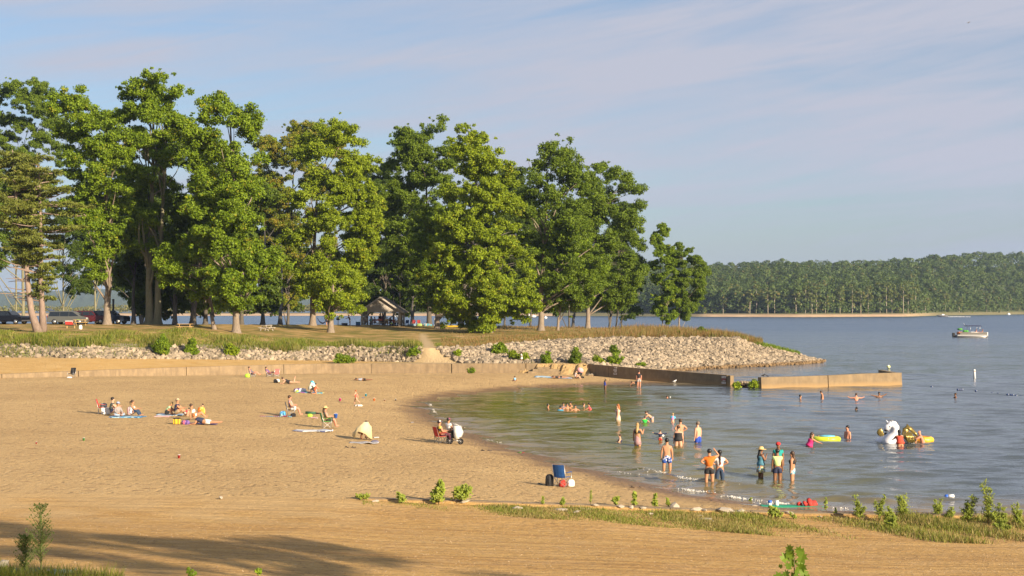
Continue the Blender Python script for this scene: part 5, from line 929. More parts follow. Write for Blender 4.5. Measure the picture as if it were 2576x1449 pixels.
towel('aqua and purple blanket under the kneeling figure in a towel',1162,1472,2.3,1.4,0,T_AQUA,5,.02,'blanket','blanket'); towel('long dark blue rainbow towel in front of the black chair',1035,1563,2.1,.5,0,T_RAIN,6,.03); towel('crumpled white sheet spread on the sand',1175,1617,2.2,1.3,-.03,T_WHT,7,.05,'sheet','sheet'); towel('black and white patterned towel in front of the draped woman',1365,1663,1.6,.7,0,T_ZEB,8,.05); towel('small white folded towel right of the draped woman',1412,1643,.26,.4,0,T_WHT,9,.02)
towel('pale striped towel under the person lying by the steps',2065,1415,3.3,1.5,-.08,T_WB,10,.02); towel('blue and white towel in front of the pink stroller',2120,1420,1.4,.9,0,mat_stripe('towel_bw',(.66,.66,.68),(.08,.22,.42),4),11,.05); towel('pink rag on the sand at the right of the green chair',1178,1568,.5,.4,0,T_PINK,12,.04)
# green mat at the water's edge
p=G(2965,1904); root=thing('foam_mat','long green foam mat lying on the kerb by the water','mat',p+Vector((0,0,.02)),R(-3)); mb=MB(); mb.box((0,0,.03),(2.35,.55,.06)); mb.build('sheet',mat('green_foam',(.01,.26,.14),.6,.1),root,bevel=.02); mb=MB(); mb.box((1.22,0,.04),(.1,.56,.06)); mb.build('fold',mat('green_foam',(.01,.26,.14),.6,.1),root,bevel=.02)
root=thing('red_towel','bright red crumpled towel lying on the green mat','towel',p+Vector((.68,.0,.08)),0); V,Fc=rocks(np.array([[.08,0,.13],[-.12,0,.09],[-.32,.05,.04],[.2,.05,.08]]),np.array([.24,.18,.14,.16]),np.random.RandomState(8)); o=np_obj('fold',V,Fc,M_REDC,root,smooth=True)
for i,(dx,c_) in enumerate([(-.80,'striped'),(-.52,'white')]):
    q=p+Vector((dx,.12,.08)); root=thing('can',('blue and white can standing on the left of the green mat','plain white can on the green mat')[i],'can',q); mb=MB(); mb.lathe([(.07,0),(.075,.02),(.075,.17),(.06,.19)],n=14); mb.build('wall',M_WHITE,root)
    if i==0: mb=MB(); mb.lathe([(.078,.10),(.078,.19),(.05,.195)],n=14); mb.build('lid',M_BLU2,root)
def litter(lab,x,y,c,s):
    g=G(x,y); o=MB(); o.box((0,0,.02),(s,s*.5,.03),rz=.5); o.box((s*.3,0,.035),(s*.4,s*.3,.03),rz=1.1); return tag(o.build('litter',c,None,g),lab,'litter')
litter('scrap of grey plastic left of the stroller on the sand',1545,1585,mat('grey_bit',(.25,.25,.27)),.18)
# red chair and white cooler at the left group
p=G(383,1553); camp_chair('red camp chair holding bags left of the seated group',p+Vector((-.05,.2,0)),R(-80),M_REDC); bag('cooler_bag','grey bag lying on the seat of the red chair',p+Vector((.05,.2,.44)),(.42,.3,.26),mat('grey_bag',(.16,.18,.20)),0)
def cooler(lab,p,d,c,lid,rz=0,grp=None):
    root=thing('cooler',lab,'cooler',p,rz,grp); mb=MB(); mb.box((0,0,d[2]*.42),(d[0],d[1],d[2]*.82)); mb.build('tub',c,root,bevel=.03); mb=MB(); mb.box((0,0,d[2]*.92),(d[0]*1.04,d[1]*1.04,d[2]*.16)); mb.build('lid',lid,root,bevel=.02)
    for s_ in (-1,1): mb=MB(); mb.box((s_*d[0]*.53,0,d[2]*.62),(.03,d[1]*.4,.04)); mb.build('handle',lid,root)
cooler('white cooler under the front of the red chair',p+Vector((.28,-.12,0)),(.52,.34,.42),M_WHITE,M_WHITE,.1)
bag('striped_pack','red and white pack behind the woman in the white top',G(485,1555),(.28,.2,.5),mat_stripe('pack_stripe',(.35,.12,.14),(.55,.5,.5),5),0)
p=G(663,1591); root=thing('yellow_bag','yellow cooler bag with black straps lying before the seated pair','bag',p,.1); mb=MB(); mb.box((0,0,.17),(.42,.28,.32)); mb.build('body',mat('yellow_bag',(.62,.38,.02)),root,bevel=.04); mb=MB(); mb.box((0,0,.355),(.43,.29,.07)); mb.build('lid',M_BLACK,root,bevel=.02)
for s_ in (-.1,.1): mb=MB(); mb.box((s_,0,.17),(.04,.30,.34)); mb.build('strap',M_BLACK,root)
bag('beach_bag','purple and pink beach bag by the lying man',G(696,1592),(.5,.3,.26),mat_pattern('bag_purple',[(.10,.06,.25),(.45,.12,.18),(.2,.1,.3)],8),0); bag('helmet','round white hat lying beside the green shirted person',G(625,1556),(.28,.28,.22),M_WHITE,0,'hat',False); bag('orange_heap','orange printed towel heap right of the woman in sunglasses',G(755,1554),(.5,.3,.5),mat_pattern('orange_print',[(.6,.25,.02),(.5,.12,.02),(.62,.4,.1)],7),0,'towel',False)
# bags round the black chair
p=G(1092,1561); camp_chair('black reclining camp chair occupied by the sitting man',p,R(-80),M_BLACK); bag('tote_bag','blue checked tote bag behind the black chair',p+Vector((-.55,-.1,0)),(.42,.3,.36),mat_pattern('check_blue',[(.08,.35,.55),(.3,.5,.55),(.05,.2,.45)],9),0); bag('black_bag','black square bag in front of the black chair',p+Vector((.20,-.45,0)),(.36,.2,.24),M_BLACK,.1); bag('lime_toy_heap','lime green toys in front of the dark green mat roll',G(1162,1563),(.34,.22,.2),M_LIME,0,'toy',False)
p=G(1165,1553); root=thing('mat_roll','dark green rolled mat lying right of the sitting man','mat',p,.0); mb=MB(); mb.tube([(-.35,0,.1),(.35,-.05,.07)],.09,10); mb.build('roll',mat('dkgreen',(.03,.09,.05)),root); mb=MB(); mb.tube([(.35,-.05,.07),(.62,-.07,.05)],.05,8); mb.build('roll_end',M_BLACK,root)
p=G(1225,1606); camp_chair('bright green camp chair with the straw hatted sitter',p,R(-72),M_GREENC)
# chairs against the wall, low loungers
p=G(948,1414); camp_chair('grey low beach chair leaning by the wall with a green bag behind',p,R(-75),mat('grey_cloth',(.14,.12,.13)),low=True); bag('green_bag','bright green bag behind the grey low beach chair',G(928,1415),(.5,.35,.36),M_LIME,0,straps=False)
p=G(1010,1413); camp_chair('purple low beach chair by the wall',p,R(-75),mat('purple_cloth',(.10,.04,.16)),low=True); camp_chair('second purple chair seen edge on beside the low one',G(1034,1413),R(35),mat_stripe('purple_orange',(.10,.04,.16),(.5,.2,.06),6),low=True)
# black draped chair alone at the far left
p=G(268,1417); camp_chair('black camp chair facing the wall at the far left',p,R(165),M_BLACK); bag('black_towel','black towel hanging over the lone black chair',p+Vector((.16,-.1,.3)),(.30,.22,.62),M_BLACK,.2,'towel',False); bag('white_shoes','pair of white shoes under the lone black chair',p+Vector((-.12,-.25,0)),(.5,.2,.12),M_WHITE,0,'shoes',False)
bag('dark_bag','dark bag with papers in front of the lying woman in black',G(1034,1436),(.42,.3,.36),M_BLACK,0); bag('magazine','white magazine propped on the dark bag',G(1043,1436)+Vector((0,-.2,.1)),(.34,.05,.26),M_WHITE,0,'magazine',False)
bag('towel_heap','white and purple towel heap on the aqua blanket',G(1125,1470),(1.1,.5,.32),mat_pattern('wp_cloth',[(.62,.60,.62),(.12,.06,.22),(.6,.58,.6)],4),0,'towel',False); ball_('beach_ball','small yellow green ball at the left end of the aqua blanket',G(1115,1472),.11,M_LIME,mat('yellow_p',(.6,.6,.05),.5))
bag('beach_heap','grey and purple heap of clothes at the end of the patterned towel',G(1406,1662),(.42,.26,.16),mat('greyviolet',(.12,.11,.17)),0,'clothes',False)
# strollers
def wheel(root,x,y,r_,w_=.04,spoke=True,name='wheel'):
    mb=MB(); M=Matrix.Rotation(R(90),4,'X'); mb.lathe([(r_-.03,-w_/2),(r_,-w_/2),(r_,w_/2),(r_-.03,w_/2),(r_-.03,-w_/2)],(x,y,r_),20,M=M); t=mb.build(name,M_RUB,root)
    mb=MB(); mb.lathe([(.03,-w_/2),(.03,w_/2)],(x,y,r_),8,M=M)
    for k in range(8): a=k*math.pi/4; mb.beam((x,y,r_),(x+math.cos(a)*(r_-.02),y,r_+math.sin(a)*(r_-.02)),.012,.012)
    mb.build('rim',M_STEEL,t)
p=G(1700,1667); root=thing('jogging_stroller','three wheeled stroller draped with a white cloth beside the red chair','stroller',p,R(-12)); wheel(root,-.22,.0,.20); wheel(root,-.32,.42,.20); wheel(root,.38,.12,.17)
mb=MB(); mb.tube([(-.25,.2,.2),(.1,.2,.5),(-.1,.2,1.0),(-.3,.2,1.05)],.016,6); mb.tube([(-.25,0,.2),(.36,.12,.2)],.014,6); mb.tube([(-.25,.4,.2),(.36,.16,.2)],.014,6); mb.tube([(.36,.14,.18),(.1,.2,.62)],.014,6); mb.build('frame',M_STEEL,root)
mb=MB(); mb.box((.02,.2,.52),(.42,.36,.36),ry=.4); mb.build('seat',M_BLACK,root,bevel=.06)
for s_ in (0,): mb=MB(); mb.add([(.02,-.04,1.02),(.30,-.02,.98),(.40,0,.7),(.34,-.05,.42),(.16,-.08,.22),(.05,-.05,.5),(.05,.42,1.0),(.32,.44,.95),(.44,.42,.65),(.38,.40,.4)],[(0,1,2,3,4,5),(0,6,7,1),(1,7,8,2),(2,8,9,3)],0,True); o=mb.build('white_cloth',mat('white_drape',(.66,.66,.60),.8),root); t=o.modifiers.new('t','SOLIDIFY'); t.thickness=.04
p=G(1652,1664); camp_chair('red camp chair beside the draped stroller near the water',p,R(-62),M_REDC,frame=mat('dark_tube',(.08,.08,.08),.4)); bag('helmet_bag','small white helmet on the front wheel of the stroller',G(1722,1655)+Vector((0,.05,.34)),(.2,.2,.12),M_WHITE,0,'helmet',False)
p=G(2172,1418); root=thing('stroller','stroller with a pink canopy by the concrete steps','stroller',p,R(200)); wheel(root,-.3,0,.1); wheel(root,-.3,.4,.1); wheel(root,.3,0,.1); wheel(root,.3,.4,.1); mb=MB(); mb.tube([(-.3,0,.1),(.1,0,.6),(.45,0,1.0)],.015,6); mb.tube([(-.3,.4,.1),(.1,.4,.6),(.45,.4,1.0)],.015,6); mb.tube([(.3,0,.1),(0,0,.5)],.015,6); mb.tube([(.3,.4,.1),(0,.4,.5)],.015,6); mb.build('frame',M_BLACK,root); mb=MB(); mb.box((.0,.2,.5),(.4,.36,.4),ry=-.5); mb.build('seat',M_BLACK,root,bevel=.05); mb=MB(); mb.ball((-.05,.2,.82),(.38,.26,.30),12,M=Matrix.Rotation(R(-25),4,'Y')); mb.build('canopy',mat('pink_canopy',(.60,.28,.30)),root)
# ------------------------------------------------------------------ on the lawn
P_=G(694,1238); picnic_table('new yellow wood picnic table on the lawn left of centre',P_,R(4),M_WOOD); picnic_table('grey weathered picnic table half in shade by the slanting light',G(1000,1241),R(70),M_WOODD); p=G(298,1221); picnic_table('picnic table with food by the silver van',p,R(35),M_WOOD)
bag('green_tray','green tray on the picnic table by the van',p+Vector((-.2,.1,.78)),(.5,.3,.06),M_GREENC,0,'tray',False)
p=G(262,1231); root=thing('park_grill','low black grill stand carrying the red cooler','grill',p); mb=MB(); mb.box((.1,0,.42),(1.2,.4,.05)); mb.build('plate',M_BLACK,root)
for sx_ in (-.35,.6): mb=MB(); mb.box((sx_,0,.2),(.10,.10,.42)); mb.build('leg',M_WOOD,root)
cooler('red cooler with white lid on the low stand',p+Vector((-.1,0,.445)),(.85,.45,.5),M_REDC,M_WHITE); bag('white_sack','white plastic sack hanging at the right of the red cooler stand',G(302,1235),(.4,.35,.55),M_WHITE,0,'bag',False)
for i,(x,y,lab) in enumerate([(38,1211,'wooden bollard before the black vehicle at the far left'),(427,1213,'wooden bollard right of the tall lit trunk'),(440,1213,'second short bollard right of the tall lit trunk'),(454,1213,'third bollard counting right from the tall lit trunk'),(503,1213,'bollard left of the dark trunk')]):
    g=G(x,y+1); o=MB(); o.lathe([(.12,-.1),(.12,.72),(.09,.78)],n=10); tag(o.build('bollard',M_WOODD,None,g),lab,'post','wooden bollards at the edge of the car park')
g=G(425,1215); root=thing('light_pole','slim dark pole rising behind the parked cars','pole',g); mb=MB(); mb.tube([(0,0,-.5),(0,0,3.2)],[.16,.13],8); mb.build('shaft',mat('dark_pole',(.03,.035,.045),.5),root); mb=MB(); mb.lathe([(.16,3.2),(.16,3.3),(.05,3.36)],n=8); mb.build('cap',M_BLACK,root)
# cars
def car(lab,p,rz,paint,L_,W_,kind,grp='cars parked behind the trees',hatch=False):
    root=thing('parked_car' if kind!='van' else 'parked_minivan',lab,'car' if kind!='van' else 'minivan',p,rz,grp); h=1.78 if kind!='sedan' else 1.45
    if kind=='van': prof=[(-.5,.30),(-.5,.80),(-.485,1.0),(-.44,h),(.10,h),(.20,h-.10),(.36,1.08),(.485,.88),(.5,.62),(.49,.28)]; win=[[(-.45,1.08),(-.425,h-.12),(-.18,h-.1),(-.18,1.08)],[(-.17,1.08),(-.17,h-.1),(.05,h-.1),(.05,1.08)],[(.06,1.08),(.06,h-.1),(.15,h-.14),(.30,1.1)]]
    elif kind=='suv': prof=[(-.5,.35),(-.5,1.05),(-.46,h),(.06,h),(.20,1.18),(.46,1.08),(.5,.9),(.5,.35)]; win=[[(-.45,1.16),(-.43,h-.1),(-.2,h-.1),(-.2,1.16)],[(-.18,1.16),(-.18,h-.1),(.0,h-.1),(.0,1.16)],[(.015,1.16),(.015,h-.1),(.06,h-.1),(.16,1.18)]]
    else: prof=[(-.5,.3),(-.5,.85),(-.38,.98),(-.26,h),(.08,h),(.24,.98),(.46,.82),(.5,.6),(.5,.3)]; win=[[(-.34,1.0),(-.25,h-.08),(-.08,h-.08),(-.08,1.0)],[(-.06,1.0),(-.06,h-.08),(.07,h-.08),(.19,1.0)]]
    hw=lambda z:W_/2*(1-.16*max(0,min(1,(z-.95)/.85))); n=len(prof); vs=[(a*L_,-hw(z),z) for a,z in prof]+[(a*L_,hw(z),z) for a,z in prof]
    mb=MB(); mb.add(vs,[tuple(range(n-1,-1,-1)),tuple(range(n,2*n))]+[(i,(i+1)%n,(i+1)%n+n,i+n) for i in range(n)]); body=mb.build('body',paint,root,bevel=.05)
    for wq in win:
        for s_ in (-1,1):
            mb=MB(); mb.add([(a*L_,s_*(hw(z)+.012),z) for a,z in wq],[(0,1,2,3)]); o=mb.build('window',M_GLASSD,root); t=o.modifiers.new('t','SOLIDIFY'); t.thickness=.02; t.offset=0
    k=[i for i in range(n) if prof[i][1]==h][-1]; a0,a1=prof[k],prof[k+1 if kind!='van' else k+2]; mb=MB(); mb.add([((a0[0]+.01)*L_,-hw(h)*.86,h-.05+.03),((a0[0]+.01)*L_,hw(h)*.86,h-.02),((a1[0]-.005)*L_,hw(1.1)*.88,a1[1]+.06),((a1[0]-.005)*L_,-hw(1.1)*.88,a1[1]+.06)],[(0,1,2,3)]); o=mb.build('windscreen',M_GLASSD,root); t=o.modifiers.new('t','SOLIDIFY'); t.thickness=.03
    for a in (-.31,.32):
        for s_ in (-1,1):
            M=Matrix.Rotation(R(90),4,'X'); mb=MB(); mb.lathe([(.2,-.11),(.35,-.11),(.35,.11),(.2,.11)],(a*L_,s_*(W_/2-.08),.35),18,M=M); w__=mb.build('wheel',M_RUB,root); mb=MB(); mb.lathe([(.05,-.125),(.22,-.12),(.22,.12),(.05,.125)],(a*L_,s_*(W_/2-.08),.35),10,M=M); mb.build('rim',M_STEEL,w__)
    for s_ in (-1,1): mb=MB(); mb.box((L_*.485,s_*W_*.36,.82),(.12,.34,.16)); mb.build('headlight',mat('lamp_glass',(.55,.55,.52),.15),root,bevel=.02); mb=MB(); mb.box((-L_*.497,s_*W_*.42,1.0),(.06,.16,.34)); mb.build('tail_light',M_REDC,root)
    mb=MB(); mb.box((L_*.5,0,.5),(.10,W_*.9,.16)); mb.box((-L_*.5,0,.5),(.10,W_*.9,.16)); mb.build('bumper',mat('bumper',(.06,.06,.065),.6),root,bevel=.03)
    if hatch: mb=MB(); mb.add([(-.44*L_,-.7,h+.02),(-.44*L_,.7,h+.02),(-.56*L_,.65,h+.36),(-.56*L_,-.65,h+.36)],[(0,1,2,3)]); o=mb.build('hatch',M_GLASSD,root); t=o.modifiers.new('t','SOLIDIFY'); t.thickness=.06
PB=mat('paint_black',(.006,.007,.011),.3,.1,spec=.3); PS=mat('paint_silver',(.13,.135,.125),.4,.06,metal=.3); PR=mat('paint_darkred',(.07,.01,.012),.2,.1); PG=mat('paint_navy',(.02,.03,.055),.2,.1)
def cp(x,y,D): return G(x,max(y,1215.)+(226-D)*.12 if x<700 else y)
car('black suv at the far left behind two trunks',cp(36,1214,219),R(-18),PB,5.2,2.0,'suv'); car('silver minivan with its tailgate raised',cp(262,1213,218),R(-8),PS,5.6,2.0,'van',hatch=True); car('dark red suv hidden behind the silver minivan',cp(345,1211,225),R(-8),PR,5.1,1.95,'suv'); car('dark blue car between the thin and the thick lit trunks',cp(415,1212,228),R(-12),PG,4.8,1.85,'suv'); car('dark car with a red light right of the thick lit trunk',cp(475,1212,232),R(15),PG,4.6,1.8,'sedan')
# pavilion
Dp=228.; p=atD(1428,Dp,0); p.z=float(H(p.x,p.y)); k=Dp/F; root=thing('picnic_pavilion','open wooden picnic shelter with a boarded gable','shelter',p,R(-3)); hw=75*k; zt=lambda row:CH-(row-HY)*k-p.z; ze=zt(1166); zr=zt(1116); dp=5.5
for yy in (0,dp/2,dp):
    for s_ in (-1,1): mb=MB(); mb.box((s_*hw*.94,yy,ze/2-.5),(.34 if yy==0 else .26,.26,ze+1.0)); mb.build('post',M_WOODD,root)
for s_ in (-1,1): mb=MB(); mb.beam((s_*hw*.94,-.02,ze-1.25),(s_*hw*.52,-.02,ze-.08),.14,.16); mb.build('brace',M_WOODD,root); mb=MB(); mb.box((s_*hw*.94,dp/2,ze-.09),(.2,dp,.2)); mb.build('beam',M_WOODD,root)
mb=MB(); mb.box((0,-.03,ze-.10),(hw*2.0,.18,.22)); mb.build('beam',M_WOODD,root)
for yy in (-.16,dp+.14):
    for i in range(26):
        x0=-hw+i*2*hw/26; x1=x0+2*hw/26-.02; f_=lambda x:ze+(zr-ze-.1)*(1-abs(x)/(hw*1.04)); mb=MB(); d_=.03+.012*(i%2); mb.add([(x0,yy,ze),(x1,yy,ze),(x1,yy,f_(x1)),(x0,yy,f_(x0)),(x0,yy+d_,ze),(x1,yy+d_,ze),(x1,yy+d_,f_(x1)),(x0,yy+d_,f_(x0))],[(0,1,2,3),(7,6,5,4),(0,4,5,1),(1,5,6,2),(2,6,7,3),(3,7,4,0)]); mb.build('gable_board',M_WOODD,root)
for s_ in (-1,1):
    mb=MB(); a=(s_*hw*1.16,ze-(zr-ze)*.16+.03); b2=(s_*.0,zr+.03); th=.12; mb.add([(a[0],-.55,a[1]),(b2[0],-.55,b2[1]),(b2[0],-.55,b2[1]+th),(a[0],-.55,a[1]+th),(a[0],dp+.5,a[1]),(b2[0],dp+.5,b2[1]),(b2[0],dp+.5,b2[1]+th),(a[0],dp+.5,a[1]+th)],[(0,1,2,3),(7,6,5,4),(0,4,5,1),(1,5,6,2),(2,6,7,3),(3,7,4,0)]); mb.build('roof',mat('shingle',(.15,.13,.11),.9),root)
    mb=MB(); mb.beam((a[0],-.58,a[1]+.02),(b2[0],-.58,b2[1]+.02),.06,.26); mb.build('barge_board',M_WOODD,root)
PAV=p.copy(); PZ=p.z
for i,(dx,dy,rz_) in enumerate([(-2.1,.6,5),(.35,.3,0),(2.0,1.0,8),(-1.4,2.8,0),(1.5,3.0,0)]): picnic_table(['picnic table under the left front of the shelter','picnic table at the open front of the shelter','picnic table under the right front of the shelter','picnic table at the back left of the shelter','picnic table at the back right of the shelter'][i],PAV+Vector((dx,dy,float(H(PAV.x+dx,PAV.y+dy))-PZ)),R(rz_),M_WOOD if i==1 else M_WOODD,'picnic tables in the shelter')
M_TABC=mat('blue_cooler',(.02,.10,.30)); pcl=cp
cooler('blue cooler left of the shelter post',G(1343,1221),(.7,.5,.6),M_TABC,mat('teal_lid',(.05,.25,.25))); cooler('dark blue cooler left of the grill smoke tree',G(1292,1221),(.9,.5,.4),M_NAVY,M_BLACK)
for i,(x,c_,lab) in enumerate([(1503,M_NAVY,'navy camp chair just right of the shelter'),(1526,M_BLUE,'blue camp chair at the lake edge of the lawn'),(1552,M_DRED,'dark red camp chair left of its twin'),(1572,M_DRED,'dark red camp chair beside the lime bag')]): camp_chair(lab,G(x,1222),R(160+i*12),c_)
bag('lime_bag','lime green bag in front of the right dark red chair',G(1573,1223),(.9,.4,.45),mat('lime_dull',(.25,.34,.10)),0,straps=False); bag('blue_float','pale blue inflatable lying between the camp chairs',G(1543,1222),(1.4,.6,.3),mat('paleblue',(.25,.38,.48)),0,'inflatable',False); bag('blanket_heap','teal blanket heap left of the mossy trunk',G(1602,1223),(1.6,.7,.45),mat_pattern('teal_heap',[(.06,.25,.30),(.4,.38,.36),(.3,.08,.08)],3),0,'blanket',False)
for i,(x,y,D_,lab) in enumerate([(1690,1227,0,'long yellow kayak lying under the trees'),(1652,1225,0,'shorter yellow kayak left of the long one')]):
    g=G(x,y); root=thing('kayak',lab,'kayak',g,.05,'yellow kayaks on the lawn'); mb=MB(); l=(3.2,2.0)[i]; mb.tube([(-l/2,0,.22),(-l*.35,0,.16),(0,0,.14),(l*.35,0,.16),(l/2,0,.22)],[.02,.2,.3,.2,.02],12,flat=.55); mb.build('hull',mat('kayak_yellow',(.55,.36,.02),.4),root); mb=MB(); mb.lathe([(.25,.26),(.27,.31),(.2,.31)],n=14,sx=1.5); mb.build('cockpit',M_BLACK,root)
p=G(1268,1221); root=thing('charcoal_grill','black charcoal grill on a post beside the thin tree','grill',p); mb=MB(); mb.tube([(0,0,0),(0,0,.85)],.05,8); mb.build('post',M_BLACK,root); mb=MB(); mb.box((0,0,.98),(.55,.4,.24)); mb.build('firebox',M_BLACK,root,bevel=.02); mb=MB(); mb.box((0,.22,1.2),(.5,.03,.2)); mb.build('lid',M_BLACK,root)
p=G(1205,1221); root=thing('hammock','dark hammock slung between the pale trunk and a tree','hammock',p); mb=MB(); n_=9; k=p.y/F; A=Vector(((1188-1205)*k,0,CH-(1190-HY)*k-p.z)); B=Vector(((1232-1205)*k,0,CH-(1188-HY)*k-p.z)); vs=[]
for i in range(n_):
    t=i/(n_-1); c=A.lerp(B,t); c.z-=1.05*4*t*(1-t); w_=.45*math.sin(math.pi*t)**.6+.02
    for s_ in (-1,0,1): vs.append((c.x,c.y+s_*w_,c.z+abs(s_)*.18*math.sin(math.pi*t)))
mb.add(vs,[(i*3+j,i*3+j+1,i*3+4+j,i*3+3+j) for i in range(n_-1) for j in range(2)],0,True); o=mb.build('sling',M_NAVY,root); t=o.modifiers.new('t','SOLIDIFY'); t.thickness=.04; mb=MB(); mb.tube([A+Vector((-.6,0,.4)),A],.015,5); mb.tube([B,B+Vector((.5,0,.3))],.015,5); mb.build('rope',M_BLACK,root)
p=G(2180,1228); picnic_table('dark picnic table loaded with bags under the right hand oaks',p,R(10),M_WOODD,'picnic tables'); bag('pink_towel','purple pink towel hanging from the loaded picnic table',p+Vector((-.3,-.75,.1)),(.4,.1,.75),mat('purplepink',(.25,.06,.28)),0,'towel',False); bag('black_pack','black bag on the loaded picnic table',p+Vector((.5,0,.78)),(.7,.5,.5),M_BLACK,0)
o=MB(); o.box((0,0,.4),(.5,.4,.8)); g=G(2247,1228); root=thing('trash_bin','dark green bin between two trunks at the right of the grove','bin',g); o.build('body',mat('bin_dark',(.02,.03,.025)),root,bevel=.03); o=MB(); o.box((0,0,.84),(.54,.44,.08)); o.build('lid',M_BLACK,root)
p=G(1633,1228); root=thing('sign_post','weathered wooden post left of the hanging foliage','post',p); mb=MB(); mb.box((0,0,.6),(.36,.3,1.5)); mb.build('shaft',M_WOODD,root); mb=MB(); mb.box((0,0,1.38),(.42,.36,.08)); mb.build('cap',M_WOODD,root)
# ------------------------------------------------------------------ on the water
def ringfloat(lab,p,R_,r_,m1,rz=0,sx=1.0,grp=None,name='swim_ring'):
    root=thing(name,lab,'swim ring',p,rz,grp); mb=MB(); n=20;m_=10; vs=[]
    for i in range(n):
        a=2*math.pi*i/n
        for j in range(m_): b_=2*math.pi*j/m_; vs.append(((R_+r_*math.cos(b_))*math.cos(a)*sx,(R_+r_*math.cos(b_))*math.sin(a),r_*math.sin(b_)+r_*.55))
    mb.add(vs,[(i*m_+j,i*m_+(j+1)%m_,((i+1)%n)*m_+(j+1)%m_,((i+1)%n)*m_+j) for i in range(n) for j in range(m_)],0,True); mb.build('tube',m1,root); mb=MB(); mb.ball((0,-R_-r_*.9,r_*.9),.03,6); mb.build('valve',M_WHITE,root); return root
p=at(3098,1652,0); ringfloat('yellow and blue inflatable boat pushed by the woman in pink',p,.44,.17,mat('float_yellow',(.50,.56,.03),.35,.08),0,1.45,name='inflatable_boat'); root=thing('float_cushion','pale blue cushion inside the yellow inflatable','cushion',p+Vector((.1,.1,.2))); mb=MB(); mb.ball((0,0,.05),(.5,.32,.08),12); mb.build('pad',mat('float_blue',(.12,.42,.55),.35),root)
# white winged horse float with gold wings
M_FW=mat('float_white',(.66,.67,.72),.3,.04); M_GOLD=mat('float_gold',(.26,.19,.055),.25,.1,metal=.6)
p=at(3352,1664,0); k=p.y/F; root=thing('inflatable_horse','big white inflatable horse with gold wings and mane','inflatable',p); q=lambda x,y,dy=0:Vector(((x-3352)*k,dy,(1664-y)*k))
mb=MB(); mb.tube([q(3335,1668,.4),q(3338,1650,.3),q(3348,1634,.2),q(3358,1618,.1),q(3358,1602,0),q(3350,1590,0),q(3340,1586,0)],[.40,.36,.27,.24,.22,.21,.19],14); mb.build('neck',M_FW,root)
mb=MB(); mb.tube([q(3352,1588,0),q(3340,1590,0),q(3330,1600,0),q(3323,1610,0),q(3321,1613,0)],[.16,.21,.20,.15,.10],14); hd=mb.build('head',M_FW,root); mb=MB(); mb.ball(q(3333,1599,-.19),(.035,.02,.04),8); mb.build('eye',M_BLACK,hd); mb=MB(); mb.ball(q(3322,1613,-.05),(.12,.13,.08),10); mb.build('muzzle',M_BLACK,hd)
mb=MB(); mb.tube([q(3334,1588,0),q(3322,1575,0)],[.06,.015],8); mb.build('horn',M_FW,hd)
for i,(x,y,x2,y2) in enumerate([(3330,1590,3323,1590),(3335,1584,3333,1577),(3341,1583,3341,1574),(3347,1583,3349,1576),(3352,1586,3358,1580),(3358,1590,3367,1587),(3362,1597,3371,1594),(3364,1605,3373,1602)]): mb=MB(); mb.tube([q(x,y),q(x2,y2)],[.07,.015],6); mb.build('mane_spike',M_GOLD,root)
mb=MB(); mb.ball(q(3375,1660,.9),(1.25,.8,.38),18); mb.build('body',M_FW,root)
for s_,pts in ((-1,[(3384,1640),(3395,1618),(3415,1619),(3418,1640),(3426,1662),(3410,1660)]),(1,[(3340,1640),(3330,1612),(3316,1618),(3312,1632),(3318,1642),(3330,1646)])):
    mb=MB(); y0=-.15 if s_<0 else 1.3; vs=[q(x,y,y0+.06*(i%2)) for i,(x,y) in enumerate(pts)]; cx_=sum(vs,Vector())/len(vs); vs2=[v+Vector((0,.22,0)) for v in vs]; n_=len(vs); mb.add(vs+vs2,[tuple(range(n_)),tuple(range(2*n_-1,n_-1,-1))]+[(i,i+n_,(i+1)%n_+n_,(i+1)%n_) for i in range(n_)],0,True); wg=mb.build('wing',M_GOLD,root,bevel=.06)
    if s_<0:
        for j in range(5): mb=MB(); a=q(3392+j*5,1622,y0-.05); b2=q(3402+j*6,1658,y0-.05); mb.tube([a,b2],[.07,.05],8); mb.build('feather',M_GOLD,wg)
mb=MB(); mb.tube([q(3410,1640,.9),q(3413,1615,.9),q(3420,1604,.9),q(3430,1612,.9),q(3446,1630,.8),q(3452,1640,.7)],[.2,.19,.17,.12,.10,.06],12); mb.build('tail',M_GOLD,root)
ringfloat('orange yellow swim ring behind the bald man',at(3464,1657,0)+Vector((0,.2,0)),.42,.20,mat_pattern('ring_orange',[(.62,.40,.03),(.60,.22,.01),(.62,.34,.02)],2,.4),0,1.05)
ball_('beach_ball','yellow and white beach ball beyond the end of the breakwater',at(3332,1382,0)+Vector((0,0,.0)),.23,mat('yellow_p',(.6,.6,.05),.5),M_WHITE); ball_('beach_ball','small white ball beside the head of a distant swimmer',at(2513,1492,0),.06,M_WHITE,M_WHITE)
p=at(3655,1416,0); root=thing('marker_buoy','tall white cylindrical buoy standing in the open water','buoy',p,0); mb=MB(); mb.lathe([(.13,-.4),(.13,.86),(.11,.92)],n=14,M=Matrix.Rotation(R(-3),4,'Y')); mb.build('tube',mat('buoy_white',(.58,.60,.62),.5,.05),root); mb=MB(); mb.lathe([(.134,.68),(.134,.76)],(-.03,0,0),14); mb.build('band',M_ORG,root)
p=at(3560,1868,0); root=thing('lane_float','blue and white floating marker near the right verge','float',p,R(-8)); mb=MB(); M=Matrix.Rotation(R(90),4,'Y'); mb.lathe([(.05,-.06),(.11,-.05),(.11,.18),(.05,.2)],(0,0,.05),12,M=M); mb.build('float_body',M_WHITE,root); mb=MB(); mb.lathe([(.04,-.2),(.10,-.17),(.10,-.06),(.05,-.05)],(0,0,.05),12,M=M); mb.build('end_cap',M_BLU2,root)
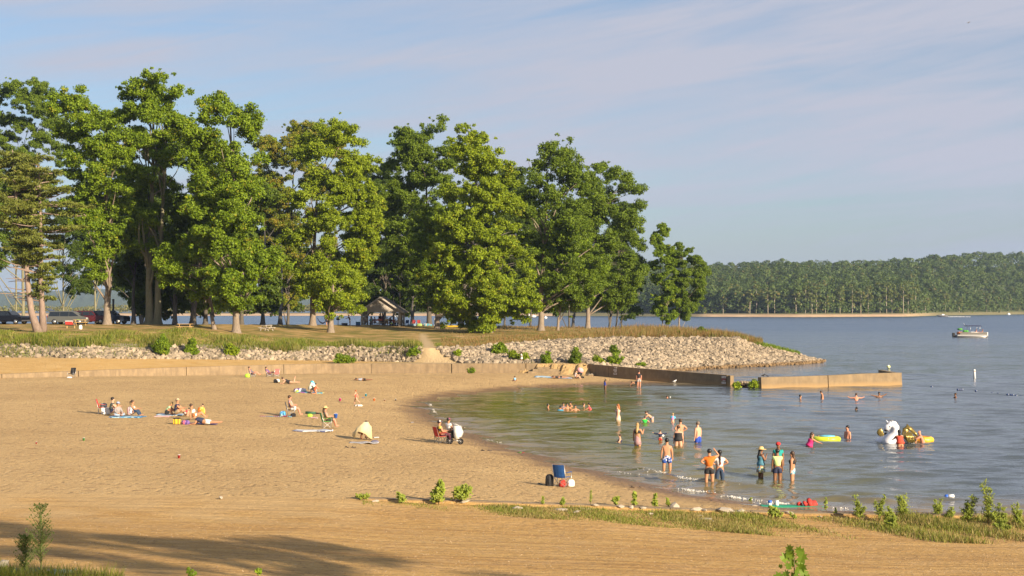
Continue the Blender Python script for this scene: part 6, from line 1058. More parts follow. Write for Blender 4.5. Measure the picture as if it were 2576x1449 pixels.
for i,(x,y,g_) in enumerate([(3592,1462,1),(3600,1462,1),(3607,1462,1),(3659,1467,0),(3720,1475,0),(3742,1477,0),(3778,1481,0),(3790,1482,1),(3797,1483,1),(3809,1485,0),(3828,1488,0),(3493,1452,0)]):
    p=at(x,y,0); rt=thing('rope_float','small dark blue float of the swimming area rope','float',p,R(-15),'rope floats marking the swimming area'); mb=MB(); mb.ball((0,0,.03),(.11,.09,.09),10); mb.build('float_body',mat('float_navy',(.01,.03,.12),.4),rt); mb=MB(); mb.ball((.09,0,.05),(.03,.04,.04),8); mb.build('end_cap',M_WHITE,rt)
    if i==11: rt['label']='lone dark float right of the breakwater end'; rt['group']=''; del rt['group']
def bird(lab,p,s=.22,c=None,rz=0,fly=False):
    c=c or M_BLACK; root=thing('bird',lab,'bird',p,rz); mb=MB(); mb.tube([(-s,0,s*.5),(-s*.5,0,s*.55),(0,0,s*.7),(s*.45,0,s*.9),(s*.6,0,s*1.15),(s*.85,0,s*1.15)],[.02*s,.16*s,.3*s,.22*s,.2*s,.03*s],8); mb.build('body',c,root)
    for s_ in (-1,1): mb=MB(); (mb.add([(-.2*s,0,s*.7),(.3*s,0,s*.7),(.1*s,s_*s*1.6,s*.9),(-.2*s,s_*s*1.2,s*.8)],[(0,1,2,3)]) if fly else mb.tube([(.1*s,s_*s*.1,s*.5),(.1*s,s_*s*.1,0)],.02,4)); o=mb.build('wing' if fly else 'leg',c,root)
bird('dark bird perched on the left end of the sunlit breakwater',atD(2863,138.3,1.05),.26); bird('second dark bird crouching right of the perched one',atD(2878,138.4,1.02),.2,rz=3.1); bird('white gull at the foot of the shaded wall',at(2530,1437,0)+Vector((0,0,.05)),.25,M_WHITE); bird('tiny bird flying high at the upper right',atD(3632,150,CH+(HY-90)*150/F),.22,mat('birdgrey',(.2,.2,.22)),.4,True)
p=at(2556,1388,.1); o=MB(); o.tube([(0,0,-.1),(.1,0,.5),(.18,.05,.85)],[.04,.03,.015],6); tag(o.build('dead_branch',M_BIRCH,None,p),'bare pale stick standing at the foot of the stone point','branch')
# boats
p=at(3642,1265,0); k=p.y/F; root=thing('pontoon_boat','pontoon boat with a dark canopy on the open lake','boat',p,R(2)); Lh=118*k/2
for s_ in (-1,1): mb=MB(); mb.tube([(-Lh,s_*1.0,.15),(Lh*.8,s_*1.0,.15),(Lh,s_*1.0,.35)],[.36,.36,.1],12); mb.build('pontoon',mat('alu',(.26,.25,.23),.35,.05,metal=.4),root)
mb=MB(); mb.box((0,0,.56),(Lh*1.96,2.5,.10)); mb.build('deck',M_WHITE,root)
for s_ in (-1,1): mb=MB(); mb.box((.2,s_*1.2,.95),(Lh*1.75,.05,.62)); mb.build('side_panel',mat('panel_grey',(.11,.10,.085),.5),root); mb=MB(); mb.tube([(-Lh*.85,s_*1.2,1.32),(Lh*.9,s_*1.2,1.32)],.04,6); mb.build('rail',M_STEEL,root)
mb=MB(); mb.box((Lh*.93,0,.95),(.35,2.4,.7)); mb.build('bow_panel',M_WHITE,root,bevel=.08); mb=MB(); mb.box((-Lh*1.13,0,.62),(.7,.6,1.1)); mb.build('outboard_motor',M_BLACK,root,bevel=.18)
mb=MB(); mb.box((Lh*.10,0,2.9),(Lh*.98,2.3,.20),taper=.9); mb.build('canopy',M_NAVY,root,bevel=.08)
for a in (-.18,.42):
    for s_ in (-1,1): mb=MB(); mb.tube([(Lh*a,s_*1.15,1.3),(Lh*(a+.06),s_*1.1,2.85)],.035,5); mb.build('canopy_pole',M_STEEL,root)
mb=MB(); mb.tube([(-Lh*.3,.9,2.9),(-Lh*.42,.9,3.6)],.02,4); mb.build('flagpole',M_WHITE,root)
for i,(dx,c_) in enumerate([(-.75,M_ORG),(.45,M_DRED)]): mb=MB(); mb.box((Lh*dx,0,1.1),(.9,1.6,.6)); mb.build('seat',c_,root,bevel=.1)
BOATP=p.copy(); BOATL=Lh
ringfloat('green tow tube strapped on the stern of the pontoon boat',p+Vector((-Lh*.72,0,1.9)),.38,.26,M_GREENC,0,1); bag('green_cushion','green inflatable cushion behind the tow tube on the pontoon boat',p+Vector((-Lh*.35,0,1.3)),(1.4,.8,.55),M_GREENC,0,'inflatable',False)
p=at(3532,1188.5,0); k=p.y/F; root=thing('speedboat','speedboat running left near the far shore with a wake','boat',p,R(180)); l=42*k/2; mb=MB(); mb.tube([(-l,0,.5),(-l*.5,0,.5),(l*.4,0,.7),(l,0,1.3)],[1.2,1.3,1.1,.15],12,flat=.6); mb.build('hull',mat('hull_dark',(.10,.10,.11),.4),root); mb=MB(); mb.box((-l*.2,0,1.6),(l*.5,1.6,.7),taper=.7); mb.build('cabin',M_WHITE,root,bevel=.1)
V=[];r=np.random.RandomState(2)
P=np.stack([p.x+l+r.rand(500)**1.0*14,p.y+r.randn(500)*.6,r.uniform(-.05,.30,500)],-1); P[:,0]=p.x+l+r.rand(500)*16; V,Fc=rocks(P,r.uniform(.15,.4,500),r); V[:,2]*=.6; o=np_obj('boat_wake',V,Fc,M_WHITE); stuff(o,'white wake trailing right behind the far speedboat','wake')
for i,(x,y,lab) in enumerate([(2002,1188,'white boat seen through the trees left of the notched oak'),(1987,1184,'smaller white boat just left of the other distant one'),(2046,1193,'low white boat right of the oak trunk by the water'),(3783,1178.9,'tiny white boat near the right end of the far shore'),(1485,1186,'white motor boat seen right of the shelter')]):
    p=at(x,y+2,0); k=p.y/F; root=thing('motor_boat',lab,'boat',p,.1*i,'distant white boats'); l=(9 if i==0 else 6)*k*1.0; mb=MB(); mb.tube([(-l,0,.5),(0,0,.5),(l*.7,0,.7),(l,0,1.0)],[.8,1.0,.8,.1],10,flat=.7); mb.build('hull',M_WHITE,root); mb=MB(); mb.box((-l*.1,0,1.3),(l*.7,1.0,.7),taper=.7); mb.build('cabin',M_WHITE,root)
# ------------------------------------------------------------------ people
SK={'l':mat('skin_light',(.52,.29,.19),.55,.06,spec=.3),'m':mat('skin_tan',(.40,.20,.11),.55,.06,spec=.3),'d':mat('skin_brown',(.20,.095,.05),.5,.06,spec=.35),'r':mat('skin_sunburnt',(.50,.22,.14),.55,.06,spec=.3)}
HR={'k':mat('hair_black',(.012,.010,.009),.45,.3),'b':mat('hair_brown',(.055,.03,.016),.5,.3),'g':mat('hair_grey',(.16,.12,.09),.6,.2),'o':mat('hair_red',(.30,.10,.025),.5,.3),'y':mat('hair_blond',(.38,.25,.10),.5,.3),'n':None}
def V3(*a): return Vector(a)
def mir(v): return Vector((-v[0],v[1],v[2]))
POSE={}
def P_(name,tor=(0,0,1),head=(0,.05,1),ua=(.16,-.02,-1),fa=(.06,.12,-1),th=(.06,.0,-1),sh=(.0,-.02,-1),ul=None,fl=None,ur=None,fr=None,tl=None,sl=None,tr=None,sr=None,look=None):
    POSE[name]=dict(tor=V3(*tor),head=V3(*head),ur=V3(*(ur or ua)),fr=V3(*(fr or fa)),ul=V3(*ul) if ul else mir(V3(*ua)),fl=V3(*fl) if fl else mir(V3(*fa)),tr=V3(*(tr or th)),sr=V3(*(sr or sh)),tl=V3(*tl) if tl else mir(V3(*th)),sl=V3(*sl) if sl else mir(V3(*sh)),look=look)
P_('stand'); P_('stand_wide',th=(.14,0,-1),ua=(.26,0,-1)); P_('hips',ua=(.72,-.2,-.68),fa=(-.72,.25,-.42),th=(.10,0,-1)); P_('headhand',ul=(-.75,-.2,-.62),fl=(.7,.2,-.35),ur=(.72,.25,.30),fr=(-.55,-.05,.75),th=(.11,0,-1))
P_('face',ua=(.10,.35,-.9),fa=(-.2,.45,.95),th=(.04,0,-1)); P_('elbow',ul=(-.25,.05,-1),ur=(.35,.1,-.9),fr=(.0,.6,.6)); P_('down',head=(0,.45,.9),ua=(.14,.1,-1),fa=(.02,.35,-1))
P_('swim',ua=(.7,.3,-.5),fa=(.4,.6,-.4)); P_('wide',ua=(.9,.15,-.15),fa=(.85,.1,.35)); P_('up',ul=(-.85,0,.35),fl=(-.8,0,.45),ur=(.85,0,.15),fr=(.8,0,.25))
P_('reach',tor=(0,.35,.9),ua=(.1,.85,-.5),fa=(0,.9,-.35)); P_('bend',tor=(0,.75,.65),head=(0,.6,.7),ua=(.08,.75,-.65),fa=(0,.8,-.6)); P_('walk',tor=(0,.12,1),th=(.05,.4,-1),sh=(0,-.05,-1),tl=(-.05,-.15,-1),sl=(0,-.5,-1),ua=(.2,.35,-.8),fa=(.0,.7,.1))
P_('run',tor=(0,.15,1),tr=(.05,.55,-.9),sr=(0,.1,-1),tl=(-.05,-.35,-.9),sl=(0,-.9,-.6),ul=(-.3,.4,-.8),fl=(0,.8,.2),ur=(.35,-.5,-.8),fr=(.1,-.2,-1))
P_('sit',tor=(0,.10,1),th=(.22,.85,.48),sh=(-.05,.55,-.85),ua=(.15,.65,-.65),fa=(-.1,.9,.1)); P_('sitlong',tor=(0,-.12,1),th=(.10,1,.16),sh=(0,1,-.22),ua=(.15,.5,-.75),fa=(0,1,.05)); P_('sitcross',tor=(0,.15,1),th=(.75,.7,.05),sh=(-.85,.35,-.08),ua=(.25,.3,-.9),fa=(-.35,.75,-.3)); P_('sitback',tor=(0,-.55,.85),th=(.12,.85,.5),sh=(0,.7,-.75),ua=(.2,-.3,-.9),fa=(.1,.1,-1))
P_('hug',tor=(0,.45,.9),head=(0,.6,.75),th=(.12,.55,.8),sh=(0,.35,-.95),ua=(.1,.75,-.6),fa=(-.1,.7,-.4))
P_('chair',tor=(0,-.30,1),th=(.12,1,.02),sh=(.04,.28,-1),ua=(.25,.25,-.85),fa=(-.05,1,.1)); P_('recline',tor=(0,-.75,.75),th=(.1,.95,.30),sh=(0,.75,-.65),ua=(.25,.35,-.7),fa=(0,.9,-.1))
P_('prone',tor=(0,.93,.36),head=(0,.75,.65),th=(.10,-1,-.03),sh=(0,-1,.02),ua=(.2,.35,-.9),fa=(-.1,.95,-.1)); P_('proneup',tor=(0,.93,.36),head=(0,.75,.65),tr=(.12,-1,-.03),sr=(0,-1,.0),tl=(-.08,-1,-.02),sl=(0,-.25,1),ua=(.2,.45,-.9),fa=(-.1,.95,-.1)); P_('flat',tor=(0,1,.05),head=(0,1,.05),th=(.1,-1,0),sh=(0,-1,0),ua=(.6,.6,-.02),fa=(-.3,.9,0)); P_('supine',tor=(0,-1,.05),head=(0,-1,.12),th=(.1,1,0),sh=(0,1,0),ua=(.35,.9,0),fa=(.1,1,0))
P_('crouch',tor=(0,.55,.85),head=(0,.7,.6),th=(.35,.85,.25),sh=(-.05,-.35,-1),ua=(.1,.6,-.8),fa=(0,.4,-.9)); P_('kneel',tor=(0,.25,1),th=(.12,.35,-.95),sh=(0,-1,-.05),ua=(.15,.6,-.75),fa=(0,.9,.0)); P_('crawl',tor=(0,.9,.25),head=(0,.7,.6),th=(.12,.05,-1),sh=(0,-1,-.02),ua=(.08,.1,-1),fa=(0,.1,-1))
def skin_mesh(name,vs,es,rs,m_,root,lvl=1):
    me=bpy.data.meshes.new(name); me.from_pydata([tuple(v) for v in vs],es,[]); me.materials.append(m_)
    o=bpy.data.objects.new(name,me); C.objects.link(o); o.parent=root
    sk=o.modifiers.new('skin','SKIN'); sk.use_smooth_shade=True; sk.branch_smoothing=.4
    if not me.skin_vertices: me.attributes.new('x','FLOAT','POINT')
    lay=me.skin_vertices[0] if me.skin_vertices else None
    for i,sv in enumerate(lay.data): sv.radius=(rs[i],rs[i]); sv.use_root=(i==0)
    ss=o.modifiers.new('subdivision','SUBSURF'); ss.levels=lvl; ss.render_levels=lvl
    return o
def person(lab,loc,Hh,rz,pose,skin='m',hair='k',wear=(),sub=None,grp=None,hairk='short',fat=1.0,hat=None,lvl=1,fingers=False,look=None,lift=0,vis=None):
    ps=POSE[pose]; root=thing('person',lab,'person',loc,rz,grp); U=lambda v:v.normalized()
    pel=V3(0,0,0); tor=U(ps['tor']); side=V3(1,0,0); fwd=U(side.cross(tor)*-1) if False else U(tor.cross(side)*-1)
    if abs(tor.z)>.2 and fwd.y<0: fwd=-fwd
    belly=pel+tor*.11*Hh; chest=pel+tor*.215*Hh; nb=pel+tor*.295*Hh; hd=U(ps['head']); neck=nb+hd*.035*Hh; hf=U(V3(0,1,0)-hd*hd.y) if abs(hd.y)<.95 else V3(0,0,-1 if hd.y>0 else 1)
    if look: hf=U(V3(*look)-hd*V3(*look).dot(hd))
    jaw=nb+hd*.072*Hh+hf*.012*Hh; hm=nb+hd*.122*Hh; ht=nb+hd*.165*Hh; nose=hm+hf*.062*Hh-hd*.012*Hh
    vs=[pel,belly,chest,nb,neck,jaw,hm,ht,nose]; rs=[.072*fat,.066*fat,.078*(fat**.6),.045,.030,.043,.054,.036,.009]; es=[(0,1),(1,2),(2,3),(3,4),(4,5),(5,6),(6,7),(6,8)]
    J={}
    for s_,n_ in ((-1,'l'),(1,'r')):
        sh=nb-tor*.035*Hh+side*s_*.105*Hh; el=sh+U(ps['u'+n_])*.165*Hh; wr=el+U(ps['f'+n_])*.145*Hh; pm=wr+U(ps['f'+n_])*.045*Hh
        hp=pel-tor*.01*Hh+side*s_*.052*Hh; kn=hp+U(ps['t'+n_])*.245*Hh; an=kn+U(ps['s'+n_])*.235*Hh; sd=U(ps['s'+n_]); ff=V3(0,1,0)-sd*sd.y
        ff=U(ff) if ff.length>.3 else V3(0,0,1); 
        if pose in('prone','flat','proneup'): ff=U(ps['s'+n_])
        he=an+sd*.02*Hh; to=he+ff*.10*Hh+sd*.008*Hh
        if pose in('kneel','crawl','prone','flat','proneup','crouch') and sd.y<-.5: to=an+sd*.10*Hh
        i=len(vs); vs+=[sh,el,wr,pm]; rs+=[.038,.026,.017,.019]; es+=[(2,i),(i,i+1),(i+1,i+2),(i+2,i+3)]; J['sh'+n_],J['el'+n_],J['wr'+n_]=sh,el,wr
        if fingers:
            f_=U(ps['f'+n_]); sd2=U(f_.cross(V3(0,1,0)) if abs(f_.y)<.8 else f_.cross(V3(0,0,1))); pn=U(f_.cross(sd2))
            for q,(o_,l_) in enumerate([(-.013,.030),(-.004,.036),(.005,.034),(.013,.026)]):
                a=pm+sd2*o_*Hh+f_*.014*Hh; b=a+f_*l_*.55*Hh; c=b+(f_*.8+pn*.35)*l_*.5*Hh; k_=len(vs); vs+=[a,b,c]; rs+=[.0056,.005,.0042]; es+=[(i+3,k_),(k_,k_+1),(k_+1,k_+2)]
            a=wr+(f_*.02+sd2*.02)*Hh; b=a+(f_*.6+sd2*.5)*.028*Hh; k_=len(vs); vs+=[a,b]; rs+=[.0062,.005]; es+=[(i+2,k_),(k_,k_+1)]
        i=len(vs); vs+=[hp,hp.lerp(kn,.5),kn,kn.lerp(an,.35),an,he,to]; rs+=[.056*fat,.050*fat**.7,.035,.036,.022,.023,.016]; es+=[(0,i)]+[(i+j,i+j+1) for j in range(6)]; J['hp'+n_],J['kn'+n_],J['an'+n_]=hp,kn,an
    zmin=min(v.z-r_*Hh*.85 for v,r_ in zip(vs,rs)); off=V3(0,0,-zmin-(sub or 0)+lift)
    if pose in('chair',): off=V3(0,0,.46+.06*Hh-0.02) if not lift else off
    if pose in('recline',): off=V3(0,0,.30+.05*Hh)
    if vis is not None: off=V3(0,0,vis-(ht.z+.035*Hh))
    vs=[v+off for v in vs]; J={k:v+off for k,v in J.items()}; pel,belly,chest,nb,neck,hm,ht=[v+off for v in (pel,belly,chest,nb,neck,hm,ht)]
    k1=1.30*Hh
    skin_mesh('body',vs,es,[r_*(k1 if r_>.03 else 1.2*Hh) for r_ in rs],SK[skin],root,lvl+(1 if fingers else 0))
    for w_ in wear:
        kind,m_=w_[0],w_[1]; e_=.008
        if kind in('shirt','tee','long'):
            fr_={'shirt':.55,'tee':.55,'long':1.0}[kind]; v2=[pel+tor*-.005*Hh,belly,chest,nb-tor*.012*Hh]; r2=[.084*fat,.083*fat,.099*fat**.6,.052]; e2=[(0,1),(1,2),(2,3)]
            for n_ in 'lr': i=len(v2); sh,el,wr=J['sh'+n_],J['el'+n_],J['wr'+n_]; v2+=[sh,sh.lerp(el,fr_) if fr_<1 else el]; r2+=[.049,.040]; e2+=[(2,i),(i,i+1)]
            if kind=='long':
                for n_,i in (('l',5),('r',7)): v2.append(J['wr'+n_]); r2.append(.025); e2.append((i,len(v2)-1))
            skin_mesh('shirt',v2,e2,[r_*k1 for r_ in r2],m_,root,lvl)
        elif kind in('shorts','pants','trunks'):
            f_={'shorts':.75,'pants':1,'trunks':.9}[kind]; v2=[pel,pel+tor*.055*Hh]; r2=[.083*fat,.074*fat]; e2=[(0,1)]
            for n_ in 'lr':
                hp,kn,an=J['hp'+n_],J['kn'+n_],J['an'+n_]; i=len(v2)
                if kind=='pants': v2+=[hp,kn,an]; r2+=[.066*fat,.046,.034]; e2+=[(0,i),(i,i+1),(i+1,i+2)]
                else: v2+=[hp,hp.lerp(kn,f_)]; r2+=[.068*fat,.058]; e2+=[(0,i),(i,i+1)]
            skin_mesh('trousers' if kind=='pants' else 'shorts',v2,e2,[r_*k1 for r_ in r2],m_,root,lvl)
        elif kind in('suit','top','briefs'):
            cut={'suit':[(-.035,.095),(-.01,.132),(.03,.130),(.075,.108),(.12,.101),(.17,.112),(.215,.122),(.245,.108)],'top':[(.135,.104),(.17,.113),(.215,.123),(.245,.108)],'briefs':[(-.035,.095),(-.01,.132),(.03,.130),(.055,.118)]}[kind]
            mb=MB(); mb.tube([pel+tor*h_*Hh for h_,_ in cut],[r_*Hh*(fat if h_<.15 else fat**.6) for h_,r_ in cut],18,flat=.86); mb.build({'suit':'swimsuit','top':'top','briefs':'briefs'}[kind],m_,root)
        elif kind=='skirt':
            ln=w_[2] if len(w_)>2 else .24; d=U((ps['tl']+ps['tr'])*.5); mb=MB(); a=pel+tor*.07*Hh; pts=[a+(d*ln*Hh+pel-a)*t for t in (0,.3,.6,1)]; mb.tube(pts,[.068*Hh*fat,.10*Hh*fat,.115*Hh*fat,.13*Hh*fat],18); mb.build('skirt',m_,root)
        elif kind=='drape':  # cloth hanging from the head over the body
            mb=MB(); n_=18; vs_=[]
            for i,(z,r_) in enumerate([(ht.z+.02,.03),(ht.z,.09*Hh),(hm.z,.12*Hh),(nb.z,.19*Hh),(chest.z,.26*Hh),(max(.12,chest.z-.30*Hh),.36*Hh)]):
                for j in range(n_): a=2*math.pi*j/n_; q=1+.16*math.sin(a*4+i)*(i/5); dz=(.16*Hh*math.sin(a*1.5+1) if i==5 else 0); t=max(0,min(1,(ht.z-z)/(ht.z-pel.z+.01))); c=hm.lerp(V3(pel.x,pel.y+.1*Hh,0),t); vs_.append((c.x+math.cos(a)*r_*q,c.y+math.sin(a)*r_*q*.75,z+dz))
            mb.add(vs_,[(i*n_+j,i*n_+(j+1)%n_,(i+1)*n_+(j+1)%n_,(i+1)*n_+j) for i in range(5) for j in range(n_)],0,True); o=mb.build('draped_towel',m_,root); t=o.modifiers.new('t','SOLIDIFY'); t.thickness=.02
    # head frame
    hs=U(hf.cross(hd)); M=Matrix((hs,hf,hd)).transposed().to_4x4(); hr=Hh*.062
    for s_ in (-1,1):
        mb=MB(); mb.ball(hm+hf*.052*Hh+hs*s_*.020*Hh+hd*.004*Hh,.0065*Hh,6); mb.build('eye',M_BLACK,root)
    if HR[hair] is not None:
        mb=MB(); mb.ball(hm-hf*.014*Hh+hd*.022*Hh,(hr*1.02,hr*1.06,hr*1.02),12,M=M); 
        if hairk=='long': mb.tube([hm-hf*.03*Hh+hd*.01*Hh,nb-fwd*.05*Hh,chest-fwd*.085*Hh,belly-fwd*.080*Hh],[hr*.9,hr*.85,hr*.75,hr*.25],10,flat=.75)
        elif hairk=='mid': mb.tube([hm-hf*.03*Hh,nb-fwd*.05*Hh,nb-fwd*.06*Hh-tor*.05*Hh],[hr*.95,hr*.8,hr*.3],10)
        elif hairk=='tail': mb.tube([hm-hf*.05*Hh+hd*.02*Hh,hm-hf*.10*Hh,nb-fwd*.09*Hh],[hr*.35,hr*.4,hr*.12],8)
        elif hairk=='bun': mb.ball(ht+hd*.03*Hh-hf*.02*Hh,hr*.45,8)
        elif hairk=='braid': mb.tube([hm-hf*.04*Hh,nb-fwd*.075*Hh,chest-fwd*.095*Hh,pel+tor*.09*Hh-fwd*.10*Hh],[hr*.7,hr*.36,hr*.3,hr*.12],8)
        mb.build('hair',HR[hair],root)
    if hat:
        kd,hm_=hat; mb=MB()
        if kd=='cap':
            mb.lathe([(hr*1.10,0),(hr*1.06,hr*.5),(hr*.6,hr*.95),(hr*.1,hr*1.08)],tuple(hm+hd*.020*Hh),14,M=M); mb.add([tuple(hm+hd*.022*Hh+hs*a*hr+hf*b*hr) for a,b in ((-.8,.6),(-.65,1.7),(0,1.95),(.65,1.7),(.8,.6))]+[tuple(hm+hd*.032*Hh+hs*a*hr+hf*b*hr) for a,b in ((-.8,.6),(-.65,1.7),(0,1.95),(.65,1.7),(.8,.6))],[(0,1,2,3,4),(9,8,7,6,5),(0,5,6,1),(1,6,7,2),(2,7,8,3),(3,8,9,4)])
        else: mb.lathe([(hr*2.5,-hr*.18),(hr*1.2,0),(hr*1.12,hr*.6),(hr*.8,hr*.98),(hr*.1,hr*1.05)],tuple(hm+hd*.03*Hh),18,M=M); mb.lathe([(hr*2.5,-hr*.22),(hr*1.2,-.03)],tuple(hm+hd*.03*Hh),18,M=M)
        mb.build('hat',hm_,root)
    return root
AW,LF,RT,CA=0,R(90),R(-90),R(180)
def wp(lab,x,yt,yw,Hh,rz,pose='stand',**k):
    """someone standing in the water: column, row of the head's top, row of the waterline"""
    p=at(x,yw,0); vis=(yw-yt)*p.y/F; return person(lab,p,Hh,rz,pose,vis=vis,fingers=(yw>1630),**k)
c_=lambda n,c:mat('cloth_'+n,c,.8,.12)
F_BLUE=mat_pattern('floral_blue',[(.02,.06,.30),(.55,.56,.6),(.03,.10,.42),(.02,.05,.22)],14); F_WHT=mat_pattern('floral_white',[(.66,.64,.60),(.66,.64,.60),(.40,.09,.06),(.66,.64,.60),(.62,.58,.54)],13); PLAID=mat_stripe('plaid_red',(.45,.10,.10),(.60,.50,.46),16,0,c3=(.09,.06,.10)); F_MULT=mat_pattern('dress_print',[(.62,.62,.28),(.10,.30,.42),(.55,.50,.4),(.55,.25,.08),(.08,.22,.35)],14); F_AQUA=mat_pattern('shorts_print',[(.60,.42,.38),(.10,.32,.42),(.5,.5,.5),(.2,.4,.5)],14)
JEAN=c_('jeans',(.025,.045,.085)); STRAW=mat('straw',(.56,.40,.17),.8); ORG=c_('orange',(.55,.13,.01)); BLK=c_('black',(.02,.02,.022)); NAVYC=c_('navy',(.02,.025,.06)); WHT=c_('white',(.66,.65,.63))
GW='people standing and swimming in the water'
wp('orange shirted man in dark shorts with one hand on his head',2660,1683,1818,1.70,AW-.05,'headhand',skin='m',wear=[('tee',ORG),('shorts',BLK)],grp=GW,fat=1.12)
wp('long braided woman in floral white top and dark jeans hands on hips',2699,1687,1808,1.64,AW,'hips',skin='m',hairk='braid',wear=[('tee',F_WHT),('pants',JEAN)],grp=GW,fat=1.08)
wp('shirtless man in blue and white patterned trunks seen from behind',2501,1643,1768,1.72,AW,'stand_wide',skin='m',wear=[('trunks',F_BLUE)],grp=GW,fat=1.05)
wp('woman in straw sunhat and printed dress holding her face',2853,1676,1784,1.66,RT+.35,'face',skin='d',hairk='long',hat=('straw',STRAW),wear=[('suit',c_('dressblue',(.06,.18,.25))),('skirt',F_MULT,.22)],grp=GW)
wp('man in red cap and teal shirt facing the camera',2918,1658,1776,1.78,CA,'stand',skin='d',hat=('cap',c_('redcap',(.50,.03,.03))),wear=[('tee',c_('teal',(.01,.26,.24))),('shorts',BLK)],grp=GW)
wp('man in pale yellow green shirt and navy shorts seen from behind',2915,1682,1796,1.72,AW,'stand',skin='d',wear=[('tee',c_('lemon',(.52,.64,.26))),('shorts',NAVYC)],grp=GW,fat=1.08)
wp('woman with very long brown hair and printed shorts',2971,1692,1796,1.60,LF*.75,'stand',skin='m',hair='b',hairk='long',wear=[('top',BLK),('shorts',F_AQUA)],grp=GW)
wp('woman in black one piece swimsuit seen from behind',2544,1595,1672,1.68,AW-.1,'stand_wide',skin='l',hair='b',wear=[('suit',BLK)],grp=GW,fat=1.22)
wp('shirtless man with elbow out behind the woman in black',2552,1570,1646,1.78,AW+.25,'hips',skin='m',hair='b',wear=[('trunks',BLK)],grp=GW,fat=1.02)
wp('grey haired shirtless man in bright blue trunks facing left',2617,1580,1660,1.78,AW+.7,'stand',skin='l',hair='g',wear=[('trunks',c_('royal',(.02,.06,.36)))],grp=GW,fat=1.12)
wp('woman with long blond hair in black top and plaid skirt',2391,1585,1674,1.68,AW-.4,'elbow',skin='m',hair='y',hairk='long',hat=('cap',BLK),wear=[('top',BLK),('skirt',PLAID,.24)],grp=GW)
wp('red haired woman with pale skirt walking left through the water',2317,1515,1578,1.64,LF,'elbow',skin='l',hair='o',hairk='mid',wear=[('top',c_('nude',(.6,.40,.35))),('skirt',c_('paleskirt',(.55,.44,.34)),.22)],grp=GW)
wp('child in a bright green shirt up to the waist in water',2418,1560,1588,1.15,AW,'swim',skin='l',hair='b',wear=[('tee',c_('green',(.02,.42,.05)))],grp=GW)
person('girl bending over towards the child in green',at(2446,1578,0),1.45,LF-.2,'bend',skin='l',hair='b',hairk='tail',sub=.62,wear=[('briefs',c_('greysuit',(.3,.28,.3)))],grp=GW)
wp('blond child in pink and turquoise swim shirt',2522,1549,1582,1.15,AW-.3,'reach',skin='l',hair='y',wear=[('long',mat_pattern('pinkaqua',[(.55,.18,.35),(.05,.40,.60),(.5,.3,.5)],5))],grp=GW)
wp('small child in red and navy holding a white ball',2476,1611,1650,1.0,AW-.2,'wide',skin='l',hair='b',wear=[('long',NAVYC),('shorts',M_REDC)],grp=GW); ball_('beach_ball','white ball held by the child in red',at(2484,1646,0)+Vector((0,-.1,.12)),.10,M_WHITE,M_WHITE)
wp('child with brown hair neck deep at the left of the plaid skirt woman',2325,1628,1655,1.3,LF,'swim',skin='l',hair='b',grp=GW,wear=[('top',NAVYC)]); wp('dark haired head low in the water beyond the patterned trunks',2499,1641,1647,1.2,AW,'swim',skin='d',grp=GW)
for i,(x,yt,yw,rz,pose,sk,hr_,wr_,lab) in enumerate([(2055,1514,1534,RT,'swim','m','k',(),'shirtless boy at the left end of the swimming group'),(2102,1521,1538,AW,'swim','m','k',[('tee',c_('azure',(.02,.22,.38)))],'boy in a blue shirt in the swimming group'),(2113,1510,1532,CA,'swim','m','k',[('tee',c_('greyt',(.2,.15,.17)))],'child in grey behind the boy in the blue shirt'),(2127,1512,1535,CA,'swim','m','k',(),'child in the middle of the swimming group'),(2146,1506,1525,LF+.6,'reach','m','k',(),'boy reaching left at the back of the swimming group'),(2158,1518,1540,CA,'swim','m','k',(),'child right front of the swimming group'),(2189,1511,1526,RT,'swim','l','b',(),'small child facing right toward the red shirted girl'),(2216,1511,1533,LF,'reach','m','k',[('tee',c_('coral',(.50,.07,.08)))],'girl in red shirt and dark cap at the right of the swimming group'),
  (3001,1480,1497,RT,'swim','m','k',(),'dark haired swimmer left of the boy looking down'),(3083,1466,1494,LF,'down','m','b',[('trunks',c_('purple',(.10,.06,.18)))],'boy waist deep looking down before the breakwater'),(3211,1474,1499,AW,'wide','r','b',(),'swimmer with both forearms spread before the breakwater'),(3297,1470,1488,CA,'up','d','k',(),'dark skinned swimmer throwing both arms up'),(2940,1532,1541,CA,'swim','r','n',(),'lone bald head floating left of centre right water'),(3212,1526,1539,LF,'swim','d','k',(),'lone dark haired head below the swimmer with spread arms'),(3583,1473,1491,LF,'swim','d','b',(),'lone swimmer at the right near the rope floats'),(2502,1484,1493,CA,'swim','r','b',(),'lone small head in the calm water below the shaded wall')]):
    wp(lab,x,yt,yw,1.45 if i<8 else 1.65,rz,pose,skin=sk,hair=hr_,wear=wr_,grp=GW)
wp('woman in pink swimsuit pushing the yellow inflatable',3034,1621,1670,1.62,RT,'reach',skin='m',hair='b',hairk='mid',wear=[('suit',c_('hotpink',(.50,.02,.14)))],grp=GW,fat=1.15); wp('shirtless man standing chest deep facing left',3178,1595,1640,1.78,LF+.5,'stand',skin='r',hair='k',grp=GW,fat=1.2)
person('child lying back in the yellow inflatable',at(3098,1652,0)+Vector((0,.1,.12)),1.15,LF+R(180),'supine',skin='d',wear=[('shorts',c_('aqua',(.05,.35,.5)))],grp=GW)
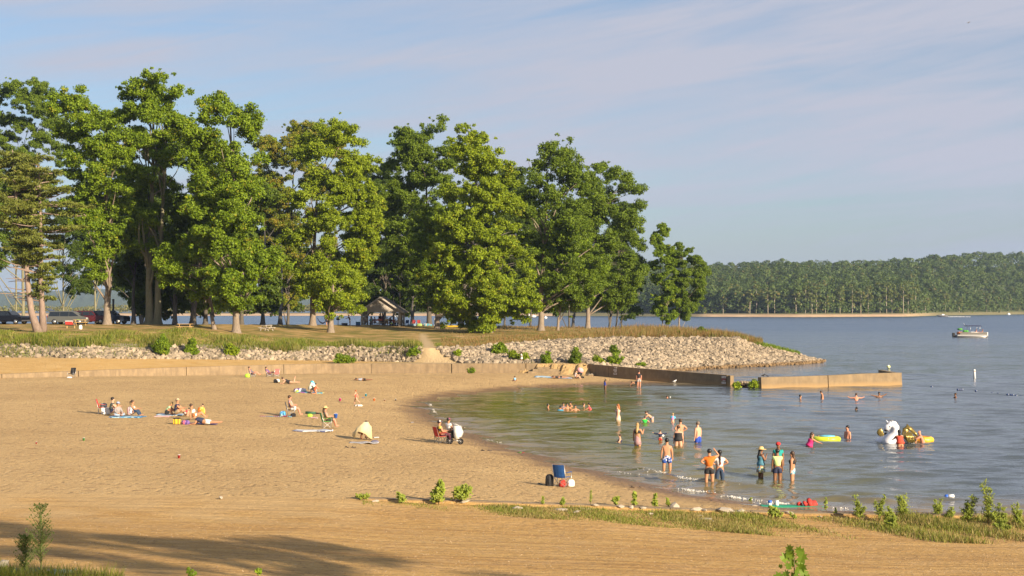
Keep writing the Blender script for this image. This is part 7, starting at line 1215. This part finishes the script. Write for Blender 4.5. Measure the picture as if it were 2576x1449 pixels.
wp('woman in red orange swimsuit with dark hair in front of the float',3376,1612,1672,1.62,AW+.1,'reach',skin='m',hair='k',hairk='mid',wear=[('suit',c_('redorange',(.52,.06,.03)))],grp=GW,fat=1.15); wp('bald man holding the tail of the horse float',3462,1610,1662,1.76,LF-.2,'reach',skin='r',hair='n',grp=GW,fat=1.05); wp('woman leaning on the left side of the horse float',3312,1622,1652,1.6,RT,'reach',skin='m',hair='k',grp=GW); wp('black haired child in teal beside the gold tail',3433,1646,1664,1.2,RT,'swim',skin='m',wear=[('tee',c_('tealc',(.01,.22,.24)))],grp=GW)
person('child riding on the back of the horse float',at(3372,1660,0)+Vector((0,.7,.25)),1.2,LF,'sit',skin='l',hair='b',wear=[('suit',WHT)],grp=GW)
# shore of the bay
p=at(2396,1453,0); person('man in black t shirt and grey shorts at the far water edge',p,1.72,AW-.1,'stand',skin='r',hair='b',sub=.08,wear=[('tee',BLK),('shorts',c_('camo',(.36,.32,.30)))]); person('dark dressed child sitting at the feet of the man in black',at(2382,1445,.0),1.15,LF,'sitback',skin='m',wear=[('suit',BLK)]); person('child with only head and shoulders showing left of the man in black',at(2368,1444,0),1.1,LF,'swim',skin='d',sub=.75)
wp('small girl in blue swimsuit at the far water edge',2269,1422,1462,1.15,RT+.6,'down',skin='d',hair='k',hairk='mid',wear=[('suit',c_('bluesuit',(.02,.05,.30)))]); person('toddler in pale blue sitting near the wall',G(1931,1430),.98,AW+.3,'sitcross',skin='d',hair='k',wear=[('tee',c_('pale',(.18,.38,.55)))]); 
p=atD(1955,161.0,1.46); person('person in long white shirt standing on top of the wall',p,1.30,LF,'stand',skin='d',wear=[('tee',WHT),('skirt',WHT,.16)]); person('person in dark clothes lying on the striped towel by the steps',G(2098,1420)+Vector((0,0,.06)),1.6,LF,'flat',skin='m',wear=[('tee',BLK),('shorts',BLK)],hairk='mid'); person('person in pale top crouching at the pink stroller',G(2158,1421),1.45,RT,'sit',skin='l',hair='b',wear=[('tee',c_('palepink',(.58,.48,.46)))])
# on the sand
GB='people resting on the sand'
def bp(lab,x,y,Hh,rz,pose,**k): g=G(x,y); k.setdefault('grp',GB); k.setdefault('fingers',True); return person(lab,g+Vector((0,0,.03)),Hh,rz,pose,**k)
bp('dark haired man in grey shirt sitting with his back to the red chair',419,1556,1.80,RT+.2,'sit',hair='k',skin='l',wear=[('tee',c_('charcoal',(.05,.06,.055))),('shorts',NAVYC)],fat=1.1); bp('woman in pale blue cap and grey top sitting on the blue blanket',440,1562,1.62,RT+R(-45),'sitcross',hair='b',skin='m',hat=('cap',c_('capblue',(.28,.35,.50))),wear=[('long',c_('greytop',(.25,.22,.21))),('pants',c_('ltjean',(.25,.30,.36)))],fat=1.15); bp('woman in white tank top and jeans sitting with legs stretched right',494,1562,1.66,RT,'sit',hair='b',hairk='tail',skin='m',wear=[('suit',WHT),('pants',JEAN)])
bp('person in pale green shirt bent over the knees',624,1557,1.66,RT,'hug',hair='y',skin='m',wear=[('tee',c_('mint',(.36,.58,.32))),('shorts',BLK)]); bp('man in tan cap and navy shirt sitting beside the green shirted person',662,1560,1.80,RT,'sit',hair='g',skin='m',hat=('cap',c_('tan',(.45,.33,.20))),wear=[('tee',NAVYC),('shorts',c_('khaki',(.30,.25,.16)))],fat=1.12); bp('toddler in a red shirt leaning forward on the sand',696,1563,.86,RT,'crouch',hair='k',skin='l',wear=[('tee',c_('redt',(.50,.05,.08))),('briefs',WHT)])
bp('woman in white top and sunglasses leaning back behind the lying man',733,1577,1.62,RT+.2,'sitback',hair='b',hairk='bun',skin='m',wear=[('top',WHT),('briefs',WHT)]); bp('man in navy shirt and white shorts lying on his front',768,1594,1.78,LF,'prone',hair='o',skin='m',wear=[('tee',NAVYC),('trunks',WHT)],fat=1.1); bp('child with orange towel beside the orange heap',762,1550,1.0,LF,'sit',hair='b',skin='l',wear=[('tee',c_('orangeprint',(.55,.22,.03)))])
g=G(948,1414); person('sunbather in grey lying in the grey low chair by the wall',g+Vector((-.02,0,0)),1.62,RT+.1,'recline',hair='b',skin='r',wear=[('suit',c_('greys',(.12,.10,.13)))],grp=GB); person('person in purple sitting in the purple low chair',G(1010,1413),1.55,RT+.1,'recline',hair='b',skin='r',wear=[('tee',c_('purpt',(.12,.06,.20)))],grp=GB)
bp('woman in black lying on her side with a foot raised',1085,1440,1.66,LF,'proneup',hair='b',hairk='bun',skin='l',wear=[('suit',BLK)],fingers=False); bp('figure wrapped in a yellow and blue towel kneeling on the aqua blanket',1166,1474,1.35,RT,'kneel',hair='k',skin='m',wear=[('drape',mat_pattern('towel_yb',[(.62,.60,.30),(.05,.40,.60),(.6,.6,.55)],4))],fingers=False); bp('child in orange kneeling right of the wrapped figure',1181,1478,1.15,RT+.4,'kneel',hair='k',skin='m',wear=[('suit',c_('orangered',(.50,.10,.04)))],fingers=False)
bp('sunbather lying flat far off near the wall in a striped top',1362,1428,1.55,LF,'flat',hair='k',skin='d',wear=[('tee',mat_stripe('navystripe',(.05,.06,.12),(.4,.42,.45),12)),('shorts',BLK)],fingers=False)
bp('small girl in a red swimsuit running across the sand',1336,1516,1.08,R(75),'run',hair='o',hairk='bun',skin='l',wear=[('suit',c_('coralsuit',(.55,.12,.08)))],grp=None)
g=G(1092,1561); person('sunburnt man in a patterned shirt sitting in the black chair',g+Vector((.04,.0,0)),1.76,R(-80),'chair',hair='b',skin='r',fingers=True,wear=[('tee',mat_pattern('hawaii',[(.5,.2,.14),(.2,.25,.4),(.5,.3,.25)],7)),('shorts',WHT)],grp=GB); g=G(1225,1606); person('woman with straw hat sitting in the green chair hand at her face',g+Vector((.04,.0,0)),1.66,R(-72),'chair',hair='b',hairk='mid',skin='r',fingers=True,hat=('straw',STRAW),wear=[('tee',c_('greyknit',(.20,.18,.15))),('trunks',c_('blackshort',(.04,.05,.03)))],grp=GB)
bp('person crouching under a big cream yellow towel',1350,1648,1.60,R(-120),'crouch',hair='k',skin='d',wear=[('drape',mat('cream_towel',(.60,.50,.28),.85,.08))])
g=G(1652,1664); person('woman with a patterned headscarf sitting in the red chair by the stroller',g+Vector((.05,0,0)),1.62,R(-62),'chair',hair='k',skin='m',fingers=True,hat=('cap',mat_pattern('scarf',[(.08,.04,.12),(.5,.45,.4),(.1,.05,.2)],12)),wear=[('tee',mat_pattern('yellow_black',[(.60,.55,.06),(.55,.5,.1),(.05,.05,.05)],8)),('pants',c_('maroon',(.07,.015,.03)))],grp=GB); g=G(1686,1664); person('second woman with dark red scarf behind the stroller',g+Vector((0,.5,.14)),1.55,R(-40),'chair',hair='k',skin='m',hat=('cap',c_('pinkscarf',(.20,.05,.10))),wear=[('tee',WHT),('pants',BLK)],grp=GB)
# under the trees
def lp(lab,x,y,Hh,rz,pose,D=None,**k): g=G(x,y) if D is None else cp(x,y,D); return person(lab,g,Hh,rz,pose,fingers=False,**k)
lp('person in orange shirt bending over the picnic table by the van',276,1217,1.72,R(-60),'bend',hair='k',skin='m',wear=[('tee',c_('orange2',(.60,.13,.03))),('pants',NAVYC)]); lp('dark silhouetted person standing between two trunks in the shade',1050,1216,1.8,LF,'elbow',wear=[('tee',BLK),('shorts',NAVYC)]); lp('dark figure with white shoes left of the silhouetted person',1037,1216,1.75,RT,'stand',wear=[('tee',BLK),('pants',BLK)]); lp('person in red sitting beyond the dark trunk by the lake',1090,1216,1.5,RT,'sit',skin='l',wear=[('tee',M_REDC)]); lp('shirtless man in dark trunks walking right of the hammock',1227,1222,1.7,AW,'stand',skin='m',wear=[('trunks',BLK)]); lp('person bending at the grill right of the hammock',1312,1221,1.7,LF,'reach',skin='m',wear=[('tee',BLK),('shorts',WHT)])
lp('person in white top and dark skirt in the shade left of the picnic lawn',604,1214,1.7,RT,'stand',skin='m',wear=[('tee',WHT),('skirt',BLK,.22)]); lp('man with a white hat by the bollards',480,1211,1.75,RT,'reach',skin='m',hat=('straw',WHT),wear=[('tee',c_('greyshade',(.15,.16,.18))),('pants',NAVYC)])
shade=[(625,'blue','blue shirted'),(634,'navy','navy shirted'),(647,'greyw','pale shirted'),(660,'blue2','dark blue shirted'),(690,'yel','yellow shirted'),(676,'grey3','grey shirted'),(745,'pur','purple shirted'),(762,'gr4','silver shirted'),(705,'nv2','black shirted'),(776,'bk2','brown shirted')]; cols={'blue':(.06,.10,.25),'navy':(.03,.04,.12),'greyw':(.38,.36,.42),'blue2':(.04,.07,.18),'yel':(.40,.36,.06),'grey3':(.14,.15,.18),'pur':(.15,.06,.12),'gr4':(.26,.26,.32),'nv2':(.03,.03,.03),'bk2':(.12,.07,.04)}
for i,(x,cn,lb) in enumerate(shade): lp(lb+' person sitting in the shade under the trees',x,1214+(i%2),1.7,rnd.uniform(0,6),'chair' if i%2 else 'stand' if i%4==0 else 'sit',skin='m',wear=[('tee',c_(cn,cols[cn])),('pants',NAVYC)],grp='people in the deep shade under the trees')
pav=[(-3.0,.35,'stand','black shirted person standing inside the left post',(.02,.02,.03),AW),(-2.3,-.15,'chair','grey shirted person with dark hair seated at the left table',(.30,.28,.27),AW),(-1.55,-.12,'chair','teal shirted person seated at the left table',(.12,.28,.34),AW),(-.95,-.15,'chair','mauve shirted person seated at the left table end',(.28,.20,.27),AW),(-.35,2.2,'stand','large black shirted person standing at the middle of the shelter',(.015,.012,.015),CA),(.05,2.4,'stand','purple shirted person standing behind the middle tables',(.12,.05,.14),CA),(-1.7,2.2,'stand','pale shirted person standing behind the left table',(.30,.32,.34),CA),(.8,2.0,'chair','dark shirted person seated at the back right table',(.03,.03,.04),CA),(1.4,2.1,'chair','brown shirted person seated at the back right table',(.10,.05,.04),CA),(2.05,.3,'chair','red shirted person seated at the right table',(.25,.06,.05),AW),(2.35,.0,'stand','white shirted child standing by the right table',(.5,.48,.46),AW),(2.75,.2,'chair','cream shirted person seated by the right post',(.45,.42,.36),AW),(1.75,-.7,'crouch','child in lime shirt crouching at the front of the shelter',(.32,.58,.06),AW)]
for i,(dx,dy,po,lb,col,rz) in enumerate(pav):
    g=PAV+Vector((dx,dy,0)); g.z=float(H(g.x,g.y)); person(lb,g,1.1 if 'child' in lb else 1.72,rz,po,skin='m',hair='k' if i%3 else 'b',wear=[('tee',c_('pav%d'%i,col)),('pants',NAVYC)],grp='people gathered in the picnic shelter')
for i,(dx,dy,w_,c2,lb) in enumerate([(-.25,.3,.9,(.55,.12,.08),'red and white food box on the shelter table'),(.9,.4,.5,(.6,.5,.3),'cream food box on the shelter table')]): o=MB(); o.box((0,0,.11),(w_,.4,.22)); o.box((0,0,.24),(w_*.9,.36,.04)); tag(o.build('food_box',c_('fb%d'%i,c2),None,PAV+Vector((dx,dy,.79)),bevel=.03),lb,'box')
# aboard the pontoon boat
for i,(dx,po,c2,lb) in enumerate([(.30,'chair',(.5,.2,.12),'person lounging under the canopy of the pontoon boat'),(.70,'chair',(.08,.07,.07),'person sitting in the bow of the pontoon boat')]): person(lb,BOATP+Vector((BOATL*dx,0,.75)),1.7,LF,po,skin='r',hair='b',wear=[('tee',c_('bo%d'%i,c2))])
